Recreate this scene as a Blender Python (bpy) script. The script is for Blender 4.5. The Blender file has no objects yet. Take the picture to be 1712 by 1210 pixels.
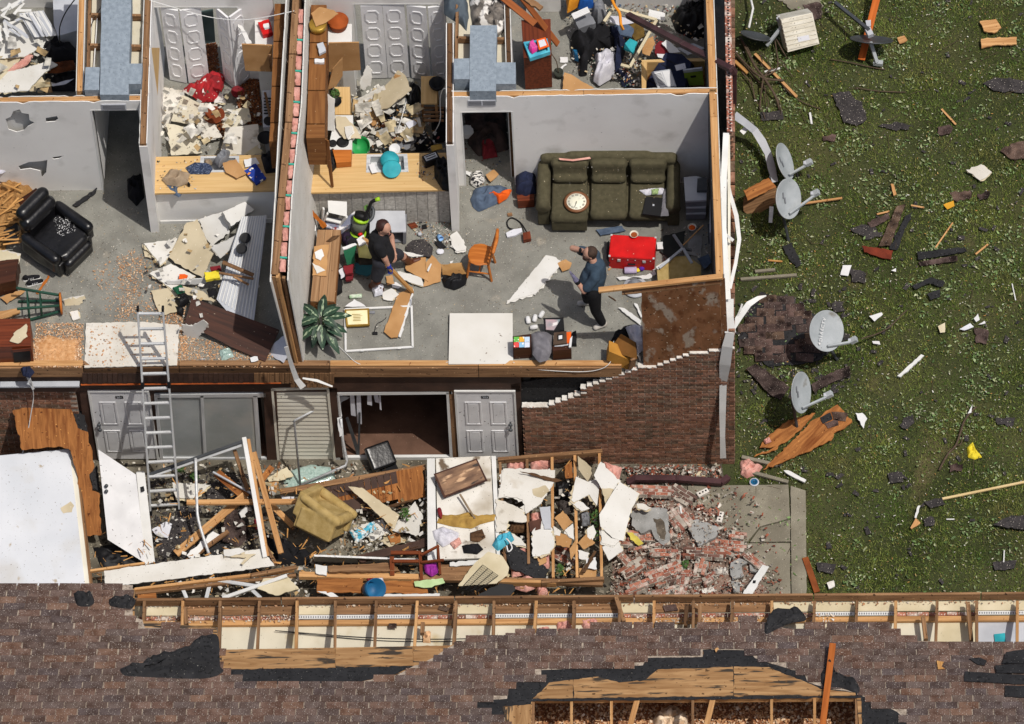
import bpy,bmesh,math,random
import numpy as np
from mathutils import Vector as V,Matrix,noise,geometry,Euler
random.seed(7);rng=np.random.default_rng(7)
S=bpy.context.scene;COL=S.collection;R=math.radians
# ---------------------------------------------------------------- camera, sky, sun
TH=R(57);FPX=10500.;CU,CV=1229.,605.
CAM=V((0,-102*math.cos(TH),102*math.sin(TH)))
cd=bpy.data.cameras.new('camera');co=bpy.data.objects.new('camera',cd);COL.objects.link(co)
co.location=CAM;co.rotation_euler=(R(90)-TH,0,0)
cd.sensor_width=36;cd.lens=FPX/1712*36;cd.shift_x=(856-CU)/1712;cd.clip_start=1;cd.clip_end=3000
S.camera=co
SUN=V((-.33,.25,-1)).normalized()
w=bpy.data.worlds.new('World');S.world=w;w.use_nodes=True
nt=w.node_tree;nt.nodes.clear()
sk=nt.nodes.new('ShaderNodeTexSky');sk.sky_type='NISHITA';sk.sun_disc=False;sk.air_density=1.;sk.dust_density=4.;sk.ozone_density=.5
sk.sun_elevation=math.asin(-SUN.z);sk.sun_rotation=math.atan2(-SUN.x,-SUN.y)
bg=nt.nodes.new('ShaderNodeBackground');bg.inputs['Strength'].default_value=.09
ou=nt.nodes.new('ShaderNodeOutputWorld');nt.links.new(sk.outputs[0],bg.inputs[0]);nt.links.new(bg.outputs[0],ou.inputs[0])
ld=bpy.data.lights.new('sun','SUN');ld.energy=3.5;ld.angle=R(.55);ld.color=(1,.955,.89)
lo=bpy.data.objects.new('sun',ld);COL.objects.link(lo);lo.rotation_euler=SUN.to_track_quat('-Z','Y').to_euler();lo.location=(0,0,30)
S.view_settings.view_transform='Standard';S.view_settings.look='None';S.view_settings.gamma=1
S.view_settings.exposure=-.12;S.view_settings.use_curve_mapping=False
# ---------------------------------------------------------------- pixel of the photograph -> point on a real plane
CF=V((0,math.cos(TH),-math.sin(TH)));CR=V((1,0,0));CUP=V((0,math.sin(TH),math.cos(TH)))
def ray(u,v):return CF+CR*((u-CU)/FPX)-CUP*((v-CV)/FPX)
def g(u,v,z=0.):d=ray(u,v);return CAM+d*((z-CAM.z)/d.z)
def gy(u,v,y):d=ray(u,v);return CAM+d*((y-CAM.y)/d.y)
def gp(u,v,pt,n):d=ray(u,v);return CAM+d*((V(pt)-CAM).dot(n)/d.dot(n))
YF=g(1000,772).y;Z2=gy(800,611,YF).z;Z3=Z2+2.44
# ---------------------------------------------------------------- materials
def lin(h):
    h=h.lstrip('#');f=lambda c:c/12.92 if c<=.04045 else((c+.055)/1.055)**2.4
    return tuple(f(int(h[i:i+2],16)/255)for i in(0,2,4))+(1,)
def mat(name,c1,c2=None,sc=6,st=(1,1,1),ro=.85,rnd=0,pal=None,speck=(),bump=0,bsc=None,metal=0,lo=.35,hi=.65,det=6,spec=.3,dist=0,alpha=1,blob=()):
    m=bpy.data.materials.new(name);m.use_nodes=True;t=m.node_tree;N=t.nodes;L=t.links
    p=N['Principled BSDF'];p.inputs['Roughness'].default_value=ro;p.inputs['Metallic'].default_value=metal
    p.inputs['Specular IOR Level'].default_value=spec;p.inputs['Alpha'].default_value=alpha
    tc=N.new('ShaderNodeTexCoord');mp=N.new('ShaderNodeMapping');mp.inputs['Scale'].default_value=st;L.new(tc.outputs['Object'],mp.inputs[0])
    oi=N.new('ShaderNodeObjectInfo');ge=N.new('ShaderNodeNewGeometry');ad=N.new('ShaderNodeMath');ad.operation='ADD'
    L.new(oi.outputs['Random'],ad.inputs[0]);L.new(ge.outputs['Random Per Island'],ad.inputs[1])
    fr=N.new('ShaderNodeMath');fr.operation='FRACT';L.new(ad.outputs[0],fr.inputs[0])
    off=N.new('ShaderNodeVectorMath');off.operation='ADD';cmb=N.new('ShaderNodeVectorMath');cmb.operation='SCALE'
    cmb.inputs[0].default_value=(37,53,71);L.new(fr.outputs[0],cmb.inputs['Scale']);L.new(mp.outputs[0],off.inputs[0]);L.new(cmb.outputs[0],off.inputs[1])
    vec=off.outputs[0]
    def nz(scale,detail=6,d=0,vv=None):
        n=N.new('ShaderNodeTexNoise');n.inputs['Scale'].default_value=scale;n.inputs['Detail'].default_value=detail;n.inputs['Distortion'].default_value=d
        L.new(vv or vec,n.inputs['Vector']);return n.outputs['Fac']
    def ramp(src,a,b,ca=(0,0,0,1),cb=(1,1,1,1)):
        r=N.new('ShaderNodeValToRGB');r.color_ramp.elements[0].position=a;r.color_ramp.elements[1].position=b
        r.color_ramp.elements[0].color=ca;r.color_ramp.elements[1].color=cb;L.new(src,r.inputs[0]);return r.outputs[0]
    def mix(f,a,b,mode='MIX'):
        x=N.new('ShaderNodeMix');x.data_type='RGBA';x.blend_type=mode
        (L.new(f,x.inputs[0])if not isinstance(f,float)else setattr(x.inputs[0],'default_value',f))
        for s,i in((a,6),(b,7)):(L.new(s,x.inputs[i])if hasattr(s,'links')else setattr(x.inputs[i],'default_value',s))
        return x.outputs[2]
    if pal:
        r=N.new('ShaderNodeValToRGB');r.color_ramp.interpolation='CONSTANT';e=r.color_ramp.elements;n=len(pal)
        e[0].position=0;e[0].color=lin(pal[0]);e[1].position=1/n;e[1].color=lin(pal[1%n])
        for i in range(2,n):x=e.new(i/n);x.color=lin(pal[i])
        L.new(fr.outputs[0],r.inputs[0]);base=r.outputs[0]
        base=mix(ramp(nz(sc,det),lo,hi),base,mix(1.,base,lin(c2 or '#9a9a9a'),'MULTIPLY'))
    else:
        base=ramp(nz(sc,det,dist),lo,hi,lin(c1),lin(c2 or c1))
    for(col,sc2,a,b)in blob:
        base=mix(ramp(nz(sc2,5),a,b),base,lin(col))
    for q in speck:
        k=q[3]if len(q)>3 else 1;base=mix(ramp(nz(q[1],2,0,tc.outputs['Object']),q[2],q[2]+(.03 if k==1 else .15),cb=(k,k,k,1)),base,lin(q[0]))
    if rnd:
        h=N.new('ShaderNodeHueSaturation');mr=N.new('ShaderNodeMapRange');mr.inputs[3].default_value=1-rnd;mr.inputs[4].default_value=1+rnd
        L.new(fr.outputs[0],mr.inputs[0]);L.new(mr.outputs[0],h.inputs['Value']);L.new(base,h.inputs['Color']);base=h.outputs[0]
    L.new(base,p.inputs['Base Color'])
    if bump:
        b=N.new('ShaderNodeBump');b.inputs['Strength'].default_value=bump;b.inputs['Distance'].default_value=.02
        L.new(nz(bsc or sc*3,5),b.inputs['Height']);L.new(b.outputs[0],p.inputs['Normal'])
    return m
DIRT=('#6b6257',34,.69);MUD=('#2d2a26',60,.735)
WHITE=mat('drywall_white','#d6d4ce','#cbc8c0',3,speck=(DIRT,MUD),blob=(('#b3a896',2.3,.62,.8),),bump=.12,bsc=9)
WHITE2=mat('drywall_clean','#d6d5d1','#cbc9c3',2.5,speck=(('#8f887d',30,.70),('#5b5349',17,.75)),blob=(('#b8afa0',2.1,.66,.8),),bump=.1)
DIRTY=mat('drywall_dirty','#d4d0c7','#c2bcb0',2,speck=(DIRT,MUD),blob=(('#8d8272',3.5,.6,.75),('#3b332b',7,.68,.74)),bump=.15)
GYP=mat('gypsum_back','#c6b99d','#b3a68a',2.5,speck=(('#efe9dc',30,.7),),bump=.15)
CREAM=mat('ceiling_board','#cfc8b4','#c2bba7',2,speck=(('#6f6757',28,.7),),blob=(('#b3a37f',2.2,.6,.75),))
PAINT=mat('wall_paint_grey','#eae9e6','#e2e0dd',1.2,speck=(('#7d7d80',22,.76),),blob=(('#c2c0bb',2,.55,.8),),bump=.08,bsc=14)
CARPET=mat('carpet_grey','#8d8c84','#7a7972',3,speck=(('#b5b1a6',55,.68),('#5a5751',42,.68)),blob=(('#74726b',1.4,.5,.75),('#a39c8e',2.8,.62,.78)),bump=.6,bsc=120,ro=.95)
TAN=mat('cardboard','#b98f60','#a67c4e',3,speck=(('#e6dccb',26,.72),),bump=.1)
LUM=mat('lumber_fresh','#c69a68','#a6784a',5,(.25,5,5),rnd=.13,speck=(('#6b3f1c',16,.7),),bump=.15,dist=.6)
LUM2=mat('lumber_weathered','#93704f','#6b4d33',5,(.25,5,5),rnd=.16,speck=(('#3c2616',16,.68),('#b8936a',26,.7)),bump=.2,dist=.6)
LUM3=mat('lumber_dark','#66492f','#452f1c',5,(.25,5,5),rnd=.18,speck=(('#2a1a0c',16,.66),),bump=.2,dist=.6)
PLY=mat('plywood_orange','#a26a38','#7d4c24',3.5,(.5,4,4),rnd=.1,speck=(('#54290c',14,.68),('#dfa25b',26,.7)),blob=(('#6e3b16',2.5,.56,.7),),bump=.2,dist=1.4)
PLYD=mat('plywood_brown','#8d6040','#704a2c',2.5,(1,1.8,1),speck=(('#4a3018',12,.66),('#c0ad95',16,.67)),blob=(('#a0907f',1.7,.57,.62),('#643a1d',4,.55,.7)),bump=.2)
DECK=mat('roof_deck','#b08a5f','#8a653f',3,(.5,3.5,3),rnd=.06,speck=(('#5b4127',12,.66),),blob=(('#3f362d',3.6,.57,.62),),bump=.2,dist=.8)
WOODT=mat('pale_wood_laminate','#cfae7a','#c19d66',4,(.3,9,9),ro=.6,speck=(('#a8773e',20,.73),))
CHERRY=mat('cherry_wood','#74361c','#54230f',4,(.3,6,6),ro=.5,bump=.1)
WALNUT=mat('dark_wood','#472617','#31180d',4,(.3,6,6),ro=.5,speck=(('#a99a85',24,.72),))
CAB=mat('cabinet_top','#86592f','#6d431f',4,(.4,5,5),rnd=.1,speck=(('#c2a27d',18,.71),),bump=.1)
HONEY=mat('honey_wood','#bf7230','#a55c20',4,(.3,6,6),ro=.45)
RUSTIC=mat('rustic_plank','#a5825f','#836142',4,(.25,6,6),rnd=.12,speck=(('#54392a',14,.7),),bump=.15)
BARN=mat('grey_barnboard','#c2beb6','#a09c94',4,(5,5,.3),rnd=.12,speck=(('#5b5852',14,.68),))
BROWNP=mat('brown_paint','#4b352b','#382720',3,ro=.7,rnd=.12,speck=(('#7a6a5e',28,.72),))
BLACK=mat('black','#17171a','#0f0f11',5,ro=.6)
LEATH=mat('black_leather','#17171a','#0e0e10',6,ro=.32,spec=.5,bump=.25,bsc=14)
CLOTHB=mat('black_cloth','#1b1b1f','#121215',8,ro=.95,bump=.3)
NAVY=mat('navy_cloth','#232a45','#181d31',8,ro=.95,bump=.3)
FELT=mat('roofing_felt','#2b2b2d','#212123',5,speck=(('#a8a49b',46,.71),('#101011',20,.6)),bump=.25,ro=.9)
TAR=mat('shingle_back','#3f3b3b','#2f2c2c',6,speck=(('#c4bcae',38,.66),('#15151a',24,.62)),bump=.3,ro=.95)
SHPAL=['#6c5a52','#715d54','#655752','#765e52','#6a5b55','#605452','#7d6252','#6d5b53','#66574f','#745d52']
SHING=mat('shingle','#5c4a46','#b9aaa2',5,pal=SHPAL,speck=(('#c9beb3',58,.65),('#352b2b',46,.65)),bump=.35,bsc=80,ro=.95,rnd=.1)
SLOT=mat('shingle_slot_grit','#b8aa9a','#8a7c6e',9,speck=(('#5d5049',40,.6),),ro=.95)
SHBRN=mat('shingle_brown','#5f4740','#4b3834',5,pal=['#64504a','#5b4a45','#6d584d','#5f4e49','#524440','#6a5647'],speck=(('#a3968b',60,.66),('#2b2323',45,.63)),bump=.3,ro=.95)
BRPAL=['#96705c','#8b6854','#9d755f','#826753','#936c54','#776453','#a37b66','#876e5d']
BRICK=mat('brick_face','#6b3327','#b5a7a0',9,pal=BRPAL,speck=(('#b49a8a',50,.72),('#3a211c',40,.66)),bump=.3,ro=.95)
BRRED=mat('brick_broken','#a05440','#c9b6ac',9,pal=['#ab6f5b','#9f6350','#b57a65','#946153','#a97462','#8b6659'],speck=(('#d6cbc0',30,.6),),blob=(('#c4b8ad',4.5,.52,.68),),bump=.4,ro=.95)
MORT=mat('mortar','#b5aca0','#958c81',7,speck=(('#6a625a',36,.68),),bump=.4,ro=.95)
MORTW=mat('mortar_white','#dedbd5','#c4bdb3',9,speck=(('#a07565',16,.68),),bump=.5,ro=.95)
CONC=mat('concrete','#8a8474','#726c5e',2.2,speck=(('#b7b09f',40,.68),('#48443a',34,.7)),blob=(('#5f5a4c',1.5,.55,.75),),bump=.3,bsc=40)
CONC2=mat('concrete_grey','#9a9a98','#7f7f7c',4,speck=(('#c9c9c5',34,.69),('#5b5954',26,.68)),bump=.3)
PINK=mat('pink_insulation','#d6a498','#bd8377',7,speck=(('#f3cfc6',24,.74),),bump=.8,bsc=25,ro=1)
TAN_FLUFF=mat('tan_insulation','#d9ab7c','#c9b8a6',9,pal=['#dfb890','#d6a87c','#cb9a6e','#e6c8a6','#c59267','#ead7bf'],ro=1)
ALU=mat('aluminium','#cfd1d2','#b5b7b8',5,(.4,4,4),metal=.2,ro=.45,speck=(('#6d6d6c',26,.72),))
GALV=mat('grey_duct_board','#8e99a3','#7b8690',14,speck=(('#b7c0c7',40,.62),('#5f6a73',40,.63)),ro=.8)
STEELD=mat('dish_paint_grey','#a9aeb1','#979da0',4,ro=.55,speck=(('#5f5d58',30,.73),),blob=(('#7f7d77',3,.66,.74),))
STEELK=mat('dark_steel','#55585b','#43464a',4,ro=.5,metal=.3)
WPAINT=mat('white_paint','#d8d8d6','#cbcbc8',3,ro=.6,speck=(('#7b776f',26,.74),))
VINYL=mat('vinyl_almond','#dedacb','#d1ccbc',2.5,ro=.6,rnd=.05,speck=(('#6f6a5d',20,.74),))
DOORP=mat('door_paint','#dcdcdd','#cbcbcc',3,ro=.6,speck=(('#4f4b45',24,.7),('#35322d',14,.74)))
BIFOLD=mat('bifold_paint','#e0e0e2','#d7d7d9',3,ro=.6)
OLIVE=mat('olive_upholstery','#524d3a','#464230',14,ro=.95,speck=(('#c9bfa5',30,.745),),bump=.4,bsc=110,rnd=.06)
TANUP=mat('tan_upholstery','#b29a66','#9c844f',8,ro=.95,bump=.3,bsc=80)
RED=mat('red_paint','#d01818','#b51212',4,ro=.4,speck=(('#d9b9a5',20,.735),))
TEAL=mat('teal','#2fa3ad','#218a96',5,ro=.6);CYAN=mat('cyan_cloth','#58b9cf','#3e97b3',7,bump=.3)
BLUE=mat('blue_plastic','#1f6790','#17527a',4,ro=.5);ORANGE=mat('orange','#e8661d','#d4530f',5)
GREEN=mat('green_paint','#234a3b','#183629',5,ro=.5);YELL=mat('yellow','#e2cf3a','#cfba2a',6)
PURP=mat('purple_cloth','#a5339f','#7b1f80',7,bump=.3);MUST=mat('mustard_cloth','#b3914b','#94743a',7,bump=.4)
GREYC=mat('grey_cloth','#77757a','#656368',8,ro=.95,bump=.4);WCLOTH=mat('white_cloth','#cfced5','#bdbcc6',7,ro=.95,bump=.3)
DENIM=mat('blue_grey_cloth','#56657a','#414e61',9,ro=.95,bump=.3);BEIGEC=mat('beige_cloth','#a08e78','#8a7863',8,ro=.95,bump=.3)
PAPER=mat('paper','#d5d6dc','#c8c9d1',4,speck=(('#8f909c',30,.68),));PAPERW=mat('paper_white','#dadada','#d0d0d0',4)
LGREY=mat('light_grey','#b9bcc2','#a8abb1',3,ro=.6);MGREY=mat('mid_grey','#7d7f84','#6c6e73',4,ro=.6)
SKIN=mat('skin','#bd917c','#b08470',6,ro=.6);HAIR=mat('hair_brown','#3d211c','#2a1512',12,(6,6,1),ro=.6);HAIRS=mat('hair_short','#46352b','#382a22',30,ro=.8)
STRAW=mat('splintered_wood','#c4965c','#a0713c',8,(.4,6,6),rnd=.2);GLASSC=mat('broken_glass','#a9bdb6','#8ba39b',30,ro=.15,spec=.6)
LEAFG=mat('leaf_green','#4c6b35','#3b552a',6,rnd=.3);BARK=mat('bark','#5a4b3d','#43372c',10,(1,6,6))
SAND=mat('tan_board','#cfc4a8','#bfb394',3,speck=(('#877c66',30,.7),));MAROON=mat('maroon','#7a1f26','#651820',5)
DGREEN=mat('green_board','#1f6243','#174f35',4);TEALD=mat('dark_teal_board','#1d4f57','#164048',4);BRONZE=mat('bronze_gutter','#4e3436','#3c2729',4,ro=.5)
CREAMP=mat('cream_print','#ebe3bb','#e0d7aa',5);GOLD=mat('gold_frame','#ad8a3a','#8f6f2a',5,ro=.4,metal=.4);TANCH=mat('brown_pot','#a4501f','#7f3a12',5)
# ---------------------------------------------------------------- builders
FR={};MW={};I4=Matrix.Identity(4)
def place(o,par,M):
    if par is None:o.matrix_basis=M;FR[o.name]=I4;MW[o.name]=M.copy()
    else:
        F=FR[par.name];o.parent=par;o.matrix_parent_inverse=MW[par.name].inverted()@F;o.matrix_basis=M
        FR[o.name]=F;MW[o.name]=F@M
def tag(o,lab=None,cat=None,grp=None,kind=None):
    for k,x in(('label',lab),('category',cat),('group',grp),('kind',kind)):
        if x:o[k]=x
    return o
def new(name,vf,m,par=None,M=None,sm=False,lab=None,cat=None,grp=None,kind=None):
    if isinstance(vf,bpy.types.Mesh):me=vf
    else:
        me=bpy.data.meshes.new(name);me.from_pydata([tuple(x)for x in vf[0]],[],vf[1])
        if sm:me.polygons.foreach_set('use_smooth',[True]*len(me.polygons))
    if m and not me.materials:me.materials.append(m)
    o=bpy.data.objects.new(name,me);COL.objects.link(o);place(o,par,M or I4);return tag(o,lab,cat,grp,kind)
def T(name,lab,cat,grp=None,at=(0,0,0),rz=0,rx=0,ry=0,world=False):
    o=bpy.data.objects.new(name,None);COL.objects.link(o);o.empty_display_size=.1
    M=Matrix.Translation(at)@Euler((R(rx),R(ry),R(rz))).to_matrix().to_4x4();o.matrix_basis=M
    MW[o.name]=M;FR[o.name]=I4 if world else M;return tag(o,lab,cat,grp)
def TL(x,y,z,rx=0,ry=0,rz=0):return Matrix.Translation((x,y,z))@Euler((R(rx),R(ry),R(rz))).to_matrix().to_4x4()
BC={}
def boxm(sx,sy,sz,bv=.006,m=None):
    k=(round(sx,4),round(sy,4),round(sz,4),bv,m.name if m else '')
    if k not in BC:
        bm=bmesh.new();bmesh.ops.create_cube(bm,size=1)
        for q in bm.verts:q.co=(q.co.x*sx,q.co.y*sy,q.co.z*sz)
        if bv:bmesh.ops.bevel(bm,geom=bm.edges[:],offset=min(bv,sx*.3,sy*.3,sz*.3),segments=1,affect='EDGES')
        me=bpy.data.meshes.new('box');bm.to_mesh(me);bm.free()
        if m:me.materials.append(m)
        BC[k]=me
    return BC[k]
def box(name,c,s,m,par=None,rx=0,ry=0,rz=0,bv=.006,**k):
    return new(name,boxm(*s,bv,m),m,par,TL(*c,rx,ry,rz),**k)
def prism(loops,th):
    loops=[list(map(tuple,l))for l in loops];out=[]
    for i,l in enumerate(loops):
        a=sum(l[j-1][0]*l[j][1]-l[j][0]*l[j-1][1]for j in range(len(l)));out.append(l if(a>0)==(i==0)else l[::-1])
    fl=[q for l in out for q in l];n=len(fl);F=[]
    for t in geometry.tessellate_polygon([[V((x,y,0))for x,y in l]for l in out]):
        a,b,c=t;s=(fl[b][0]-fl[a][0])*(fl[c][1]-fl[a][1])-(fl[c][0]-fl[a][0])*(fl[b][1]-fl[a][1])
        if s<0:a,b,c=a,c,b
        F.append((a,b,c));F.append((c+n,b+n,a+n))
    k=0
    for l in out:
        for j in range(len(l)):a,b=k+j,k+(j+1)%len(l);F.append((b,a,a+n,b+n))
        k+=len(l)
    return[(x,y,0)for x,y in fl]+[(x,y,-th)for x,y in fl],F
def rag(pts,amp,step=.05):
    if not amp:return pts
    o=[]
    for i in range(len(pts)):
        a,b=V(pts[i]),V(pts[(i+1)%len(pts)]);d=b-a;L=d.length;n=max(1,int(L/step));o.append(tuple(a))
        if L<1e-5:continue
        nn=V((-d.y,d.x))/L
        for k in range(1,n):o.append(tuple(a+d*((k+random.uniform(-.3,.3))/n)+nn*random.gauss(0,amp)))
    return o
def plane(px,z):
    if isinstance(z,tuple):
        if z[0]=='y':return V((0,z[1],0)),V((0,-1,0))
        return V(z[0]),V(z[1]).normalized()
    if len(px[0])==3:
        q=[g(*p)for p in px[:3]];n=(q[1]-q[0]).cross(q[2]-q[0]).normalized()
        if n.dot(CF)>0:n=-n
        return q[0],n
    return V((0,0,z)),V((0,0,1))
def slab(name,px,z,th,m,lab=None,cat=None,grp=None,par=None,rg=0,step=.05,holes=(),kind=None,sm=False):
    pt,n=plane(px,z);Q=[gp(p[0],p[1],pt,n)for p in px];c=sum(Q,V())/len(Q)
    e=max(((Q[(i+1)%len(Q)]-Q[i])for i in range(len(Q))),key=lambda d:d.length);x=(e-n*e.dot(n)).normalized();y=n.cross(x)
    M=Matrix((x,y,n)).transposed().to_4x4();M.translation=c
    f=lambda q:((q-c).dot(x),(q-c).dot(y))
    loops=[rag([f(q)for q in Q],rg,step)]+[rag([f(gp(p[0],p[1],pt,n))for p in h],rg*.6,step)for h in holes]
    if par is not None:M=FR[par.name].inverted()@M
    return new(name,prism(loops,th),m,par,M,lab=lab,cat=cat,grp=grp,kind=kind)
def W(p):return p if isinstance(p,V)else g(*p)
def barM(a,b,up=V((0,0,1))):
    d=b-a;x=d.normalized();y=up.cross(x)
    if y.length<.05:y=V((0,1,0)).cross(x)
    y.normalize();zz=x.cross(y);M=Matrix((x,y,zz)).transposed().to_4x4();M.translation=(a+b)/2;return M,d.length
def bar(name,a,b,w,h,m,lab=None,cat=None,grp=None,par=None,roll=0,bv=.004,**k):
    M,L=barM(W(a),W(b));M=M@Matrix.Rotation(R(roll),4,'X')
    if par is not None:M=FR[par.name].inverted()@M
    return new(name,boxm(L,w,h,bv,m),m,par,M,lab=lab,cat=cat,grp=grp,**k)
def lbar(name,a,b,w,h,m,par,roll=0,bv=.004):
    M,L=barM(V(a),V(b));return new(name,boxm(L,w,h,bv,m),m,par,M@Matrix.Rotation(R(roll),4,'X'))
def tubevf(P,r,n=7,close=True):
    vs,F=[],[];rr=r if isinstance(r,(list,tuple))else[r]*len(P)
    for i,p in enumerate(P):
        d=(P[min(i+1,len(P)-1)]-P[max(i-1,0)]).normalized();s=d.cross(V((0,0,1)))
        if s.length<.02:s=d.cross(V((0,1,0)))
        s.normalize();t=s.cross(d)
        for k in range(n):a=2*math.pi*k/n;vs.append(p+(s*math.cos(a)+t*math.sin(a))*rr[i])
        if i:
            for k in range(n):a,b=(i-1)*n+k,(i-1)*n+(k+1)%n;F.append((a,b,b+n,a+n))
    if close:F.append(tuple(range(n))[::-1]);F.append(tuple(range(len(vs)-n,len(vs))))
    return vs,F
def smooth(P,k=5):
    if len(P)<3:return P
    o=[]
    for i in range(len(P)-1):
        p0,p1,p2,p3=P[max(i-1,0)],P[i],P[i+1],P[min(i+2,len(P)-1)]
        for j in range(k):
            t=j/k;o.append(.5*((2*p1)+(p2-p0)*t+(2*p0-5*p1+4*p2-p3)*t*t+(3*p1-p0-3*p2+p3)*t**3))
    return o+[P[-1]]
def tube(name,pts,r,m,lab=None,cat=None,grp=None,par=None,local=False,n=7,cv=True):
    P=[V(p)for p in pts]if local else[W(p)for p in pts]
    if cv and not isinstance(r,list):P=smooth(P)
    if par is None or not local:
        c=sum(P,V())/len(P);P=[p-c for p in P];M=Matrix.Translation(c)
        if par is not None:M=FR[par.name].inverted()@M
    else:M=I4
    return new(name,tubevf(P,r,n),m,par,M,sm=True,lab=lab,cat=cat,grp=grp)
def lathe(name,prof,m,par=None,M=None,n=24,sm=True,**k):
    vs,F=[],[]
    for(r,z)in prof:
        for i in range(n):a=2*math.pi*i/n;vs.append((r*math.cos(a),r*math.sin(a),z))
    for j in range(len(prof)-1):
        for i in range(n):a,b=j*n+i,j*n+(i+1)%n;F.append((a,b,b+n,a+n))
    F.append(tuple(range(n))[::-1]);F.append(tuple(range(len(vs)-n,len(vs))))
    return new(name,(vs,F),m,par,M,sm=sm,**k)
def cone(bm,a,ra,b,rb,seg=14):
    a,b=V(a),V(b)
    for p,r in((a,ra),(b,rb)):bmesh.ops.create_icosphere(bm,subdivisions=2,radius=r,matrix=Matrix.Translation(p))
    if(b-a).length>1e-4:
        M=(b-a).to_track_quat('Z','Y').to_matrix().to_4x4();M.translation=(a+b)/2
        bmesh.ops.create_cone(bm,cap_ends=True,segments=seg,radius1=ra,radius2=rb,depth=(b-a).length,matrix=M)
def blobme(prims,vox,it=6):
    bm=bmesh.new()
    for q in prims:
        if q[0]=='c':cone(bm,*q[1:])
        elif q[0]=='s':bmesh.ops.create_icosphere(bm,subdivisions=3,radius=1,matrix=TL(*q[1],*(q[3]if len(q)>3 else()))@Matrix.Diagonal((*q[2],1)))
        else:bmesh.ops.create_cube(bm,size=1,matrix=TL(*q[1],*(q[3]if len(q)>3 else()))@Matrix.Diagonal((*q[2],1)))
    me=bpy.data.meshes.new('b');bm.to_mesh(me);bm.free();o=bpy.data.objects.new('b',me);COL.objects.link(o)
    a=o.modifiers.new('r','REMESH');a.mode='VOXEL';a.voxel_size=vox
    if it:s=o.modifiers.new('s','SMOOTH');s.factor=.5;s.iterations=it
    dg=bpy.context.evaluated_depsgraph_get();dg.update()
    r=bpy.data.meshes.new_from_object(o.evaluated_get(dg));bpy.data.objects.remove(o);bpy.data.meshes.remove(me)
    r.polygons.foreach_set('use_smooth',[True]*len(r.polygons));return r
def blob(name,prims,vox,m,par=None,M=None,it=6,**k):
    me=blobme(prims,vox,it);me.materials.clear();return new(name,me,m,par,M,**k)
def heap(name,px,z,h,m,lab=None,cat=None,grp=None,par=None,f=9,ridge=.7,rings=9,n=56,kind=None,flat=.35):
    Q=[g(p[0],p[1],p[2]if len(p)>2 else z)for p in px];c=sum(Q,V())/len(Q);D=[]
    L=[0]
    for i in range(len(Q)):L.append(L[-1]+(Q[(i+1)%len(Q)]-Q[i]).length)
    for k in range(n):
        s=L[-1]*k/n;i=max(j for j in range(len(Q))if L[j]<=s+1e-9);t=(s-L[i])/max(1e-6,L[i+1]-L[i]);D.append(Q[i].lerp(Q[(i+1)%len(Q)],t)-c)
    sd=random.uniform(0,99);vs,F=[],[]
    def hh(p,e):
        q=V((p.x*f+sd,p.y*f,sd));r=1-abs(noise.noise(q))*1.8;s=noise.noise(q*.5)*.5+.5
        return h*(flat+(1-flat)*(ridge*r+(1-ridge)*s))*min(1,e*2.4)**.6
    vs.append(V((0,0,hh(V(),1))))
    for j in range(1,rings+1):
        t=j/rings
        for k in range(n):
            p=D[k]*t*(1+.05*noise.noise(D[k]*9+V((sd,0,0))))
            vs.append(V((p.x,p.y,p.z*t+(hh(p,1-t)if j<rings else-.005))))
    for k in range(n):F.append((0,1+k,1+(k+1)%n))
    for j in range(rings-1):
        for k in range(n):a,b=1+j*n+k,1+j*n+(k+1)%n;F.append((a,a+n,b+n,b))
    M=Matrix.Translation(c)
    if par is not None:M=FR[par.name].inverted()@M
    return new(name,(vs,F),m,par,M,sm=True,lab=lab,cat=cat,grp=grp,kind=kind)
def npmesh(name,Vt,Fc,m,par=None,M=None,**k):
    me=bpy.data.meshes.new(name);nf,kk=Fc.shape;me.vertices.add(len(Vt));me.vertices.foreach_set('co',Vt.astype(np.float32).ravel())
    me.loops.add(nf*kk);me.loops.foreach_set('vertex_index',Fc.astype(np.int32).ravel());me.polygons.add(nf)
    me.polygons.foreach_set('loop_start',np.arange(0,nf*kk,kk,dtype=np.int32));me.polygons.foreach_set('loop_total',np.full(nf,kk,dtype=np.int32))
    me.update();me.validate();return new(name,me,m,par,M,**k)
def inpoly(x,y,P):
    r=np.zeros(len(x),bool)
    for i in range(len(P)):
        (x1,y1),(x2,y2)=P[i],P[(i+1)%len(P)]
        if y1==y2:continue
        r^=((y1>y)!=(y2>y))&(x<(x2-x1)*(y-y1)/(y2-y1)+x1)
    return r
def pts_in(px,z,n):
    P=[tuple(g(u,v,z).xy)for u,v in px];a=np.array(P);lo,hi=a.min(0),a.max(0);o=np.zeros((0,2))
    while len(o)<n:q=rng.uniform(lo,hi,(n*2,2));o=np.vstack([o,q[inpoly(q[:,0],q[:,1],P)]])
    return o[:n]
def flakes(XY,Zs,s0,s1,tilt=.5,asp=.6,leaf=False):
    n=len(XY);s=rng.uniform(s0,s1,n)*rng.uniform(.5,1,n);a=rng.uniform(0,6.283,n);out=np.zeros((n,4,3))
    for k,(dx,dy)in enumerate(((-1.3,0),(0,-1),(1.3,.2),(.1,1))if leaf else((-1,-1),(1,-1),(1,1),(-1,1))):
        jx=dx*s*rng.uniform(.6,1.2,n)*.5;jy=dy*s*rng.uniform(.5,1.1,n)*.5*asp
        out[:,k,0]=XY[:,0]+jx*np.cos(a)-jy*np.sin(a);out[:,k,1]=XY[:,1]+jx*np.sin(a)+jy*np.cos(a)
        out[:,k,2]=Zs+rng.uniform(0,1,n)*s*tilt
    return out.reshape(-1,3),np.arange(n*4).reshape(n,4)
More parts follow.
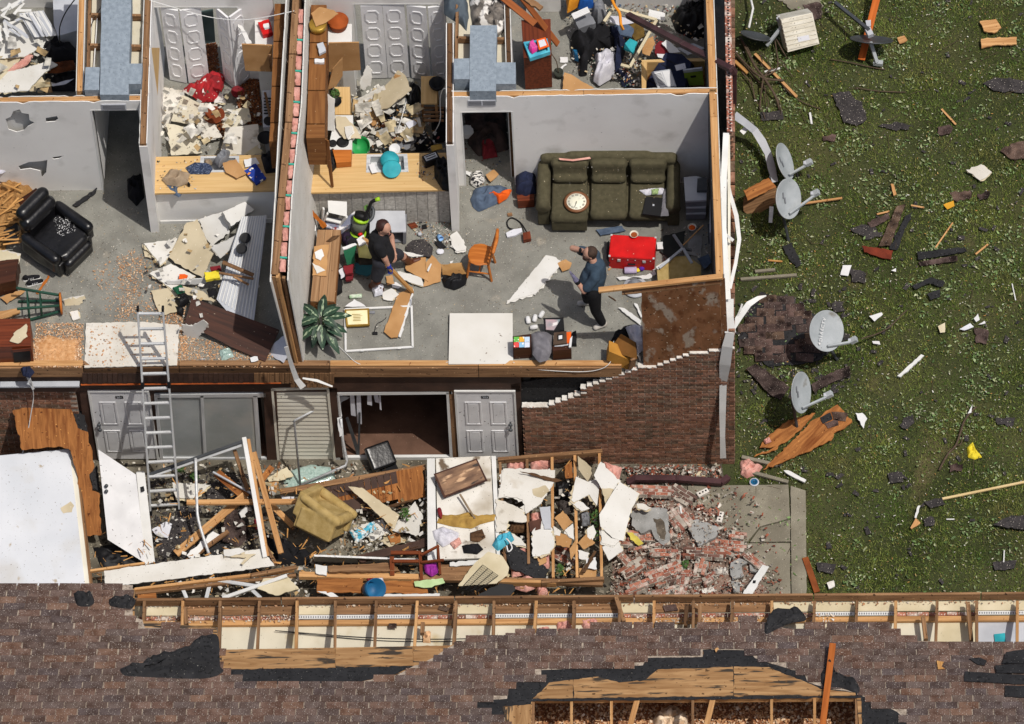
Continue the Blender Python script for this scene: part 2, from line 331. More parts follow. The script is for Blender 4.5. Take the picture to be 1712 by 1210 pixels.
def scatter(name,areas,z,m,s=(.012,.04),tilt=.5,asp=.6,h=0,kind='stuff',leaf=False,lab=None,cat=None,grp=None,par=None):
    Vs,k=[],0
    for px,n in areas:
        XY=pts_in(px,z,n);zz=np.full(n,z+.003)
        if h:
            c=XY.mean(0);d=np.linalg.norm((XY-c)/(XY.std(0)*2.1+1e-6),axis=1);zz=zz+h*np.clip(1-d*d,0,1)*rng.uniform(.5,1,n)
        Vs.append(flakes(XY,zz,*s,tilt,asp,leaf)[0])
    A=np.vstack(Vs);c=A.mean(0);o=npmesh(name,A-c,np.arange(len(A)).reshape(-1,4),m,par,Matrix.Translation(c))
    return tag(o,lab,cat,grp,kind)
def text(name,s,size,M,m,par,ext=.002):
    cu=bpy.data.curves.new('t','FONT');cu.body=s;cu.size=size;cu.extrude=ext;cu.align_x='CENTER';cu.align_y='CENTER'
    o=bpy.data.objects.new('t',cu);COL.objects.link(o);dg=bpy.context.evaluated_depsgraph_get();dg.update()
    me=bpy.data.meshes.new_from_object(o.evaluated_get(dg));bpy.data.objects.remove(o);me.materials.clear();return new(name,me,m,par,M)
def shear(vf,lean,H):return[(x,y+lean*z/H,z)for x,y,z in vf[0]],vf[1]
def dup(o,M,lab=None,par=None):
    c=o.copy();COL.objects.link(c);c.matrix_basis=M
    if par is not None:c.parent=par
    MW[c.name]=M;FR[c.name]=M
    if lab:c['label']=lab
    for ch in list(o.children):
        d=ch.copy();COL.objects.link(d);d.parent=c
        for q in list(ch.children):e=q.copy();COL.objects.link(e);e.parent=d
    return c
def box6(x0,x1,y0,y1,z0,z1,ragz=0):
    return[(x0,y0,z0),(x1,y0,z0),(x1,y1,z0),(x0,y1,z0),(x0,y0,z1),(x1,y0,z1),(x1,y1,z1),(x0,y1,z1)],[(0,3,2,1),(4,5,6,7),(0,1,5,4),(1,2,6,5),(2,3,7,6),(3,0,4,7)]
def addvf(A,B):k=len(A[0]);A[0].extend(B[0]);A[1].extend([tuple(i+k for i in f)for f in B[1]])
# ================================================================ SETTING
XR=0.0
ground=new('ground',([(-60,-60,0),(60,-60,0),(60,90,0),(-60,90,0)],[(0,1,2,3)]),
    mat('lawn_soil','#3f4427','#2f3519',1.1,speck=(('#6e6748',30,.66),('#20240f',22,.62)),blob=(('#4b4a2c',.5,.5,.7),('#585036',1.3,.62,.75)),bump=.5,bsc=60,ro=1),kind='structure')
slab('courtyard_path',[(-80,700),(1195,700),(1212,812),(1190,1060),(-80,1060)],.012,.1,mat('courtyard_concrete','#777163','#565146',2,speck=(('#a9a08c',30,.66),('#3a352d',24,.66)),blob=(('#433c31',1.3,.5,.7),),bump=.4,bsc=30),kind='structure')
pat=T('patio','cracked weathered concrete patio slab at the foot of the brick wall, bordering the lawn','patio',at=g(1270,900,.0),world=True)
pat['kind']='structure';del pat['category']
for q in([(1150,812),(1318,810),(1321,866),(1270,880),(1250,905),(1150,905)],[(1322,812),(1347,820),(1349,1060),(1324,1060)],
          [(1272,882),(1321,869),(1321,905),(1254,906)],[(1150,908),(1321,908),(1322,1060),(1150,1060)]):
    slab('slab',q,.05,.12,CONC,par=pat,rg=.003,step=.12)
scatter('leaf_litter',[([(1160,815),(1345,815),(1345,1010),(1160,1010)],60)],.052,mat('dry_leaf','#6b5f45','#544a34',8),(.02,.045),.3,.7)
def vbox(name,x0,x1,y0,y1,z0,z1,m,**k):return new(name,box6(x0,x1,y0,y1,z0,z1),m,**k)
XL=g(-90,600,Z2).x;YB=6.6
vbox('floor',XL,-.13,YF+.012,YB,Z2-.27,Z2,CARPET,kind='structure')
FL1=mat('carpet_red_brown','#6b4f40','#573f32',3,speck=(('#c6b7a6',40,.72),),bump=.4)
vbox('floor',XL,-.13,YF+.09,YB,0,.05,FL1,kind='structure')
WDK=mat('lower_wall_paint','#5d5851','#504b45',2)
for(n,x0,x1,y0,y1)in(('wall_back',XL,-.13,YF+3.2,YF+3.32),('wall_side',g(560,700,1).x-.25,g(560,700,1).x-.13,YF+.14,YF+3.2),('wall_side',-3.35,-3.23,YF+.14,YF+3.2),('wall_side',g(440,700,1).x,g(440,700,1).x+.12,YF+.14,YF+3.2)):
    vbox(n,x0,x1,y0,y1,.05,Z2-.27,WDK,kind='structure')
# ================================================================ INTERIOR WALLS OF THE UPPER STOREY
def wall(a,b,th,lab,zt=None,zb=None,lean=0,op=(),mats=(PAINT,PAINT),plate=True,rg=.012,holes=(),base=False,pm=LUM2,studs=True,end=False):
    zb=Z2 if zb is None else zb;zt=Z3 if zt is None else zt;H=zt-zb
    A,B=(g(*a,zb),g(*b,zb))if base else(g(*a,zt),g(*b,zt));A=V((A.x,A.y,zb));B=V((B.x,B.y,zb))
    d=B-A;L=d.length;an=math.atan2(d.y,d.x);t=T('interior_wall',lab,'wall',at=A,rz=math.degrees(an))
    def panel(y,m,sd):
        lo=[(0,0)]
        for(s0,s1,zh)in op:lo+=[(s0,0),(s0,zh),(s1,zh),(s1,0)]
        lo+=[(L,0)];k=max(3,int(L/.09));top=[(L*(1-i/k),H+.006+random.uniform(-rg,rg*.4)-(random.random()<.07)*rg*4)for i in range(k+1)]
        vs,F=prism([lo+top]+[h for h in holes if sd],.013)
        F=[f[::-1]for f in F]if False else F
        vs=[(x,y+(.013 if sd else 0)+(z if sd else z+.013)-(.013 if sd else .013),yy)for x,yy,z in vs]
        new('drywall_panel',shear((vs,[f[::-1]for f in F]),lean,H),m,t)
    panel(th/2,mats[0],False);panel(-th/2+.013,mats[1],True)
    if end:new('end_panel',shear(box6(L-.004,L+.012,-th/2,th/2,0,H-.06),lean,H),PAINT,t)
    w=th-.034
    segs=[(0,L)]
    if plate:
        n=max(1,round(L/2.4));cuts=[L*i/n for i in range(n+1)]
        for i in range(n):box('top_plate',((cuts[i]+cuts[i+1])/2,lean,H-.022),(cuts[i+1]-cuts[i]-.004,w,.044),pm,t)
    fl=[0]+[q for o in op for q in o[:2]]+[L]
    if studs:
        for i,s in enumerate(fl):
            ss=s+(.02 if i%2==0 else-.02);hh=H-.05
            new('stud',shear(box6(ss-.019,ss+.019,-w/2,w/2,.02,hh),lean*hh/H,hh),pm,t)
    for(s0,s1,zh)in op:
        for s in(s0,s1):new('jamb',box6(s-.012,s+.012,-th/2-.004,th/2+.004,0,zh),WPAINT,t)
        new('jamb',box6(s0+.012,s1-.012,-th/2-.004,th/2+.004,zh-.012,zh+.012),WPAINT,t)
    return t
def lx(a,b,u,v,zt=None):zt=Z3 if zt is None else zt;A,B,P=g(*a,zt),g(*b,zt),g(u,v,zt);return(P-A).dot((B-A).normalized())
a,b=(752,157),(1199,151)
cw=wall(a,b,.12,'long pale grey wall behind the olive sofa, torn white along its top edge',op=((.16,.96,2.03),),mats=(WHITE2,PAINT),pm=LUM)
vent=new('vent',box6(.28,.72,-.075,-.062,2.22,2.36),LGREY,cw)
for i in range(6):new('slat',box6(.29,.71,-.082,-.075,2.235+i*.02,2.245+i*.02),MGREY,vent)
new('divider',box6(.49,.51,-.084,-.075,2.22,2.36),LGREY,vent)
a,b=(-80,167),(236,163)
A0=g(*a,Z3)
def hp(pts):
    return[(gy(u,v,A0.y-.06).x-A0.x,gy(u,v,A0.y-.06).z-Z2)for u,v in pts]
h1=hp([(9,200),(18,196),(22,187),(33,184),(36,190),(48,192),(49,202),(58,207),(46,213),(40,219),(28,222),(14,217)])
h2=hp([(76,199),(95,196),(97,201),(92,205),(77,206)]);h3=hp([(86,265),(107,262),(99,267),(90,268)])
h4=hp([(30,279),(48,272),(68,271),(79,269),(77,290),(70,298),(67,287),(50,283),(34,285)])
wl=wall(a,b,.12,'pale grey wall with fist sized holes smashed in it, left of the hallway',op=((g(150,165,Z3).x-A0.x,g(230,165,Z3).x-A0.x,2.2),),mats=(WHITE2,PAINT),holes=(h1,h2,h3,h4),pm=LUM)
vent=new('vent',box6(lx(a,b,169,165),lx(a,b,210,165),-.075,-.062,2.23,2.37),LGREY,wl)
for i in range(6):new('slat',box6(lx(a,b,171,165),lx(a,b,208,165),-.082,-.075,2.245+i*.02,2.255+i*.02),MGREY,vent)
wall((158,30),(149,158),.1,'short hallway wall running back from the holed wall',zt=Z3-.12,plate=False,mats=(PAINT,PAINT),studs=False)
wall((249,-60),(239,240),.13,'brown topped partition between the left hallway and the left kitchen',mats=(PAINT,WHITE2),pm=LUM2,end=True)
wall((138,-60),(133,152),.12,'partition with a thick white drywall edge beside the left duct shaft',mats=(WHITE2,WHITE),pm=LUM)
wall((752,38),(752,238),.12,'partition with a grey end between the right kitchen and the doorway',mats=(PAINT,PAINT),pm=LUM3,end=True)
wall((848,8),(852,148),.1,'dark stud partition between the right duct shaft and the bedroom',mats=(WHITE2,WHITE2),pm=LUM3,plate=True)
wall((1184,-60),(1203,458),.15,'outer stud wall on the right beside the olive sofa, open at its top',mats=(WHITE2,FELT),pm=LUM)
wall((880,15),(938,15),.1,'grey closet wall in the bedroom above the cherry dresser',base=True,zt=Z2+2.2,mats=(PAINT,PAINT))
wall((1030,15),(1190,15),.1,'grey rear bedroom wall behind the fallen gutter',base=True,zt=Z2+2.3,mats=(PAINT,PAINT))
wall((-80,8),(104,8),.1,'grey rear wall of the top left room behind the broken blinds',base=True,zt=Z2+2.3,mats=(PAINT,PAINT))
wall((255,133),(470,133),.1,'grey closet wall around the open folding doors of the left kitchen',base=True,zt=Z3,mats=(PAINT,PAINT),op=((.12,1.52,2.05),))
wall((515,128),(752,128),.1,'grey closet wall around the closed folding doors of the right kitchen',base=True,zt=Z3,mats=(PAINT,PAINT),op=((.84,2.2,2.05),))
pw=T('party_wall','leaning double party wall with pink insulation between the two flats','wall',at=g(500,609,Z2),world=True)
LT=[(498,-60),(483,200),(460,458)];LB=[(525,205),(512,380),(498,607)]
def ruled(name,top,bot,th,m,zt=None,zb=None,rg=0,k=26):
    zt=zt or Z3;zb=zb or Z2;vs,F=[],[]
    P,Q=smooth([g(u,v,zt)for u,v in top],k),smooth([g(u,v,zb)for u,v in bot],k)
    for p,q in zip(P,Q):
        p=p+V((0,0,random.uniform(-rg,rg*.3)-(random.random()<.12)*rg*2));nx=V((1,0,0));vs+=[p-nx*th/2,p+nx*th/2,q+nx*th/2,q-nx*th/2]
    n=len(P)
    for i in range(n-1):
        for j in range(4):a_,b_=i*4+j,i*4+(j+1)%4;F.append((a_,a_+4,b_+4,b_))
    F+=[(0,1,2,3),(n*4-1,n*4-2,n*4-3,n*4-4)]
    return new(name,(vs,F),m,pw)
ruled('drywall_panel',[(482,-60),(467,200),(452,470)],[(525,180),(508,380),(488,607)],.02,WHITE2,rg=.02)
for v0,v1 in((-60,90),(92,204),(206,330),(332,459)):
    ev=lambda v:np.interp(v,[-60,200,459],[498,483,459]);bar('top_plate',(ev(v0),v0,Z3-.02),(ev(v1),v1,Z3-.02),.11,.04,LUM2,par=pw)
ruled('sheathing',[(500,-60),(486,200),(463,458)],[(540,180),(522,380),(500,607)],.07,LUM3,zt=Z3-.06)
bar('end_stud',(464,460,Z3-.02),(497,606,Z2),.09,.05,LUM,par=pw);bar('end_stud',(474,463,Z3-.08),(503,605,Z2),.05,.05,LUM2,par=pw);bar('end_stud',(457,462,Z3-.02),(491,606,Z2),.02,.06,LUM2,par=pw)
ruled('drywall_panel',[(512,-60),(505,150),(499,215),(488,330),(481,468)],[(560,120),(548,250),(538,330),(524,450),(507,606)],.02,WHITE,rg=.02)
for i,v in enumerate(range(15,455,26)):
    u=np.interp(v,[-60,200,458],[506,494,470]);
    heap('insulation_batt',[(u-7,v),(u+6,v),(u+5,v+23),(u-8,v+23)],Z3-.1,.08,PINK,par=pw,rings=4,n=20,f=14)
    if i%2:bar('batt_tie',(u-7,v+25,Z3-.03),(u+5,v+26,Z3-.03),.03,.03,mat('tie_teal','#3fa58f')if i==1 else bpy.data.materials['tie_teal'],par=pw)
def shaft(px,boards,joists,duct,lab,lab2):
    c=T('dropped_ceiling',lab2,'ceiling',at=g(*px,Z3-.3),world=True)
    slab('ceiling_board',boards,Z3-.2,.02,CREAM,par=c)
    for(p,q)in joists:bar('joist',(*p,Z3-.12),(*q,Z3-.12),.05,.13,LUM2,par=c)
    d=T('duct',lab,'duct',at=g(*px,Z3),world=True)
    for i,q in enumerate(duct):slab('duct_panel',q,Z3+.16-.004*i,.3,GALV,par=d,rg=.003,step=.2)
shaft((190,60),[(146,-60),(240,-60),(236,152),(141,152)],(((150,27),(236,29)),((148,78),(236,80)),((152,-60),(147,150)),((150,-20),(236,-20))),
    [[(171,-60),(221,-60),(215,158),(167,158)],[(143,112),(167,112),(166,150),(141,150)],[(216,106),(238,106),(236,140),(215,140)]],'speckled grey duct in the left hallway ceiling, shaped like a cross','broken ceiling of the left hallway with joists under the grey duct')
shaft((805,90),[(762,0),(848,0),(850,148),(760,148)],(((763,66),(848,68)),((765,0),(762,146)),((764,138),(848,140))),
    [[(786,42),(831,42),(829,152),(785,152)],[(759,98),(785,97),(785,132),(759,132)],[(830,104),(862,104),(862,140),(829,140)]],'speckled grey duct above the living room doorway, shaped like a cross','broken ceiling of the right hallway with joists under the grey duct')
tube('cable',[(146,60,Z3-.1),(158,30,Z3-.08),(170,10,Z3-.08)],.006,BLACK,'thin black cable looped beside the left grey duct','cable')
# ================================================================ LOWER FACADE
fa=T('lower_facade','brown trimmed front of the lower flats under the torn open upper storey','facade',at=V((-6,YF,0)),world=True)
y0=YF+.06
slab('wall_backing',[(-90,628),(152,628),(152,772),(-90,772)],('y',y0+.02),.08,BROWNP,par=fa)
for q,m in(([(-90,627),(871,625),(871,655),(-90,655)],BROWNP),([(440,650),(462,650),(468,772),(447,772)],BROWNP),([(549,648),(563,648),(577,772),(562,772)],BROWNP),
             ([(750,652),(763,652),(769,766),(757,766)],LUM2),([(854,642),(870,640),(875,770),(861,770)],BROWNP),([(133,652),(156,656),(170,772),(146,772)],BROWNP)):
    slab('trim_board',q,('y',y0-.03),.07,m,par=fa)
slab('infill_panel',[(246,655),(258,655),(268,772),(254,772)],('y',y0),.05,BROWNP,par=fa)
for(u0,u1,va,m)in((-90,140,616,LUM2),(140,300,614,LUM3),(300,552,613,LUM3),(552,800,612,LUM2),(800,1040,611,LUM2)):
    A_,B_=gy(u0,va+2,YF-.02),gy(u1-1,va+2,YF-.02);
    bar('rim_joist',V((A_.x,YF-.02,Z2-.14)),V((B_.x,YF-.02,Z2-.14)),.045,.26,m,par=fa)
    bar('sole_plate',V((A_.x,YF+.03,Z2+.016)),V((B_.x,YF+.03,Z2+.016)),.1,.036,LUM2 if m is LUM3 else LUM,par=fa)
bar('drip_edge',gy(0,643,YF-.06),gy(133,642,YF-.06),.1,.04,LGREY,par=fa)
bar('drip_edge',gy(135,643,YF-.05),gy(470,640,YF-.05),.03,.02,TANCH,par=fa)
i=0;u=138
while u<552:
    m=BROWNP if u<420 else LUM2;wd=8.5+random.uniform(-.4,.4)
    slab('plank',[(u,624),(u+wd-.9,624),(u+wd-.9,640+random.uniform(-1,2)),(u,640+random.uniform(-1,2))],('y',YF-.05+random.uniform(-.004,.004)),.018,m,par=fa);u+=wd
for u in range(486,550,9):slab('plank',[(u,641),(u+8,641),(u+8,648),(u,648)],('y',YF-.045),.018,LUM2,par=fa)
def door(uc,lab,num,knob):
    P=gy(uc[0],uc[1],y0-.01);t=T('front_door',lab,'door',at=V((P.x,y0-.01,.06)))
    new('door_leaf',box6(-.455,.455,-.03,.012,0,1.99),DOORP,t)
    for x in(-.47,.47):new('door_frame',box6(x-.014,x+.014,-.05,.02,0,2.03),WPAINT,t)
    new('door_frame',box6(-.456,.456,-.05,.02,2.0,2.03),WPAINT,t)
    for x in(-.2,.2):
        for z0,z1 in((.22,.86),(1.04,1.7)):
            w_=.13;o,n_=([(x-w_,z0),(x+w_,z0),(x+w_,z1),(x-w_,z1)],[(x-w_+.025,z0+.025),(x+w_-.025,z0+.025),(x+w_-.025,z1-.025),(x-w_+.025,z1-.025)])
            vs,F=prism([o,n_],.012);new('panel_moulding',([(a_,c_-.03,b_)for a_,b_,c_ in vs],[f[::-1]for f in F]),DOORP,t)
            new('raised_panel',box6(x-w_+.05,x+w_-.05,-.04,-.028,z0+.05,z1-.05),DOORP,t)
    for z_ in(.95,1.1):lathe('knob',[(.012,0),(.012,.04),(.032,.045),(.034,.065),(.02,.078)],STEELK,t,TL(knob*.38,-.03,z_,90),14)
    pl=new('number_plate',box6(-.06,.06,-.036,-.029,1.8,1.87),BLACK,t)
    text('number',num,.06,TL(0,-.037,1.834,90),LGREY,pl)
    return t
door((208,716),'dirty white panelled front door with a number plate beside the ladder','201',-1)
door((814,708),'mud spattered white panelled front door right of the dark opening','203',1)
DUST=mat('dusty_glass','#c3c8c7','#aab0af',1.5,ro=.25,spec=.6,alpha=.55,speck=(('#d5d3cc',30,.7),),blob=(('#c4c4bf',2,.5,.75),))
pw_=T('sliding_window','wide dusty sliding window behind the aluminium ladder','window',at=gy(350,772,y0),world=True)
def fq(n,px,yo,th,m,par,**k):return slab(n,px,('y',y0+yo),th,m,par=par,**k)
fq('pane',[(262,666),(338,665),(343,770),(272,770)],.0,.008,DUST,pw_);fq('pane',[(338,665),(425,664),(432,770),(343,770)],-.015,.008,DUST,pw_)
for q in([(258,660),(444,658),(444,664),(258,665)],[(266,766),(446,766),(446,772),(266,772)],[(335,662),(340,662),(346,770),(341,770)],[(423,662),(430,662),(437,770),(430,770)],[(258,665),(263,665),(273,770),(268,770)]):
    fq('frame',q,-.03,.04,ALU,pw_)
for k in range(9):u=266+k*8;fq('curtain_fold',[(u,668),(u+7,668),(u+12,768),(u+4,768)],.08+.02*(k%2),.01,WCLOTH,pw_)
fq('blind',[(342,668),(424,668),(428,768),(348,768)],.12,.01,SAND,pw_)
vs_=T('siding_panel','almond vinyl siding panel between the dusty window and the dark opening','siding',at=gy(508,772,y0),world=True)
N_=19
for i in range(N_):
    v0=653+i*(774-653)/N_;v1=v0+(774-653)/N_-.3;e=lambda v:(v-653)/121
    a_=gy(457+e(v0)*9,v0,y0-.005);b_=gy(547+e(v0)*12,v0,y0-.005);c_=gy(547+e(v1)*12,v1,y0-.018);d_=gy(457+e(v1)*9,v1,y0-.018);bk=V((0,.03,0))
    new('slat',([a_,b_,c_,d_,a_+bk,b_+bk,c_+bk,d_+bk],[(0,3,2,1),(4,5,6,7),(2,3,7,6),(0,1,5,4),(1,2,6,5),(0,4,7,3)]),VINYL,vs_)
for q in([(453,650),(457,650),(468,775),(464,775)],[(546,650),(550,650),(562,775),(558,775)],[(455,649),(549,647),(549,651),(455,653)]):fq('trim',q,-.035,.03,VINYL,vs_)
of=T('opening_frame','white patio door frame round the dark empty opening','door frame',at=gy(660,770,y0),world=True)
for q in([(563,657),(756,654),(756,659),(563,661)],[(746,656),(751,656),(757,764),(752,764)],[(560,765),(757,764),(757,769),(561,770)],[(563,660),(567,660),(578,768),(574,768)]):fq('frame',q,-.03,.05,WPAINT,of)
bl=T('vertical_blind','torn white vertical blind strips hanging in the dark opening','blinds',at=gy(610,660,y0),world=True)
for(u,v1,s)in((585,696,1),(596,709,0),(614,678,-1),(625,674,1),(634,686,0)):
    w_=7 if u!=634 else 2;fq('slat',[(u,660),(u+w_,660),(u+w_+s+2,v1),(u+s+1,v1-2)],.06+.01*s,.006,PAPER,bl)
cl=fq('fallen_door_glass',[(578,700),(597,762),(601,763),(603,690),(600,690),(598,745),(582,698)],.03,.02,STEELK,None);tag(cl,'thin bent metal door strip leaning inside the dark opening','metal strip')
# ================================================================ BRICK WALL, RIGHT
yb=YF-.045;prof=[(872,681),(905,679),(930,673),(990,647),(1050,626),(1075,614),(1100,611),(1130,600),(1160,592),(1204,586),(1229,586)]
PX=[gy(u,v,yb).x for u,v in prof];PZ=[gy(u,v,yb).z for u,v in prof]
bw=T('brick_wall','red brick front wall broken off in white mortared steps','wall',at=V((-1.8,yb,0)),world=True)
BL,BH=.203,.0677;allb=[]
x_left,x_right=PX[0],-.005
for k in range(int(max(PZ)/BH)+1):
    z=k*BH;x=x_right-(BL/2 if k%2 else 0);
    if k%2:allb.append((x_right-BL/4+.0,z,BL/2))
    while x>x_left-BL:
        xc=x-BL/2;l=BL
        if xc-BL/2<x_left:l=x-x_left;xc=x_left+l/2
        if l>.05 and np.interp(xc,PX,PZ)>z+BH*.7:allb.append((xc,z,l))
        x-=BL
allb.sort(key=lambda q:-q[1]);ssz=(BL-.011,.09,BH-.010)
tops={}
for(xc,z,l)in allb:tops[(round(xc/.05))]=max(tops.get(round(xc/.05),0),z)
big=([],[]);A_=BL-.011
for i,(xc,z,l)in enumerate(allb):
    yy=yb+.045+random.uniform(-.003,.002)
    if i<300:box('brick',(xc,yy,z+BH/2),(l-.011,.09,BH-.0095),BRICK,bw,rz=random.uniform(-.4,.4),bv=.003)
    else:addvf(big,box6(xc-l/2+.0055,xc+l/2-.0055,yy-.045,yy+.045,z+.005,z+BH-.005))
tag(new('brick',big,BRICK,bw),kind='stuff')
core=([],[]);caps=[]
rows=sorted({z for _,z,_ in allb})
for z in rows:
    xs=[(x-l/2,x+l/2)for x,zz,l in allb if zz==z];addvf(core,box6(min(a for a,b in xs)+.004,x_right-.004,yb+.006,yb+.088,z-.006,z+BH-.006))
    up=[(x-l/2)for x,zz,l in allb if abs(zz-z-BH)<1e-6];lim=min(up)if up else x_right
    a_=min(a for a,b in xs)
    if lim-a_>.03:caps.append((a_,lim,z+BH))
new('mortar',core,MORT,bw)
for a_,b_,z in caps:
    vs,F=prism([rag([(a_+.004,-.046),(b_-.006,-.046),(b_-.006,.046),(a_+.004,.046)],.004,.03)],.02);new('mortar_bed',([(x,y+yb+.045,z+zz+.016)for x,y,zz in vs],F),MORTW,bw)
slab('sheathing',[(866,640),(1080,608),(1229,580),(1229,640),(1229,772),(872,772)],('y',yb+.13),.02,FELT,par=bw)  # dark sheet standing in for the shaded room behind the broken bricks
lb=T('brick_wall','low brick wall strip behind the leaning plywood at far left','wall',at=gy(60,772,y0),world=True)
zl,xl=gy(60,649,y0-.02).z,gy(134,700,y0-.02).x;k=0;lw=([],[]);nb=0
while zl-k*BH>.1:
    x=xl-(BL/2 if k%2 else 0)
    while x>gy(-10,700,y0).x:
        c=((x-BL/2,y0+.02,zl-k*BH-BH/2),(BL-.011,.09,BH-.0095))
        if nb<200:box('brick',*c,BRICK,lb,bv=.003);nb+=1
        else:addvf(lw,box6(c[0][0]-.096,c[0][0]+.096,y0-.025,y0+.06,c[0][2]-.029,c[0][2]+.029))
        x-=BL
    k+=1
tag(new('brick',lw,BRICK,lb),kind='stuff')
vbox('mortar',gy(-10,700,y0).x,xl-.004,y0-.018,y0+.0,.1,zl-.004,MORT,par=lb)
sv=T('brick_veneer','narrow brick veneer at the right end, cored brick tops showing beside the lawn','wall',at=V((-.05,0,0)),world=True)
yA=g(1220,213,Z3-.05).y;yE=6.4;y=yE;st=([],[]);lw=([],[])
zt=Z3-.06
while y>yb+.1:
    zz=zt if y>yA else Z2+1.0+max(0,(y-yb)*.2);zz=round(zz/BH)*BH
    xo=-.075-.02*max(0,(y-yA))*.8
    if y>yA:
        b_=box('brick',(xo,y-BL/2,zz-BH/2),(.1,BL-.012,BH-.01),BRRED,sv,bv=.003)
        for h_ in(-.055,0,.055):new('core_hole',([(xo+.018*math.cos(t),y-BL/2+h_+.018*math.sin(t),zz-.004)for t in np.linspace(0,5.5,8)]+[(xo+.018*math.cos(t),y-BL/2+h_+.018*math.sin(t),zz-.06)for t in np.linspace(0,5.5,8)],[tuple(range(8))]+[(i,(i+1)%8,8+(i+1)%8,8+i)for i in range(8)]),BLACK,b_)
    else:box('brick',(-.052,y-BL/2,zz-BH/2),(.1,BL-.012,BH-.01),BRICK,sv,bv=.003)
    k=0;zb_=zz-BH
    while zb_>0 and k<80:addvf(lw,box6((xo if y>yA and k<10 else-.052)-.05,(xo if y>yA and k<10 else-.052)+.05,y-BL+.006+(BL/2 if k%2==0 else 0),y-.006+(BL/2 if k%2==0 else 0),zb_-BH+.005,zb_-.005));zb_-=BH;k+=1
    y-=BL
tag(new('brick',lw,BRICK,sv),kind='stuff')
vbox('sheathing',-.2,-.13,YF+.06,YB,0,Z2-.29,FELT,par=sv)
ew=T('plywood_wall','weathered brown plywood wall panel with loose top plate at the front right corner','wall',at=gy(1140,600,YF),world=True)
slab('sheathing_panel',[(1072,486),(1203,464),(1207,600),(1076,612)],('y',YF-.002),.018,PLYD,par=ew,rg=.004,step=.15)
slab('sheathing_panel',[(1203.6,466),(1212,466),(1218,596),(1207.8,602)],('y',YF+.004),.018,PLYD,par=ew)
pa,pb=gy(1001,485,YF+.02),gy(1208,462,YF+.02);bar('top_plate',pa,pb,.09,.05,LUM,par=ew)
pa,pb=gy(1040,487,YF+.03),gy(1204,468,YF+.03);bar('top_plate',pa-V((0,0,.04)),pb-V((0,0,.05)),.07,.035,LUM2,par=ew)
for u in(1080,1120,1160,1200):bar('stud',gy(u,610,YF+.065),gy(u-3,np.interp(u,[1072,1203],[490,468]),YF+.065),.04,.09,LUM2,par=ew)
# ================================================================ NEIGHBOURING ROOF IN THE FOREGROUND
ZE=5.2;E0=g(900,1000,ZE);RN=V((0,.316,.949)).normalized();RT=V((0,-RN.z,RN.y))
def RP(u,v):p=gp(u,v,E0,RN)-E0;return(p.x,p.dot(RT))
def RW(x,t,h=0):return E0+V((x,0,0))+RT*t+RN*h
RM=Matrix((V((1,0,0)),RT,V((1,0,0)).cross(RT))).transposed().to_4x4()
if(RM.to_3x3()@V((0,0,1))).dot(RN)<0:RM=Matrix((V((-1,0,0)),RT,RN)).transposed().to_4x4()
rf=T('shingle_roof','brown shingled roof of the neighbouring building, stripped along its eave','roof',at=E0,world=True)
def rslab(n,px,h,th,m,rg=0,step=.06,holes=(),par=rf,**k):return slab(n,px,(E0+RN*h,RN),th,m,par=par,rg=rg,step=step,holes=holes,**k)
FA=[(-90,978),(223,977),(223,1030),(238,1034),(241,1048),(300,1047),(345,1049),(358,1062),(366,1085),(371,1120),(400,1140),(600,1137),(640,1128),(664,1125),(702,1112),(730,1098),(752,1078),(785,1063),(860,1058),(884,1051),(922,1058),(1000,1046),(1034,1046),(1040,1041),(1132,1041),(1134,1048),(1160,1048),(1162,1040),(1215,1040),(1240,1034),(1275,1036),(1330,1050),(1370,1046),(1430,1041),(1475,1043),(1477,1052),(1500,1052),(1502,1068),(1560,1071),(1800,1074),(1800,1330),(-90,1330)]
F2=[(784,1172),(848,1168),(850,1142),(905,1138),(905,1120),(1075,1112),(1080,1100),(1175,1098),(1175,1086),(1252,1087),(1262,1100),(1300,1112),(1345,1125),(1350,1140),(1380,1150),(1442,1160),(1440,1180),(1500,1190),(1520,1210),(1560,1330),(800,1330),(848,1200),(790,1188)]
OPN=[(890,1169),(1432,1163),(1446,1330),(882,1330)]
SKP=[(372,1120),(662,1125),(640,1132),(400,1142)]
rslab('deck_board',[(-90,985),(225,984),(225,1036),(362,1050),(368,1086),(752,1079),(790,1066),(1040,1050),(1330,1054),(1500,1056),(1512,1071),(1800,1077),(1800,1330),(-90,1330)],0,.014,DECK,holes=[OPN])
inA=lambda px:[RP(*p)for p in px]
A2,F22=inA(FA),inA(F2)
slot=rslab('slot_grit',[(-90,979),(222,978),(222,1031),(238,1036),(242,1049),(345,1051),(364,1085),(372,1124),(400,1143),(600,1140),(664,1128),(752,1081),(785,1066),(860,1061),(1000,1049),(1160,1050),(1240,1037),(1330,1053),(1430,1044),(1500,1055),(1504,1071),(1800,1077),(1800,1330),(-90,1330)],.006,.005,SLOT,holes=[F2])
TW,TE=.318,.147;tabs=[]
tlo=min(p[1]for p in A2);j=0;t=tlo
while t<2.9:
    off=(j%2)*TW/2+.03*math.sin(j*1.7)+(j//2%3)*.035;i=int(-14/TW)
    while i*TW<8.5:
        x=i*TW+off;i+=1;tt=t+TE/2
        if inpoly(np.array([x]),np.array([tt]),A2)[0]and not inpoly(np.array([x]),np.array([tt]),F22)[0]:tabs.append((x,tt))
    t+=TE;j+=1
cx=RP(800,1160)
vis=[q for q in tabs if RP(-20,1200)[0]<q[0]<RP(1730,1200)[0]]
tabs.sort(key=lambda q:(0 if RP(-10,1100)[0]<q[0]<RP(1722,1100)[0]and q[1]<RP(800,1216)[1]else 1,-q[1]))
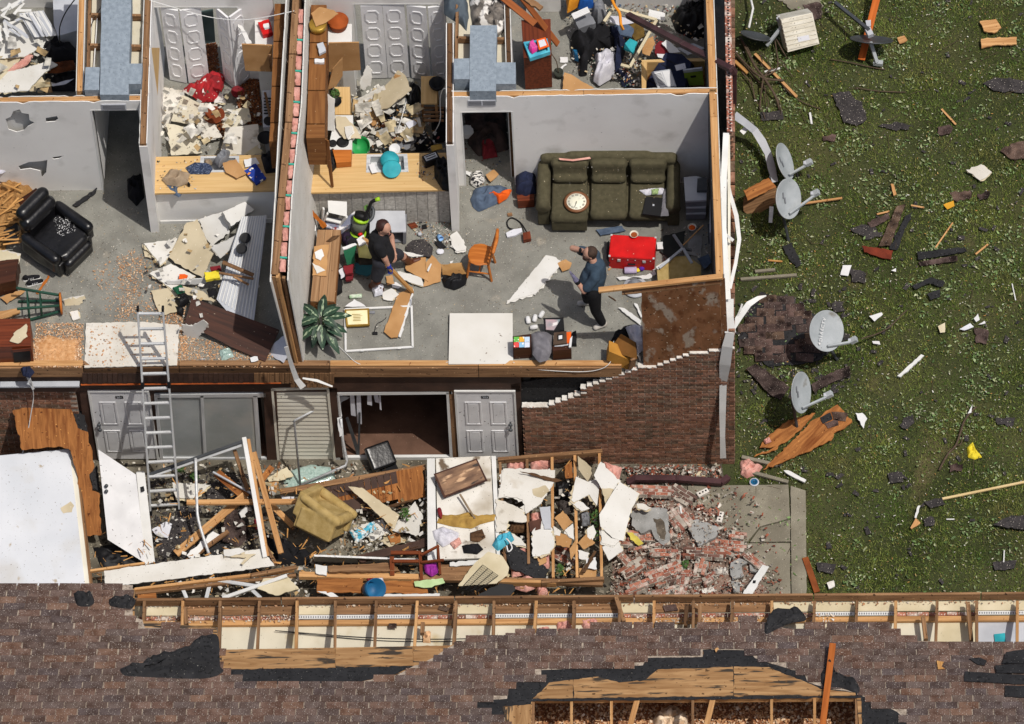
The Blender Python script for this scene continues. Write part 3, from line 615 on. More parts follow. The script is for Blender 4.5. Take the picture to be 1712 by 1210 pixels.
def tabM(x,t):M=RM.copy();M.translation=RW(x,t,.016+random.uniform(0,.003));return M@TL(0,0,0,random.uniform(1.0,2.2)*(1 if RM.col[2].xyz.dot(RN)>0 else-1),0,random.gauss(0,.5))
bigs=([],[])
for i,(x,t)in enumerate(tabs):
    M=tabM(x,t);wd=TW-random.choice((.006,.012,.02,.032))
    if i<300:new('shingle',boxm(round(TW-(.006,.012,.03,.02,.008)[i*7%5],3),TE+.012,.009,0,SHING),SHING,rf,M)
    else:
        b=box6(-wd/2,wd/2,-TE/2-.006,TE/2+.006,-.0045,.0045);addvf(bigs,([tuple(M@V(p))for p in b[0]],b[1]))
tag(new('shingle',bigs,SHING,rf),kind='stuff')
rslab('deck_board',[(368,1086),(560,1083),(560,1115),(373,1119)],.012,.012,DECK,.004);rslab('deck_board',[(561,1083),(690,1080),(690,1112),(561,1115)],.012,.012,DECK,.004)
rslab('deck_board',[(691,1080),(752,1079),(728,1097),(703,1110),(691,1112)],.012,.012,DECK,.005)
rslab('felt_strip',[(372,1119),(560,1116),(690,1113),(662,1126),(640,1130),(600,1139),(500,1143),(400,1144),(376,1132)],.016,.006,FELT,.006)
rslab('felt_strip',F2[:16]+[(1440,1166),(890,1172),(848,1200),(790,1188)],.006,.005,FELT,.006,.08)
for q in([(1440,1163),(1500,1190),(1522,1212),(1560,1330),(1446,1330)],[(848,1198),(888,1172),(882,1330),(800,1330)]):rslab('felt_strip',q,.008,.005,FELT,.006)
for q in([(891,1167),(905,1156),(918,1141),(958,1136),(958,1166)],[(959,1136),(1000,1131),(1035,1141),(1078,1137),(1100,1119),(1225,1114),(1226,1163),(959,1166)],[(1227,1114),(1285,1115),(1310,1126),(1345,1139),(1372,1152),(1430,1158),(1431,1162),(1227,1163)],[(840,1181),(888,1177),(885,1330),(868,1330)]):
    rslab('deck_board',q,.016,.016,DECK,.006)
k=0
for px,lab in(([(200,1120),(236,1121),(240,1108),(262,1098),(300,1090),(318,1082),(345,1064),(365,1066),(368,1112),(374,1124),(356,1134),(322,1137),(250,1134),(208,1131)],'large torn black felt flap folded back on the shingles'),([(123,994),(135,991),(156,1001),(154,1014),(130,1014)],'small crumpled black felt flap by the roof edge at far left'),([(182,1004),(224,1001),(222,1018),(205,1019),(184,1014)],'dark felt tear on the projecting roof corner'),
        ([(1278,1050),(1290,1028),(1332,1020),(1348,1038),(1320,1044),(1298,1054),(1280,1062)],'curled dark shingle strip lying over the bare rafters'),([(1372,1128),(1384,1112),(1396,1126),(1430,1140),(1436,1160),(1408,1152),(1376,1148)],'black felt flap caught behind the leaning stud')):
    q=[RW(*RP(u,v),.02)for u,v in px];k+=1
    c=sum(q,V())/len(q);D=[p-c for p in q];vs=[RN*.1];F=[];n=len(D);sd=k*7.3
    P2=smooth(q+[q[0]],4)[:-1];D=[p-c for p in P2];n=len(D)
    for r_ in range(1,7):
        for d in D:vs.append(d*(r_/6)+RN*((.03+.16*abs(noise.noise(d*(r_/6)*9+V((sd,0,0)))))*(r_<6)))
    F+=[(0,1+i,1+(i+1)%n)for i in range(n)]
    for r_ in range(5):
        for i in range(n):a,b=1+r_*n+i,1+r_*n+(i+1)%n;F.append((a,a+n,b+n,b))
    new('felt_flap',(vs,F),FELT,None,Matrix.Translation(c),sm=True,lab=lab,cat='roofing felt')
for i,(px,lab)in enumerate((([(1613,1122),(1712,1128),(1790,1128),(1790,1144),(1700,1143),(1612,1138)],'long black shingle strip turned upside down at the roof right edge'),([(1664,1112),(1716,1108),(1790,1110),(1790,1125),(1666,1124)],'black shingle strip lying second in the stack at the roof right edge'),([(1682,1090),(1720,1084),(1790,1086),(1790,1110),(1676,1108)],'topmost rounded black shingle in the stack at the roof right edge'),([(1680,1146),(1790,1146),(1790,1168),(1680,1164)],'lowest black shingle sheet under the stack at the roof right edge'),([(1620,1101),(1638,1099),(1650,1104),(1646,1112),(1634,1110)],'small dark curved shingle scrap near the roof right edge'))):
    slab('loose_shingle',px,(E0+RN*(.045+.022*(i if i<3 else 0)),RN),.012,FELT,lab,'shingle','loose black shingles on the roof',rg=.004)
ev=T('eave_framing','stripped eave of the neighbouring building with bare rafters and cream ceilings','eave',at=E0,world=True)
for a,b in((224,470),(471,760),(761,1060),(1061,1360),(1361,1640),(1641,1800)):
    ys=lambda u:1003-(u-230)*.0072;A_,B_=g(a,ys(a),ZE-.02),g(b-1,ys(b),ZE-.02);bar('fascia_board',A_+V((0,0,-.06)),B_+V((0,0,-.06)),.04,.17,LUM2,par=ev)
RAF=[305,368,432,497,562,628,694,760,826,893,960,1037,1094,1160,1222,1292,1360,1430,1497,1565,1635,1702,1770]
for i,u in enumerate(RAF+[240]):
    x0=RP(u,1006)[0];x1=RP(u-2,1085)[0];sk_=random.uniform(-.02,.03)
    P_,Q_=RW(x0+sk_,.02,-.1),RW(x1,RP(u,1093)[1]if u<800 else RP(u,1075)[1]+.3,-.1)
    bar('rafter',P_,Q_,.045,.15,LUM2 if i%3 else LUM,par=ev,roll=random.uniform(-4,4))
for(u,v0,u2,v1)in((758,1048,762,1010),(706,1060,707,1042),(1148,1012,1146,1048),(1170,1010,1170,1044),(1543,1030,1548,1070),(1618,1008,1624,1072),(1030,1000,1043,1040),(310,1018,312,1045)):
    bar('brace',g(u,v0,5.2),g(u2,v1,5.2),.06,.09,LUM2 if u%4 else LUM3,par=ev)
ys=lambda u,v:v-(u-230)*.0062
for i,(a,b)in enumerate(zip([232]+RAF[:-1],RAF)):
    mm=LUM2 if i%4 else SAND
    slab('soffit_board',[(a,ys(a,1012)),(b-1,ys(b,1012)),(b-1,ys(b,1029)),(a,ys(a,1029))],4.99,.015,mm if a<1350 else SAND,par=ev)
    if a in(497,562,628,893,960,826,1360,1430,1635,1702):
        s_=slab('soffit_vent',[(a,ys(a,1030)),(b,ys(b,1030)),(b,ys(b,1036)),(a,ys(a,1036))],5.0,.02,WPAINT,par=ev)
        for q in range(0,b-a-6,4):slab('slot',[(a+q+2,ys(a,1031.5)),(a+q+4,ys(a,1031.5)),(a+q+4,ys(a,1034.5)),(a+q+2,ys(a,1034.5))],5.003,.003,MGREY,par=s_)
    else:
        q=a
        while q<b-4:slab('brick',[(q,ys(q,1031)),(q+18,ys(q,1031)),(q+18,ys(q,1037)),(q,ys(q,1037))],4.97+random.uniform(-.01,.01),.06,BRRED,par=ev);q+=19
    slab('wall_plate',[(a,ys(a,1038)),(b-1,ys(b,1038)),(b-1,ys(b,1046)),(a,ys(a,1046))],5.0,.05,LUM,par=ev)
    cm=CREAM if a<1500 else(SAND if a<1630 else LGREY)
    slab('ceiling_board',[(a,ys(a,1047)),(b-1,ys(b,1047)),(b-3,1110),(a-2,1110)],4.93,.02,cm,par=ev)
for v,s_ in((1062,.02),(1066,0)):tube('cable',[(460,1054,5),(620,v+4,4.95),(760,v+6,4.95),(900,v,4.95),(1130,v-5,4.95)],.006,BLACK,par=ev)
vbox('wall_neighbour',E0.x-12,E0.x+12,E0.y-.75,E0.y-.6,0,4.9,BRICK,kind='structure')
TANF=TAN_FLUFF
scatter('insulation_crumbs',[([(236,1009),(1710,1000),(1710,1010),(236,1017)],900),([(250,1030),(500,1028),(500,1040),(250,1042)],250),([(1065,1030),(1400,1026),(1400,1042),(1065,1042)],350)],5.0,mat('pale_crumbs','#d8b79a',pal=['#e3cdb2','#cfa27e','#b98762','#e9ddcc'],ro=1),(.015,.05),.8,lab='pale insulation crumbs lodged along the bared eave',cat='insulation')
for(px,lab)in(([(898,1052),(918,1048),(922,1068),(902,1070)],'small pink insulation tuft on the cream ceiling'),([(930,1042),(952,1038),(958,1052),(945,1062),(932,1056)],'round pink insulation clump between two rafters'),([(970,1040),(1000,1035),(1003,1048),(975,1052)],'long pink insulation clump right of the round one'),([(706,1058),(720,1056),(720,1075),(707,1074)],'tan insulation tuft against a rafter on the eave')):
    heap('insulation_clump',px,4.94,.12,PINK if 'pink' in lab else TANF,lab,'insulation','insulation clumps on the eave',f=16)
at=T('attic_opening','open attic of the neighbouring roof full of tan loose insulation','attic',at=RW(*RP(1160,1200),-.5),world=True)
for u,m in((891,LUM2),(955,LUM),(1022,LUM),(1158,LUM2),(1290,LUM),(1362,LUM),(1432,LUM2)):
    p,q=RP(u,1165),RP(u,1300);bar('rafter',RW(p[0],p[1]-.1,-.09),RW(q[0],q[1],-.09),.042,.14,m,par=at)
p,q=RP(885,1166),RP(1440,1163);bar('nailer',RW(*p,-.06),RW(*q,-.06),.03,.12,LUM,par=at)
for a,b in(((1066,1165,0),(1046,1230,0)),((1192,1166,0),(1172,1240,0))):P_,Q_=RP(*a[:2]),RP(*b[:2]);bar('brace',RW(*P_,-.03),RW(*Q_,-.12),.08,.05,LUM,par=at)
zf=g(1160,1200,4.9).z
slab('attic_floor',[(840,1120),(1500,1120),(1500,1400),(840,1400)],4.85,.05,mat('attic_fluff','#9b6a49','#7c4f35',12,bump=1,bsc=40,ro=1),par=at)
for nm,q in(('attic_wall',[(-1,0),(1,0)]),):pass
scatter('loose_insulation',[([(880,1150),(1450,1150),(1450,1290),(880,1290)],9000)],4.87,TAN_FLUFF,(.02,.07),.9,lab='tan loose insulation covering the open attic floor',cat='insulation')
heap('insulation_heap',[(1090,1205),(1100,1190),(1128,1180),(1150,1200),(1160,1250),(1100,1260)],4.87,.3,TAN_FLUFF,'fluffy tan insulation heap in the middle of the attic','insulation',f=20)
st_a,st_b=RP(1392,1090),RP(1374,1225)
bar('loose_stud',RW(*st_a,.16),RW(*st_b,.02),.095,.045,mat('stud_orange','#b4662c','#98511f',4,(.3,5,5)),'orange stud leaning out of the attic over the shingles','stud')
for px,m,lab in(([(1566,1104),(1578,1106),(1574,1114),(1580,1118),(1568,1118)],STRAW,'small yellow wood splinter on the shingles'),([(1195,1085),(1199,1082),(1202,1084),(1197,1090)],LUM,'tiny orange chip at the felt edge'),([(845,1058),(862,1058),(862,1067),(845,1066)],SHBRN,'single brown shingle tab on a cream ceiling board'),([(1108,1012),(1130,1010),(1134,1020),(1112,1022)],SHBRN,'brown shingle scrap on the soffit board right of centre'),([(735,1012),(752,1016),(748,1022),(732,1018)],SHBRN,'brown shingle scrap on the soffit board left of centre'),([(650,1042),(663,1042),(663,1050),(650,1049)],SHBRN,'tiny brown shingle tab near the long cables')):
    slab('roof_scrap',px,(E0+RN*.05,RN)if px[0][1]>1075 else 5.03,.01,m,lab,'scrap',rg=.003,step=.03)
slab('bath_towel',[(1662,1060),(1680,1058),(1682,1078),(1664,1078)],4.96,.02,TEAL,'teal and black bundle seen through the right end of the eave','towel')
# ================================================================ UPPER ROOMS: FITTINGS AND FURNITURE
def DD(z0,rows):
    for r in rows:
        n,px,dz,th,m,lab,cat=r[:7]
        P=[(p[0],p[1],z0+p[2])if len(p)>2 else p for p in px];o=slab(n,P,z0+dz,th,m,lab,cat,rg=r[7]if len(r)>7 else .006)
        if cat in('drywall','cardboard','shingle','paper','plywood','board')and all(len(p)==2 for p in px):o.matrix_basis=MW[o.name]=MW[o.name]@TL(0,0,.012,random.uniform(-4,4),random.uniform(-3,3))
        if cat=='drywall' and m in(WHITE,WHITE2,DIRTY):
            dx,dy=random.uniform(-2,2),random.uniform(-.3,2.2);slab('torn_edge',[(p[0]+dx,p[1]+dy)+tuple(z-.005 for z in p[2:])for p in P],z0+dz-.005,.008,random.choice((GYP,SAND,WHITE)),par=o,rg=.016,step=.035)
def HH(z0,rows):
    for r in rows:
        n,px,dz,h,m,lab,cat=r[:7]
        if m is LEAFG:scatter(n,[([p[:2]for p in px],90)],z0+dz,LEAFG,(.03,.09),.8,.5,h,None,True,lab,cat);continue
        heap(n,px,z0+dz,h,m,lab,cat,f=r[7]if len(r)>7 else 9)
def vslab(n,px,z,th,m,**k):y=g(*px[0],z).y;return slab(n,px,('y',y),th,m,**k)
# ---- kitchen peninsulas
ZC=Z2+.95
def counter(top,bot,lab,sink,planks):
    t=T('kitchen_counter',lab,'kitchen counter',at=g(*bot[0],Z2),world=True);y=g(*top[2],ZC).y+.03
    o=[g(*p,ZC).xy for p in top]
    slab('countertop',top,ZC,.04,WOODT,par=t,holes=[sink])
    q=[top[3],top[2],bot[1],bot[0]]
    if planks:
        for i in range(planks):
            e=lambda a,b,s:tuple(a[k]+(b[k]-a[k])*s for k in(0,1));s0,s1=i/planks,(i+.965)/planks
            slab('plank',[e(q[0],q[1],s0),e(q[0],q[1],s1),e(q[3],q[2],s1),e(q[3],q[2],s0)],('y',y+random.uniform(-.004,.002)),.02,BARN,par=t)
        slab('backing',q,('y',y+.02),.03,MGREY,par=t)
    else:slab('front_panel',q,('y',y),.05,PAINT,par=t);slab('baseboard',[(q[3][0]+6,q[3][1]-6),(q[2][0],q[2][1]-6),q[2],(q[3][0]+6,q[3][1])],('y',y-.02),.018,WPAINT,par=t)
    c=[sum(p[k]for p in sink)/4 for k in(0,1)];ins=[(c[0]+(p[0]-c[0])*.86,c[1]+(p[1]-c[1])*.8)for p in sink]
    s=slab('sink',[(c[0]+(p[0]-c[0])*1.06,c[1]+(p[1]-c[1])*1.08)for p in sink],ZC+.006,.008,ALU,par=t,holes=[ins])
    slab('basin',ins,ZC-.16,.01,ALU,par=s);k=len(ins)
    for i in range(k):
        a,b=g(*ins[i],ZC),g(*ins[(i+1)%k],ZC);d=V((0,0,-.16));new('basin_side',([a,b,b+d,a+d],[(0,1,2,3),(3,2,1,0)][:1]),ALU,s)
    return t
counter([(258,262),(466,258),(463,318),(256,323)],[(262,376),(465,372)],'pale wood counter with grey front in the left kitchen',[(337,262),(398,261),(398,286),(335,287)],0)
counter([(517,258),(746,255),(751,317),(514,322)],[(520,380),(753,376)],'pale wood counter faced with grey barn boards in the right kitchen',[(615,259),(679,258),(681,286),(614,287)],13)
FLK=mat('board_flakes',pal=['#dcd9d0','#e2dfd8','#c8b894','#d5d1c6','#b99d71','#dedbd3'],c1='#ffffff',speck=(DIRT,))
scatter('drywall_flakes',[([(262,150),(430,150),(440,258),(265,258)],70),([(545,150),(700,130),(745,250),(590,256)],150),([(250,390),(400,370),(440,500),(300,560),(250,500)],80),([(-10,60),(90,60),(90,150),(-10,150)],60),([(945,20),(1180,20),(1180,110),(960,130)],60)],Z2+.22,FLK,(.03,.13),.5,.7,.1,lab='broken drywall flakes littering the upper rooms',cat='drywall flakes')
scatter('drywall_flakes',[([(560,820),(712,790),(712,930),(590,930)],130),([(835,790),(1005,780),(1008,968),(845,968)],190),([(260,790),(470,780),(470,940),(262,930)],110),([(230,960),(520,950),(520,1000),(230,1000)],70),([(720,870),(825,870),(828,930),(724,930)],40)],.3,FLK,(.03,.12),.5,.7,.1,lab='broken drywall flakes littering the courtyard',cat='drywall flakes')
scatter('drywall_chunks',[([(592,170),(690,150),(715,240),(600,254)],75),([(268,150),(420,160),(430,250),(275,250)],26),([(-5,50),(85,70),(80,150),(-5,150)],14)],Z2+.5,FLK,(.1,.32),.35,.7,.08,lab='larger broken drywall chunks heaped in the upper rooms',cat='drywall chunks')
scatter('wood_splinters',[([(150,780),(1010,780),(1010,998),(150,998)],420),([(150,940),(1010,940),(1010,998),(150,998)],160)],.35,STRAW,(.03,.22),.4,.12,.1,lab='thin wood splinters littering the courtyard',cat='splinters')
# ---- upper cabinets along the party wall, seen from above
def cabinets(cols,lab,doors):
    t=T('wall_cabinet',lab,'kitchen cabinets',at=g(*cols[0][0],Z2+1.35),world=True)
    for q in cols:slab('cabinet_box',q,Z2+2.12+random.uniform(0,.006),.74,CAB,par=t)
    for q in doors:slab('door',q,('y',g(*q[0],Z2+2.1).y),.02,TAN,par=t)
    return t
cabinets([[(459,6),(486,6),(485,68),(457,68)],[(457,70),(485,70),(483,96),(456,96)],[(456,98),(483,98),(480,143),(454,143)],[(454,145),(480,145),(476,204),(452,204)],[(452,206),(476,206),(473,236),(450,236)]],'brown wall cabinets seen from above left of the party wall',[[(404,74),(455,76),(455,120),(410,118)]])
CABR=cabinets([[(520,8),(546,8),(546,70),(518,70)],[(518,72),(546,72),(545,97),(517,97)],[(517,99),(545,99),(544,150),(515,150)],[(515,152),(544,152),(543,206),(513,206)],[(513,208),(543,208),(543,230),(512,230)]],'brown wall cabinets seen from above right of the party wall',[[(549,72),(600,71),(603,117),(550,120)]])
slab('door',[(548,150,Z2+1.4),(556,116,Z2+1.9),(573,97,Z2+2.1),(573,126),(562,144)],0,.02,TAN,'warped tan door twisted open',par=CABR)
slab('door',[(542,232,Z2+2.0),(549,236,Z2+2.0),(557,313,Z2+1.0),(553,312)],0,.02,CAB,'narrow brown door hanging down',par=CABR)
DD(Z2,[('white_sheet',[(546,156,1.6),(560,166,1.5),(559,219,.95),(546,218)],1.3,.02,WHITE2,'white sheet hanging edgewise beside the stove','sheet'),
        ('wood_strip',[(449,92,2),(453,92,2),(456,118,1.5),(452,120)],1.7,.02,LUM2,'thin brown strip beside the open tan cabinet door','wood strip'),
        ('wood_strip',[(441,155,1.4),(445,155,1.4),(454,200,.9),(451,205)],1.2,.02,LUM2,'thin brown strip slanting over the left stove','wood strip')])
def appliance(name,px,zt,m,lab,cat,burners=()):
    t=T(name,lab,cat,at=g(*px[0],Z2),world=True);slab('body',px,Z2+zt,zt-.02,m,par=t);c=[sum(p[k]for p in px)/4 for k in(0,1)]
    slab('top',[(c[0]+(p[0]-c[0])*1.02,c[1]+(p[1]-c[1])*1.02)for p in px],Z2+zt+.015,.014,m,par=t)
    for(u,v,r)in burners:lathe('burner',[(r,0),(r,.012),(r*.6,.014),(.01,.01)],BLACK,t,Matrix.Translation(g(u,v,Z2+zt+.016)),18)
    return t
appliance('fridge',[(426,22),(457,20),(458,74),(427,75)],1.68,WPAINT,'white fridge below a red box in the left kitchen','fridge')
appliance('fridge',[(549,40),(588,40),(588,76),(549,74)],1.68,WPAINT,'white fridge with a brown pot on top in the right kitchen','fridge')
appliance('stove',[(561,193),(590,193),(588,252),(548,252)],.92,WPAINT,'white stove half buried in debris in the right kitchen','stove',((573,238,.1),(556,240,.07),(577,208,.08)))
t=appliance('stove',[(438,152),(462,150),(462,210),(440,212)],.92,LGREY,'grey stove beside the left brown cabinets','stove',((450,202,.09),))
for i in range(6):slab('grate_bar',[(441,163+i*5),(456,163+i*5),(456,165+i*5),(441,165+i*5)],Z2+.96,.01,BLACK,par=t)
DD(Z2,[('snack_box',[(431,37),(449,32),(456,53),(440,58)],1.8,.1,RED,'red and white box lying on the left fridge','box'),('label_card',[(440,40),(449,38),(452,47),(443,49)],1.812,.01,PAPERW,'white card on the red box on the left fridge','card'),
        ('white_tray',[(398,40),(406,44),(421,72),(412,73)],1.72,.03,WPAINT,'white tray standing on edge left of the fridge','tray')])
lathe('cooking_pot',[(.05,0),(.14,.02),(.16,.12),(.17,.15),(.165,.165),(.06,.18),(.02,.21)],TANCH,None,Matrix.Translation(g(566,44,Z2+1.7)),24,lab='round brown and yellow crock pot on the right fridge',cat='pot')
lathe('cooking_pot',[(.05,0),(.13,.02),(.14,.13),(.12,.14),(.02,.14)],GOLD,None,Matrix.Translation(g(532,48,Z2+2.13)),24,lab='dull brass pot on the right wall cabinets',cat='pot')
DD(Z2,[('cardboard_flap',[(520,22),(535,12),(558,18),(566,24),(545,38),(528,44)],2.3,.01,TAN,'torn cardboard flap over the brass pot','cardboard'),('glass_tumbler',[(530,73),(540,70),(545,84),(534,90)],2.2,.05,LGREY,'clear plastic pack on the right wall cabinets','pack'),('white_candle',[(526,98),(542,97),(542,104),(526,104)],2.18,.05,PAPERW,'white candle lying on the right wall cabinets','candle')])
# ---- folding closet doors
def oct_(M,w_,h_,par):
    o=[(.6,-1),(1,-.55),(1,.55),(.6,1),(-.6,1),(-1,.55),(-1,-.55),(-.6,-1)]
    new('moulding',prism([[(x*w_,y*h_)for x,y in o],[(x*(w_-.022),y*(h_-.022))for x,y in o]],.012),BIFOLD,par,M)
def bifold(t,pts,ring=True):
    for(a,b)in pts:
        A_,B_=g(*a,Z2+2.02),g(*b,Z2+2.02);A_.z=B_.z=Z2+.03;d=(B_-A_);L=d.length;x=d.normalized();n=V((x.y,-x.x,0));Mx=Matrix((x,V((0,0,1)),n)).transposed().to_4x4();Mx.translation=A_
        nP=2 if L>.5 else 1
        for j in range(nP):
            l0,l1=L*j/nP+.004,L*(j+1)/nP-.004
            lf=new('door_leaf',prism([[(l0,0),(l1,0),(l1,1.97),(l0,1.97)]],.032),BIFOLD,t,Mx)
            if ring:
                for zc in(.3,.76,1.22,1.68):oct_(Mx@TL((l0+l1)/2,zc,.011),min(.115,(l1-l0)*.33),.165,lf)
t=T('folding_door','white folding closet doors hanging half open in the left kitchen','closet doors',at=g(335,135,Z2),world=True)
bifold(t,[((268,11),(297,17)),((300,17),(336,11)),((360,12),(380,29)),((384,28),(409,10))])
t=T('folding_door','white folding closet doors with raised octagons in the right kitchen','closet doors',at=g(670,128,Z2),world=True)
bifold(t,[((602,9),(676,7)),((679,8),(712,12)),((715,12),(744,8))])
slab('closet_board',[(334,20),(356,16),(360,70),(338,74)],('y',g(345,72,Z2+.6).y),.02,mat('slate_board','#51615e','#43524f',3),'dark slate green board standing in the left closet','board')
slab('pale_board',[(254,80),(267,80),(263,176),(254,172)],(g(262,170,Z2+.9),(1,-.25,0)),.02,WOODT,'narrow pale board leaning on the left partition by the closet','board')
slab('grey_strip',[(250,132),(256,145),(268,234),(262,238)],(g(262,236,Z2+.3),(1,-.3,.1)),.03,LGREY,'narrow grey panel leaning on the left partition','panel')
# ---- left kitchen floor and counter clutter
DD(Z2,[('drywall_piece',[(274,146),(310,152),(292,187),(280,222),(270,204)],.04,.013,DIRTY,'white drywall piece below the left folding doors','drywall'),
    ('drywall_piece',[(305,158,.05),(334,172,.05),(336,201,.2),(318,207),(286,201)],.1,.013,CREAM,'tan drywall piece beneath the red blanket','drywall'),
    ('drywall_piece',[(298,210),(327,219),(339,257),(286,259),(278,206)],.2,.013,CREAM,'large tan drywall piece against the left counter','drywall'),
    ('drywall_piece',[(336,172),(364,175),(352,195),(372,230),(342,236),(330,205)],.15,.013,DIRTY,'white drywall piece around the rusty round tray','drywall'),
    ('drywall_piece',[(371,187),(415,181),(420,203),(388,216),(371,213)],.16,.013,CREAM,'tan drywall piece right of the rusty round tray','drywall'),
    ('drywall_piece',[(377,216),(431,208),(436,257),(369,258)],.3,.013,DIRTY,'bright white drywall piece behind the left sink','drywall'),
    ('drywall_piece',[(362,152),(372,158),(378,172),(358,172)],.12,.013,WHITE2,'small white triangle beside the red blanket','drywall'),
    ('paper_bag',[(372,272),(395,266),(412,290),(396,298),(378,288)],1.02,.01,TAN,'torn tan paper bag on the left sink edge','paper bag'),
    ('snack_bag',[(408,285),(428,273),(445,297),(428,308)],1.03,.04,mat('snack_blue','#1f3f9c','#1a3180',3,blob=(('#e9e3d2',9,.6,.63),('#d98a2b',12,.64,.67))),'blue snack bag with white print on the left counter','snack bag'),
    ('paper_note',[(408,267),(428,264),(434,274),(410,280)],.99,.004,PAPERW,'white paper above the blue snack bag','paper')])
HH(Z2,[('blanket',[(304,152),(318,146),(340,134),(360,120),(376,126),(374,148),(362,168),(338,172),(320,160)],.1,.25,mat('red_blanket','#b3262c','#7d1c22',5,blob=(('#e6e0dc',7,.6,.63),('#2f4a35',8,.62,.66)),bump=.3),'red patterned blanket crumpled below the left folding doors','blanket'),
    ('plaid_cloth',[(310,280),(325,272),(350,274),(356,282),(350,291),(318,291)],.96,.09,mat('plaid','#32405c','#222c44',5,(2,12,2),blob=(('#8793ab',14,.58,.62),)),'navy plaid cloth heap left of the left sink','cloth'),
    ('folded_clothes',[(270,300),(285,284),(300,286),(318,290),(314,306),(296,312),(278,308)],.98,.16,BEIGEC,'beige folded clothes on the left counter corner','clothes'),
    ('folded_clothes',[(272,305),(296,311),(312,304),(306,322),(300,330),(280,320)],.9,.1,DENIM,'blue grey folded clothes drooping off the left counter','clothes'),
    ('dark_cloth',[(436,262),(450,255),(464,262),(462,288),(444,290)],.96,.2,CLOTHB,'black bag slumped at the right end of the left counter','bag'),
    ('dark_cloth',[(358,268),(374,250),(385,254),(382,266),(366,280)],1.0,.15,MGREY,'dark grey cloth draped over the left sink','cloth'),
    ('sink_litter',[(340,266),(352,264),(356,274),(344,280)],.85,.1,BEIGEC,'pale litter lying in the left sink','litter',16)])
BRFL=mat('brown_fluff',pal=['#8a5534','#7b4628','#9c6540','#6b3a20'],c1='#8a5534',ro=1)
scatter('loose_insulation',[([(345,75),(362,72),(368,125),(348,128)],700),([(396,150),(432,120),(438,210),(398,216)],1600),([(355,205),(376,196),(380,235),(366,232)],300)],Z2+.05,BRFL,(.02,.06),.8,h=.12,lab='brown loose insulation strewn over the left kitchen floor',cat='insulation')
lathe('round_tray',[(.16,0),(.175,.02),(.17,.025),(.15,.012),(.01,.01)],mat('rust','#7a3716','#5e2810',6),None,Matrix.Translation(g(358,193,Z2+.19)),28,lab='rusty brown round tray on the left kitchen floor',cat='tray')
lathe('dark_bowl',[(.05,0),(.1,.05),(.11,.1),(.095,.1),(.06,.03),(.01,.02)],MAROON,None,Matrix.Translation(g(398,158,Z2+.06)),20,lab='dark red bowl on the brown insulation of the left kitchen',cat='bowl')
lathe('frying_pan',[(.09,0),(.13,.04),(.125,.045),(.09,.012),(.01,.01)],BLACK,None,Matrix.Translation(g(444,232,Z2+.9)),24,lab='black frying pan by the left brown cabinets',cat='pan')
lathe('small_bottle',[(.02,0),(.025,.06),(.012,.08),(.012,.1)],BLACK,None,Matrix.Translation(g(316,311,ZC+.002)),12,lab='tiny black bottle on the left counter',cat='bottle')
tube('cable',[(250,0,Z3),(300,15,Z3-.2),(360,30,Z3-.3),(420,32,Z3-.2),(492,18,Z3)],.007,WPAINT,'white cord sagging across the left kitchen','cable')
scatter('floor_grit',[([(262,140),(430,140),(440,258),(265,258)],300)],Z2+.22,mat('grit',pal=['#e6e1d6','#c4b08c','#8d7a63','#4b4137'],c1='#ffffff'),(.01,.035),.3)['kind']='stuff'
# ---- left flat, hallway and living room
def armchair():
    t=T('armchair','black leather armchair on the grey carpet of the left flat','armchair',at=g(98,418,Z2),rz=52)
    blob('body',[('b',(0,0,.2),(.78,.8,.3)),('s',(-.36,.02,.26),(.11,.4,.2)),('s',(.36,.02,.26),(.11,.4,.2))],.02,LEATH,t,it=8)
    for s in(-1,1):blob('armrest',[('c',(s*.39,-.33,.5),.095,(s*.39,.28,.55),.085),('b',(s*.39,-.02,.36),(.15,.72,.3))],.018,LEATH,t,it=6)
    blob('backrest',[('c',(-.24,.36,.72),.14,(.24,.36,.72),.14),('c',(-.24,.44,.92),.11,(.24,.44,.92),.11),('b',(0,.38,.6),(.62,.2,.5))],.02,LEATH,t,it=8)
    blob('seat_cushion',[('c',(-.2,-.36,.4),.1,(.2,-.36,.4),.1),('b',(0,-.08,.42),(.6,.6,.14))],.018,LEATH,t,it=7)
    blob('footrest',[('c',(-.22,-.45,.3),.08,(.22,-.45,.3),.08),('b',(0,-.44,.2),(.6,.1,.26))],.018,LEATH,t,it=6)
    x=np.array([g(97,372,Z2).xy]);XY=pts_in([(88,362),(118,360),(128,385),(98,398)],Z2+.5,140);A,F=flakes(XY,np.full(140,Z2+.5),.008,.025,.2)
    c=A.mean(0);o=npmesh('seat_crumbs',A-c,F,PAPERW,None,Matrix.Translation(c));tag(o,'pale crumbs on the black leather armchair seat','crumbs',None,'stuff')
armchair()
HH(Z2,[('straw_heap',[(-30,310),(10,300),(40,302),(56,315),(52,360),(20,385),(8,420),(-30,430)],0,.4,mat('straw_mound','#b58a54','#8c6236',9,(2,12,2),bump=.6),'mound of orange splintered wood behind the black armchair','splinters',7),
        ('hanging_black_bag',[(-20,288),(8,280),(22,292),(18,304),(-20,306)],.25,.2,CLOTHB,'black bag on the splinter mound at far left','bag'),
        ('white_cloth',[(-20,268),(8,272),(18,282),(4,290),(-20,290)],.55,.12,WCLOTH,'white cloth on the black bag at far left','cloth'),
        ('dark_clutter',[(212,300),(236,290),(242,330),(228,345),(214,330)],0,.25,CLOTHB,'dark heap in the shade of the left hallway','clothes'),
        ('insulation_mound',[(58,572),(80,558),(104,566),(134,568),(130,612),(100,606),(66,614)],0,.05,mat('tan_mound','#d3a577','#b98555',14,bump=1,bsc=40,ro=1),'tan insulation mound beside the cherry cabinet','insulation',22)])
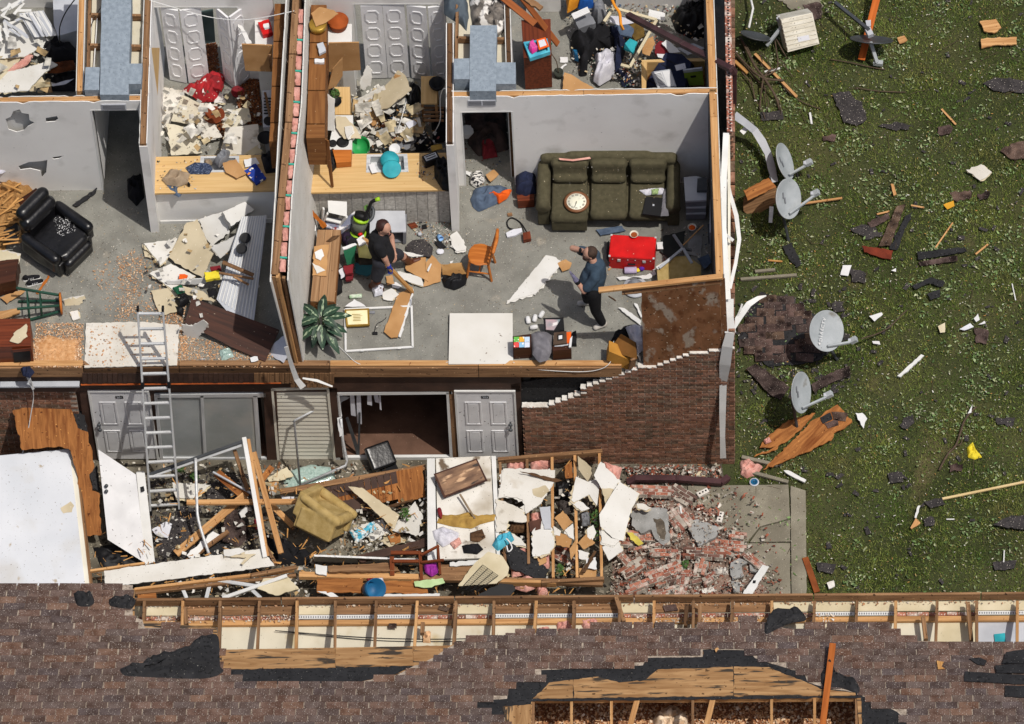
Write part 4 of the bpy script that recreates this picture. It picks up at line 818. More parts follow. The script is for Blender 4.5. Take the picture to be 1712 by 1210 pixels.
for i in range(26):
    a,r_=random.uniform(-.4,1.2),random.uniform(.25,.5);u,v=random.uniform(-10,48),random.uniform(308,405);P_=g(u,v,Z2+.34+random.uniform(0,.1));d=V((math.cos(a),math.sin(a),random.uniform(-.15,.25)))*r_/2
    bar('splinter',P_-d,P_+d,.03,.008,STRAW,'long orange wood splinter on the mound behind the armchair','splinter','splinters on the mound')
DD(Z2,[('dark_board',[(28,336,.3),(60,314,.5),(66,322,.5),(42,346)],.4,.02,WALNUT,'dark board between the splinter mound and armchair','board'),('dark_board',[(6,385),(30,372),(32,398),(10,405)],.35,.02,BLACK,'black board left of the armchair','board'),
    ('drywall_piece',[(-20,420,.45),(10,418,.45),(35,424,.4),(28,455),(14,468),(-20,474)],.45,.013,DIRTY,'cream drywall piece on the dark box at far left','drywall'),('dark_box',[(-20,440),(31,430),(26,468),(-20,480)],.35,.34,WALNUT,'dark wooden box under the cream drywall piece','box'),
    ('cardboard',[(0,497),(38,484),(42,488),(12,508)],.06,.008,TAN,'tan cardboard scrap under the sneakers','cardboard'),('wood_offcut',[(-20,524),(32,514),(34,522),(-20,540)],.1,.03,LUM,'pale wood offcut behind the cherry cabinet','offcut'),
    ('drywall_piece',[(106,500,.1),(140,493,.15),(142,498,.1),(130,510),(110,514)],.1,.013,WHITE,'white drywall scrap right of the green stool','drywall'),('drywall_piece',[(116,522),(130,519),(134,532),(122,536)],.03,.013,WHITE,'small white drywall scrap below the green stool','drywall'),
    ('white_board',[(144,540),(234,539),(300,544),(296,611),(141,614)],.035,.02,DIRTY,'white board strewn with insulation at the edge beneath the ladder','board'),
    ('tabletop',[(321,497,.32),(467,551,.2),(443,604,.06),(387,580),(309,539)],.25,.03,WALNUT,'dark brown tabletop lying tilted by the party wall','tabletop',0),
    ('drywall_piece',[(241,408),(297,399),(286,426),(268,444)],.12,.013,WHITE,'white drywall wedge at the left of the big rubble pile','drywall'),
    ('drywall_piece',[(333,366,.25),(372,354,.4),(384,387,.3),(354,411),(345,399)],.3,.013,WHITE2,'white drywall sheet standing behind the tan one in the left rubble','drywall'),
    ('drywall_piece',[(312,372,.3),(330,366,.35),(348,408,.3),(360,414),(339,464),(297,441),(281,429)],.3,.018,GYP,'large tan drywall slab topping the left rubble pile','drywall',.008),
    ('white_box',[(372,354,.62),(410,337,.62),(425,350,.55),(386,378)],.6,.2,WHITE2,'white box against the grey counter front','box'),
    ('drywall_piece',[(354,414,.4),(407,387,.6),(405,399,.5),(369,432)],.5,.03,WHITE2,'white drywall strip leaning towards the ribbed sheet','drywall'),
    ('drywall_piece',[(250,458),(286,441),(327,461),(291,487),(268,470)],.1,.013,WHITE,'white drywall piece below the tan slab','drywall'),
    ('white_trim',[(277,470,.2),(336,466,.25),(372,458,.35),(372,464),(336,475),(280,475)],.25,.02,WPAINT,'curved white trim strip across the left rubble pile','trim'),
    ('drywall_piece',[(297,476),(340,488),(363,506),(330,500),(300,484)],.18,.013,GYP,'tan drywall sliver over the dark tabletop','drywall'),
    ('drywall_piece',[(252,486),(296,482),(300,520),(268,528)],.06,.013,GYP,'tan drywall piece beneath the ladder top','drywall'),
    ('drywall_piece',[(238,408),(262,424),(258,432),(242,430)],.05,.013,GYP,'small torn tan piece at the left tip of the rubble','drywall'),
    ('drywall_piece',[(303,542,.3),(322,545,.3),(340,535,.5),(348,542),(315,586)],.35,.013,WHITE2,'white fin shaped drywall shard on the dark tabletop','drywall'),
    ('yellow_box',[(341,455),(366,452),(368,464),(344,468)],.4,.06,YELL,'yellow packet in the left rubble','packet'),('red_packet',[(351,446),(368,443),(370,450),(353,452)],.42,.05,MAROON,'dark red packet above the yellow one','packet'),('orange_packet',[(300,458),(314,460),(310,468),(299,466)],.2,.03,ORANGE,'small orange packet in the left rubble','packet'),
    ('paper_stack',[(458,574,.12),(476,560,.3),(481,595,.2),(473,606),(449,592)],.2,.02,PAPER,'stack of pale printed papers beside the party wall end','papers'),('white_card',[(418,598),(430,594),(432,602),(420,605)],.08,.006,PAPERW,'small white card near the floor edge in the left flat','card'),
    ('hanging_strip',[(335,600,.05),(343,600,.05),(344,632,-.55),(336,632)],-.2,.006,PAPERW,'white strip hanging over the floor edge','strip'),
    ('wood_stick',[(60,490),(80,460),(83,462),(64,491)],.03,.02,HONEY,'thin reddish stick beside the sneakers','stick'),('dark_wedge',[(121,342),(158,316),(163,312),(160,322),(128,345)],.06,.02,FELT,'dark splinter strip on the carpet by the holed wall','splinter')])
rb=T('ribbed_panel','grey white ribbed panel leaning on the dark tabletop','panel',at=g(400,450,Z2+.4),world=True)
P4=[(404,362,.75),(446,360,.75),(424,538,.2),(362,498)]
slab('sheet',[(404,362,Z2+.75),(446,360,Z2+.75),(424,540,Z2+.2),(396,539),(362,500)],Z2,.02,LGREY,par=rb)
pt_,n_=plane([(404,362,Z2+.75),(446,360,Z2+.75),(424,540,Z2+.2)],0)
for i in range(11):s=(i+.4)/11;P_,Q_=gp(404+42*s,362-2*s,pt_,n_)+n_*.008,gp(364+58*s,500+40*s*.95,pt_,n_)+n_*.008;bar('rib',P_,Q_,.022,.016,WPAINT,par=rb)
for(p,q,l)in(((372,438,.75),(424,460,.65),'thick'),((366,456,.7),(424,466,.6),'middle'),((390,462,.65),(416,476,.55),'short')):bar('broken_stud',(p[0],p[1],Z2+p[2]),(q[0],q[1],Z2+q[2]),.06 if l=='thick' else .035,.04,LUM2,l+' splintered stud lying on the ribbed panel','stud',roll=20)
for(u,v,lab)in((410,398,'black pan on the ribbed panel, upper one'),(404,416,'black fan disc on the ribbed panel, lower one')):lathe('black_disc',[(.05,0),(.09,.006),(.09,.02),(.06,.012),(.01,.012)],BLACK,None,TL(*g(u,v,Z2+.7),15),16,False,lab=lab,cat='pan')
HH(Z2,[('black_clutter',[(290,500),(312,492),(318,505),(300,515)],.1,.12,BLACK,'black shoe under the left rubble','shoe'),('black_clutter',[(292,512),(308,516),(306,530),(296,524)],.05,.08,BLACK,'second black shoe lower under the left rubble','shoe'),('green_tinsel',[(288,482),(304,476),(310,488),(296,492)],.2,.08,DGREEN,'green tinsel in the left rubble','tinsel',20),('black_hat',[(345,484),(360,482),(364,492),(350,496)],.25,.06,CLOTHB,'black cap by the ribbed panel','cap'),('glass_heap',[(366,586),(384,580),(392,596),(370,604)],.02,.06,GLASSC,'heap of broken glass on the carpet edge','glass',25)])
scatter('insulation_crumbs',[([(195,430),(225,415),(245,440),(225,520),(205,540),(200,480)],500),([(190,520),(300,480),(310,608),(180,612)],1100),([(300,560),(460,590),(460,615),(300,612)],1600),([(60,540),(140,540),(140,612),(58,612)],2200),([(56,566),(136,566),(136,614),(56,614)],3400),([(270,500),(310,500),(315,600),(270,600)],1100),([(150,440),(260,420),(300,520),(180,530)],600)],Z2+.01,TAN_FLUFF,(.01,.036),.6,lab='tan insulation crumbs trodden over the left carpet',cat='insulation')
GRIT=bpy.data.materials['grit']
scatter('plaster_crumbs',[([(50,440),(240,400),(240,610),(50,610)],1200),([(255,375),(420,375),(440,600),(255,605)],1500),([(505,380),(1060,400),(1060,600),(520,600)],1700),([(760,300),(900,300),(900,420),(760,440)],600),([(165,200),(240,320),(240,400),(60,440),(60,320)],600)],Z2+.004,GRIT,(.005,.026),.3,lab='fine plaster crumbs over the carpets',cat='crumbs')
for(u,v,a,lab)in((52,466,12,'black sneaker with white stripes, rear one of the pair'),(58,474,18,'black sneaker with white stripes, front one of the pair')):
    t=T('sneaker',lab,'shoe','pair of sneakers',at=g(u,v,Z2),rz=a)
    blob('upper',[('c',(-.09,0,.05),.038,(.06,0,.04),.036),('c',(-.1,0,.06),.036,(-.08,0,.085),.034),('c',(.06,0,.035),.036,(.12,0,.03),.03)],.008,CLOTHB,t,it=3);blob('sole',[('c',(-.1,0,.014),.04,(.12,0,.014),.036)],.008,WPAINT,t,M=Matrix.Diagonal((1,1,.5,1)),it=2)
    for i in range(3):box('stripe',(-.04+i*.035,-.037,.05),(.012,.01,.04),PAPERW,t,ry=25)
t=T('stool','green wooden stool with an orange seat lying on its side','stool',at=g(70,520,Z2),rz=6)
lathe('seat',[(.17,0),(.18,.012),(.175,.03),(.01,.032)],HONEY,t,TL(.3,.0,.17,0,90),28)
ft=[(-.36,.2,.03),(-.36,-.2,.03),(-.36,.2,.42),(-.36,-.2,.42)];tp=[(.3,.1,.1),(.3,-.1,.1),(.3,.1,.26),(.3,-.1,.26)]
for a,b in zip(ft,tp):lbar('leg',a,b,.036,.036,GREEN,t)
mid=lambda k,s:tuple(ft[k][i]*(1-s)+tp[k][i]*s for i in range(3))
for i,j in((0,1),(2,3),(0,2),(1,3)):
    for s in(.25,.55):lbar('rung',mid(i,s),mid(j,s),.022,.022,GREEN,t)
t=T('cabinet','cherry wood cabinet with a dark slot at the far left floor edge','cabinet',at=g(0,606,Z2),world=True)
slab('body',[(-60,534),(50,532),(52,578),(-60,582)],Z2+.48,.46,CHERRY,par=t);yq=g(0,580,Z2+.48).y-.004
slab('open_shelf',[(22,588),(50,585),(52,603),(24,606)],('y',yq-.006),.01,BLACK,par=t);slab('shelf_edge',[(20,585),(52,582),(52,586),(22,589)],('y',yq-.01),.015,CHERRY,par=t)
slab('drywall_piece',[(16,570),(28,552),(44,541),(46,562),(30,574)],Z2+.51,.013,GYP,'torn cream drywall scrap on the cherry cabinet','drywall',rg=.006)
heap('rag',[(34,616),(50,612),(58,622),(50,632),(38,628)],Z2+.03,.1,NAVY,'navy rag tied on the floor edge at far left','rag',f=18)
slab('white_tag',[(42,626,Z2),(48,624,Z2),(58,650,Z2-.5),(54,652)],Z2,.004,PAPERW,'white tag hanging from the navy rag','tag')
tube('cable',[(50,630,Z2),(56,660,2.1),(52,690,1.7),(44,735,1.15),(36,765,.95),(36,790,.85)],.008,WPAINT,'white cord hanging from the navy rag down to the leaning panel','cable')
# ---- right kitchen
DD(Z2,[('drywall_piece',[(599,167,.35),(643,146,.6),(665,117,.7),(677,125),(687,150),(646,181),(612,184)],.5,.016,GYP,'big tan drywall slab in the middle of the right kitchen','drywall',.008),
    ('drywall_piece',[(597,165,.4),(642,143,.66),(644,148,.62),(602,172)],.5,.016,WHITE2,'white drywall edge strip along the big tan slab','drywall'),('drywall_piece',[(601,138,.5),(614,109,.8),(622,118,.75),(620,138),(607,150)],.7,.016,WHITE2,'crumpled white drywall piece before the octagon doors','drywall'),
    ('drywall_piece',[(660,124,.75),(676,128,.75),(682,146,.6),(662,142)],.72,.013,TAN,'tan paper torn from the drywall slab','paper'),('cupboard_leaf',[(601,182,.45),(631,174,.5),(639,199,.4),(610,208)],.45,.02,WOODT,'pale wood cupboard door lying in the right kitchen','cupboard door',0),
    ('drywall_piece',[(561,195),(578,196),(598,218),(604,232),(575,232),(562,214)],1.0,.013,GYP,'tan drywall piece lying on the white stove','drywall'),('drywall_piece',[(576,212),(588,210),(590,222),(580,232)],1.03,.013,WHITE2,'white drywall chip on the white stove','drywall'),
    ('orange_box',[(556,250),(588,250),(587,270),(562,272)],1.1,.14,HONEY,'orange wooden box at the left end of the right counter','box',0),('paper_sheet',[(617,276),(626,273),(632,288),(622,290)],1.0,.006,PAPERW,'white paper strip in the right sink','paper'),
    ('grey_plate',[(664,232),(690,222),(700,232),(680,250),(664,246)],.45,.02,MGREY,'grey tray in the shade of the right kitchen','tray'),('yellow_square',[(720,244),(738,240),(740,248),(722,253)],.8,.02,GOLD,'small yellow frame behind the right counter','frame'),('paper_sheet',[(678,206),(692,201),(697,206),(684,216)],.6,.006,PAPER,'folded pale paper in the right kitchen','paper')])
for i in range(22):
    u,v=random.uniform(612,690),random.uniform(200,252);r_=random.uniform(5,13);a=random.uniform(0,6);k=random.choice((3,4,5));m=random.choice((WHITE,WHITE2,DIRTY,GYP,WHITE,TAN,PAPER))
    slab('drywall_piece',[(u+r_*math.cos(a+6.28*j/k)*random.uniform(.7,1.2),v+r_*.7*math.sin(a+6.28*j/k)*random.uniform(.7,1.2),Z2+.3+random.uniform(0,.15))for j in range(k)],0,.013,m,('tan' if m in(GYP,TAN)else 'pale grey' if m is PAPER else 'dirty' if m is DIRTY else 'white')+(' triangular' if k==3 else ' four sided' if k==4 else ' five sided')+' board scrap in the rubble behind the right sink','scrap','board scraps behind the right sink',rg=.005)
HH(Z2,[('black_bag',[(677,156),(690,148),(704,153),(703,180),(684,185)],.3,.35,BLACK,'shiny black bag in the middle of the right kitchen','bag'),('grey_cushion',[(665,180),(670,158),(678,154),(682,176),(676,188)],.35,.2,MGREY,'grey cushion left of the shiny black bag','cushion'),('pan_heap',[(640,190),(655,176),(664,182),(660,196),(646,202)],.4,.16,BLACK,'dark pans heaped in the right kitchen','pans',16),
    ('dark_clutter',[(632,205),(648,200),(650,212),(636,216)],.35,.1,WALNUT,'brown lid among the right kitchen rubble','lid'),('appliance_heap',[(726,268),(742,262),(754,280),(754,320),(740,318),(726,296)],.96,.22,BLACK,'heap of dark kitchen appliances at the right end of the counter','appliances',13),('dark_clutter',[(548,252),(558,248),(562,280),(556,288),(548,280)],.96,.15,BLACK,'black utensils at the left end of the right counter','utensils',16),('dark_clutter',[(690,236),(712,226),(726,240),(716,252),(694,254)],.3,.3,CLOTHB,'dark heap behind the right counter','clothes'),('dark_clutter',[(720,190),(746,180),(748,235),(724,240)],.05,.3,CLOTHB,'black heap in the shaded corner of the right kitchen','clothes')])
lathe('green_bowl',[(.06,0),(.13,.06),(.16,.13),(.15,.13),(.12,.06),(.05,.02),(.01,.02)],mat('kelly','#2a9a4f','#1d8341',5,ro=.5),None,TL(*g(608,246,Z2+.72),25,-20),26,lab='green and white bowl behind the right sink',cat='bowl')
lathe('teal_pot',[(.08,0),(.14,.03),(.155,.1),(.14,.16),(.08,.19),(.02,.2)],TEAL,None,TL(*g(652,272,ZC-.1),12),26,lab='teal pot in the right sink',cat='pot')
lathe('teal_plate',[(.09,0),(.15,.02),(.14,.025),(.02,.01)],TEAL,None,TL(*g(655,283,ZC+.08),18),26,lab='teal plate leaning in front of the teal pot',cat='plate')
lathe('white_bowl',[(.04,0),(.09,.05),(.085,.05),(.04,.015),(.01,.01)],PAPERW,None,TL(*g(660,250,Z2+.85),20),20,lab='small white bowl behind the teal pot',cat='bowl')
t=T('toaster','black toaster with a silver top on the right counter','toaster',at=g(721,272,ZC),rz=25);blob('body',[('b',(0,0,.09),(.26,.15,.16))],.012,BLACK,t,it=4);box('top_plate',(0,0,.172),(.2,.1,.012),ALU,t)
for s in(-.022,.022):box('slot',(0,s,.178),(.16,.018,.006),BLACK,t)
t=T('side_table','pale wood side table against the partition in the right kitchen','table',at=g(718,190,Z2),world=True);slab('tabletop',[(704,127),(731,127),(731,173),(704,173)],Z2+.75,.03,WOODT,par=t)
for(u,v)in((706,130),(729,130),(706,171),(729,171)):p=g(u,v,Z2+.72);bar('leg',p,V((p.x,p.y,Z2+.0)),.04,.04,LUM,par=t)
for i in range(4):p=178+i*7;slab('slat',[(708,p),(742,p),(742,p+3.5),(708,p+3.5)],Z2+.5,.02,LUM2,par=t)
lathe('black_bowl',[(.05,0),(.11,.05),(.13,.13),(.11,.13),(.05,.03),(.01,.02)],BLACK,None,Matrix.Translation(g(731,146,Z2+.75)),22,lab='black bowl on the pale side table',cat='bowl')
bx=slab('cutting_board',[(559,145),(585,145),(585,191),(560,191)],Z2+.93,.9,WOODT,'pale wood topped cupboard beside the white stove','cupboard')
HH(Z2,[('green_leaves',[(553,152),(564,150),(570,164),(556,166)],.94,.05,LEAFG,'green leaves on the pale cupboard top','leaves',22)])
lathe('black_pan',[(.07,0),(.1,.05),(.095,.05),(.06,.015),(.01,.01)],BLACK,None,Matrix.Translation(g(561,172,Z2+.935)),20,lab='black pan on the pale cupboard top',cat='pan')
tube('cable',[(679,170,Z2+.75),(672,195,Z2+.7),(664,220,Z2+.6)],.007,WPAINT,'white cord over the right kitchen rubble','cable')
tube('cable',[(757,152,Z3),(742,148,Z3-.1),(736,165,Z3-.6),(736,200,Z3-1.1),(726,222,Z3-1.6)],.007,WPAINT,'white phone cord draped over the partition top','cable')
BITS=mat('coloured_bits',pal=['#dcd8d0','#8f4a3f','#c9b48f','#cfcac0','#4a5f7a','#2b2b2e','#8c6b4d','#c9c4bb','#d6d2c8','#b98a55','#55705f','#9a958c','#6b5a4a','#dedbd3'],c1='#ffffff',ro=.6)
scatter('kitchen_litter',[([(590,190),(700,160),(745,250),(590,256)],260),([(690,262),(750,262),(750,318),(700,296)],130),([(545,225),(590,225),(588,290),(548,292)],90)],Z2+.4,BITS,(.02,.07),.5,h=.2,lab='broken crockery and litter over the right kitchen',cat='litter')
scatter('counter_litter',[([(690,270),(750,265),(750,318),(700,300)],120),([(262,270),(330,266),(330,316),(262,318)],60)],ZC,BITS,(.012,.05),.4,lab='small litter on the counters',cat='litter')
# ---- bedroom behind the living room
appliance('dresser',[(872,34),(920,32),(921,92),(876,96)],.9,CHERRY,'cherry wood dresser against the dark stud partition','dresser')
t=T('toy_box','open teal box with pink things on the cherry dresser','box',at=g(896,76,Z2+.92),world=True);slab('tray',[(875,70),(915,64),(920,86),(886,97)],Z2+1.0,.09,CYAN,par=t,holes=[[(879,73),(913,67),(916,84),(888,93)]]);slab('tray_floor',[(879,73),(913,67),(916,84),(888,93)],Z2+.93,.01,CYAN,par=t)
HH(Z2,[('pink_cloth',[(884,72),(892,66),(902,82),(890,90),(883,84)],.95,.1,mat('hot_pink','#d8318f','#c06aa5',7),'hot pink cloth in the teal box','cloth')])
t=T('photo_frame','small orange framed photo in the teal box','photo frame',at=g(906,72,Z2+1.03),world=True);slab('frame',[(897,66),(912,62),(918,77),(901,83)],Z2+1.04,.015,ORANGE,par=t);slab('photo',[(900,68),(910,65),(914,75),(903,79)],Z2+1.046,.004,PAPER,par=t)
DD(Z2,[('card',[(936,95),(949,95),(949,104),(936,104)],.03,.005,PAPERW,'white card on the bedroom carpet beside the dresser','card'),('plastic_strip',[(937,113),(946,106),(948,108),(940,115)],.03,.005,PAPERW,'white strip on the bedroom carpet below the card','strip'),('cardboard',[(940,152),(944,122),(960,128),(994,148),(994,154)],.12,.01,TAN,'tan cardboard sheet behind the cross wall','cardboard'),
    ('grey_cushion',[(958,26),(984,16),(996,38),(968,48)],.5,.2,MGREY,'flat grey cushion below the white grille in the bedroom','cushion'),('teal_tray',[(1045,72),(1053,64),(1066,70),(1058,88),(1043,80)],.45,.05,TEAL,'turquoise tray right of the black clothes','tray'),('blue_binder',[(1026,42),(1042,36),(1060,48),(1056,62),(1034,58)],.4,.04,DENIM,'slate blue folder in the middle of the bedroom','folder'),('brown_mat',[(1052,36),(1074,38),(1078,60),(1062,68),(1054,54)],.38,.03,mat('brown_mat','#6a5324','#4f3d18',9,bump=.4),'brown woven mat under the picture frame','mat'),
    ('tan_board',[(1074,70),(1092,60),(1095,74),(1086,94),(1074,90)],.45,.01,TAN,'tan paper sheet beside the picture frame','paper'),('red_book',[(1095,76),(1103,68),(1120,74),(1116,90),(1096,90)],.45,.06,MAROON,'dark red folder above the navy suitcase','folder'),('white_triangle',[(1106,72),(1114,66),(1138,88),(1120,90)],.53,.006,PAPERW,'white paper triangle on the dark red folder','paper'),('paper_sheet',[(1098,90),(1116,92),(1108,98),(1100,96)],.5,.006,PAPERW,'white paper below the dark red folder','paper'),
    ('silver_sheet',[(1130,80),(1160,72),(1178,80),(1150,92)],.4,.02,LGREY,'pale grey sheet under the fallen gutter','sheet'),('white_sheet',[(1020,26),(1050,28),(1060,38),(1034,42),(1020,36)],.42,.01,WCLOTH,'white sheet inside the picture frame in the bedroom','sheet'),('paper_sheet',[(1085,15),(1112,22),(1112,34),(1084,28)],.3,.006,PAPERW,'white papers by the rear bedroom wall','papers')])
t=T('grille','white slotted grille on the grey cushion in the bedroom','grille',at=g(968,22,Z2+.7),world=True)
for i in range(4):slab('slat',[(955+i*1.2,23+i*2.2),(982+i*1.2,11+i*2.2),(983+i*1.2,13+i*2.2),(956+i*1.2,25+i*2.2)],Z2+.72,.02,PAPERW,par=t)
HH(Z2,[('clothes_heap',[(953,65),(965,52),(1005,46),(1028,54),(1041,78),(1026,92),(1009,87),(994,98),(983,105),(981,127),(968,127),(969,105),(956,88)],.02,.5,CLOTHB,'big heap of black clothes on the bedroom floor','clothes',5),('navy_clothes',[(1018,50),(1034,52),(1050,66),(1044,90),(1040,118),(1028,120),(1032,96),(1022,70)],.1,.42,NAVY,'navy clothes at the right of the black heap','clothes',6),('white_shirt',[(994,97),(1014,86),(1032,92),(1028,121),(1022,131),(1002,143),(991,136),(997,115)],.1,.34,WCLOTH,'white shirt spilling from the black clothes heap','shirt',8),
    ('orange_cloth',[(946,-12),(974,-12),(973,6),(962,14),(948,22)],.3,.3,mat('amber','#e0962a','#c67c1d',6,bump=.3),'orange cloth at the top of the bedroom','cloth',7),('blue_cloth',[(972,-8),(992,-8),(993,12),(976,16),(966,14)],.3,.26,mat('royal','#1f5fb5','#174a92',6,bump=.3),'bright blue cloth beside the orange cloth','cloth',7),('dark_clutter',[(1122,30),(1150,12),(1186,8),(1184,60),(1160,66),(1130,52)],.02,.45,BLACK,'black clutter in the shaded bedroom corner','clothes',7),('grey_clutter',[(990,10),(1010,6),(1016,30),(1000,44),(990,30)],.2,.3,MGREY,'grey clothes beside the bright blue cloth','clothes',8),('dark_clutter',[(1030,118),(1046,122),(1060,140),(1056,146),(1040,144)],.05,.2,NAVY,'dark trousers behind the cross wall','trousers',8),('blue_pouch',[(956,84),(966,86),(968,104),(960,100)],.1,.15,BLUE,'blue pouch at the left of the black clothes','pouch')])
pf=T('framed_picture','large pale picture frame lying across the bedroom','picture frame',at=g(1060,60,Z2+.6),world=True)
for a,b in(((1026,13),(1098,33)),((1098,33),(1053,112)),((1053,112),(1038,108)),((1010,36),(1026,13))):bar('rail',(*a,Z2+.6),(*b,Z2+.6),.05,.03,SAND,par=pf)
tube('orange_strap',[(1022,-4,Z2+.9),(1028,10,Z2+.8),(1036,22,Z2+.75),(1038,40,Z2+.7),(1042,50,Z2+.66)],.025,mat('amber2','#dd8f2a'),'orange strap hanging over the picture frame','strap')
t=T('drawer','pale wooden drawer unit lying open behind the cross wall','drawer',at=g(1130,125,Z2),world=True)
for q,zt in(([(1072,100),(1190,96),(1190,102),(1074,104)],.5),([(1072,104),(1082,104),(1080,148),(1073,148)],.5),([(1084,112),(1188,106),(1188,148),(1082,148)],.12)):slab('side',q,Z2+zt,zt-.02 if zt>.2 else .05,WOODT if zt>.2 else CAB,par=t)
t=T('suitcase','navy quilted suitcase in the wooden drawer','suitcase',at=g(1115,120,Z2+.3),world=True);slab('body',[(1076,144,Z2+.3),(1113,88,Z2+.55),(1140,90,Z2+.6),(1156,104),(1145,144)],0,.2,NAVY,par=t,rg=.004);pt_,n_=plane([(1076,144,Z2+.3),(1113,88,Z2+.55),(1140,90,Z2+.6)],0)
for i in range(5):bar('piping',gp(1084+i*7,134-i*9,pt_,n_),gp(1100+i*9,142-i*8,pt_,n_),.012,.014,BLACK,par=t)
t=T('book','open book with printed columns beside the navy suitcase','book',at=g(1108,130,Z2+.65),world=True);slab('cover',[(1089,120),(1121,115),(1131,144),(1100,147)],Z2+.66,.03,LGREY,par=t);slab('page',[(1092,122),(1106,119),(1115,144),(1101,146)],Z2+.668,.005,PAPERW,par=t);slab('page',[(1107,119),(1120,117),(1129,143),(1116,144)],Z2+.668,.005,PAPERW,par=t)
for i in range(9):slab('print_line',[(1094+i*.95,124+i*2.2),(1105+i*.95,121.5+i*2.2),(1105.3+i*.95,122.4+i*2.2),(1094.3+i*.95,125+i*2.2)],Z2+.671,.002,MGREY,par=t)
t=T('storage_crate','small lime green crate with a handle slot behind the cross wall','crate',at=g(1160,130,Z2+.2),world=True);LIME=mat('lime','#8fa83a','#7c942f',4);slab('wall',[(1143,121),(1174,117),(1177,142),(1147,143)],('y',g(1160,142,Z2+.3).y),.02,LIME,par=t);slab('rim',[(1142,118),(1174,114),(1175,118),(1143,122)],('y',g(1160,142,Z2+.3).y-.02),.03,LGREY,par=t);slab('handle_slot',[(1154,127),(1163,126),(1164,129),(1155,130)],('y',g(1160,142,Z2+.3).y-.006),.01,BLACK,par=t)
slab('paper_label',[(1128,109),(1145,105),(1147,114),(1131,118)],Z2+.72,.004,PAPER,'white paper label on the navy suitcase','paper')
t=T('plant_pot','dark pot with a wilted stem beside the cherry dresser','plant',at=g(934,128,Z2+.0));lathe('pot',[(.06,0),(.08,.14),(.075,.14),(.06,.1),(.01,.1)],mat('pot_dark','#3c4038','#2c2f29',5),t,n=20);tube('stem',[(0,0,.1),(-.03,.05,.35),(-.12,.1,.55),(-.13,.08,.8)],.008,BARK,par=t,local=True);blob('leaf',[('s',(-.12,.08,.8),(.04,.03,.02))],.01,DGREEN,t,it=2)
gt=T('gutter','fallen bronze gutter lying across the bedroom and the right wall','gutter',at=g(1130,70,Z3-.3),world=True)
bar('pipe',(1050,25,Z2+1.2),(1142,74,Z3-.35),.1,.08,BRONZE,par=gt);bar('pipe',(1142,74,Z3-.35),(1224,116,Z3+.1),.1,.08,BRONZE,par=gt);bar('pipe',(1222,112,Z3+.1),(1229,122,Z3-.05),.09,.08,BRONZE,par=gt);bar('downpipe',(1228,118,Z3-.05),(1227,176,Z3-.9),.08,.07,BRONZE,par=gt)
bar('roof_board',(836,-8,Z3+.1),(895,40,Z3-.1),.12,.03,mat('rusty_board','#97562c','#7c4420',4,(.3,5,5),rnd=.1),'reddish board slanting over the dark stud partition','board')
bar('roof_board',(868,-10,Z2+1.6),(933,74,Z2+.6),.11,.03,bpy.data.materials['rusty_board'],'long reddish board slanting over the bedroom floor','board')
slab('lumber_offcut',[(870,-8),(888,-4),(908,10),(902,16),(880,2)],Z3-.3,.05,LUM2,'splintered board end at the top of the bedroom','offcut',rg=.01)
heap('tarp',[(742,-15),(772,-15),(782,4),(784,30),(780,52),(768,40),(742,24)],Z3-.2,.2,mat('tarp_grey','#59636a','#47515a',5,bump=.3),'grey metal flashing crumpled beside the right grey duct','flashing',f=5)
heap('fur_blanket',[(784,-15),(850,-15),(852,40),(832,62),(830,44),(790,42)],Z3-.15,.2,mat('mottled','#8c847b','#2c2a29',5,blob=(('#dcd8d2',4,.55,.6),),bump=.5),'mottled shingle and paper scraps heaped over the right duct','scraps',f=10)
scatter('bedroom_litter',[([(945,5),(1185,5),(1190,60),(1100,110),(1060,140),(960,120)],700),([(1040,95),(1075,95),(1072,145),(1035,145)],180)],Z2+.12,BITS,(.02,.08),.5,h=.15,lab='colourful litter strewn over the bedroom',cat='litter')
# ---- room at top left
t=T('window_blind','heap of broken white blind slats in the top left room','blinds',at=g(50,45,Z2+.4),world=True)
for i in range(34):
    if i<16:s=i/15;a,b=(34+s*36,22-s*4),(58+s*36,62-s*3)
    else:a=(random.uniform(-5,35),random.uniform(12,52));an=random.uniform(-1.2,1.5);L_=random.uniform(18,34);b=(a[0]+L_*math.cos(an),a[1]+L_*.8*math.sin(an))
    bar('slat',(*a,Z2+.55+random.uniform(-.05,.12)),(*b,Z2+.55+random.uniform(-.05,.12)),.05,.004,WPAINT if i%3 else LGREY,par=t,roll=random.uniform(-25,25))
DD(Z2,[('drywall_piece',[(-20,70),(10,38),(30,35),(62,60),(83,66),(86,82),(60,84),(40,95),(-20,98)],.4,.016,WHITE2,'large white drywall sheet under the broken blinds','drywall',.006),('drywall_piece',[(-20,97),(35,94),(28,110),(5,123),(-20,124)],.33,.016,GYP,'tan drywall piece left of the pink strip','drywall'),('drywall_piece',[(-20,126),(40,114),(85,102),(97,110),(75,122),(46,153),(-20,156)],.42,.016,WHITE,'white drywall sheet above the left cross wall','drywall'),('tan_board',[(46,153),(70,128),(78,142),(76,154)],.36,.02,GYP,'tan board strip in the top left corner room','board'),('silver_strip',[(85,140),(104,136),(124,131),(110,140),(88,144)],.3,.006,PAPER,'crumpled silver strip over the dark gap','strip'),
    ('plastic_sheet',[(88,-15),(131,-15),(131,50),(97,60),(90,40)],.6,.5,LGREY,'white appliance under the shade of the left partition','appliance',0)])
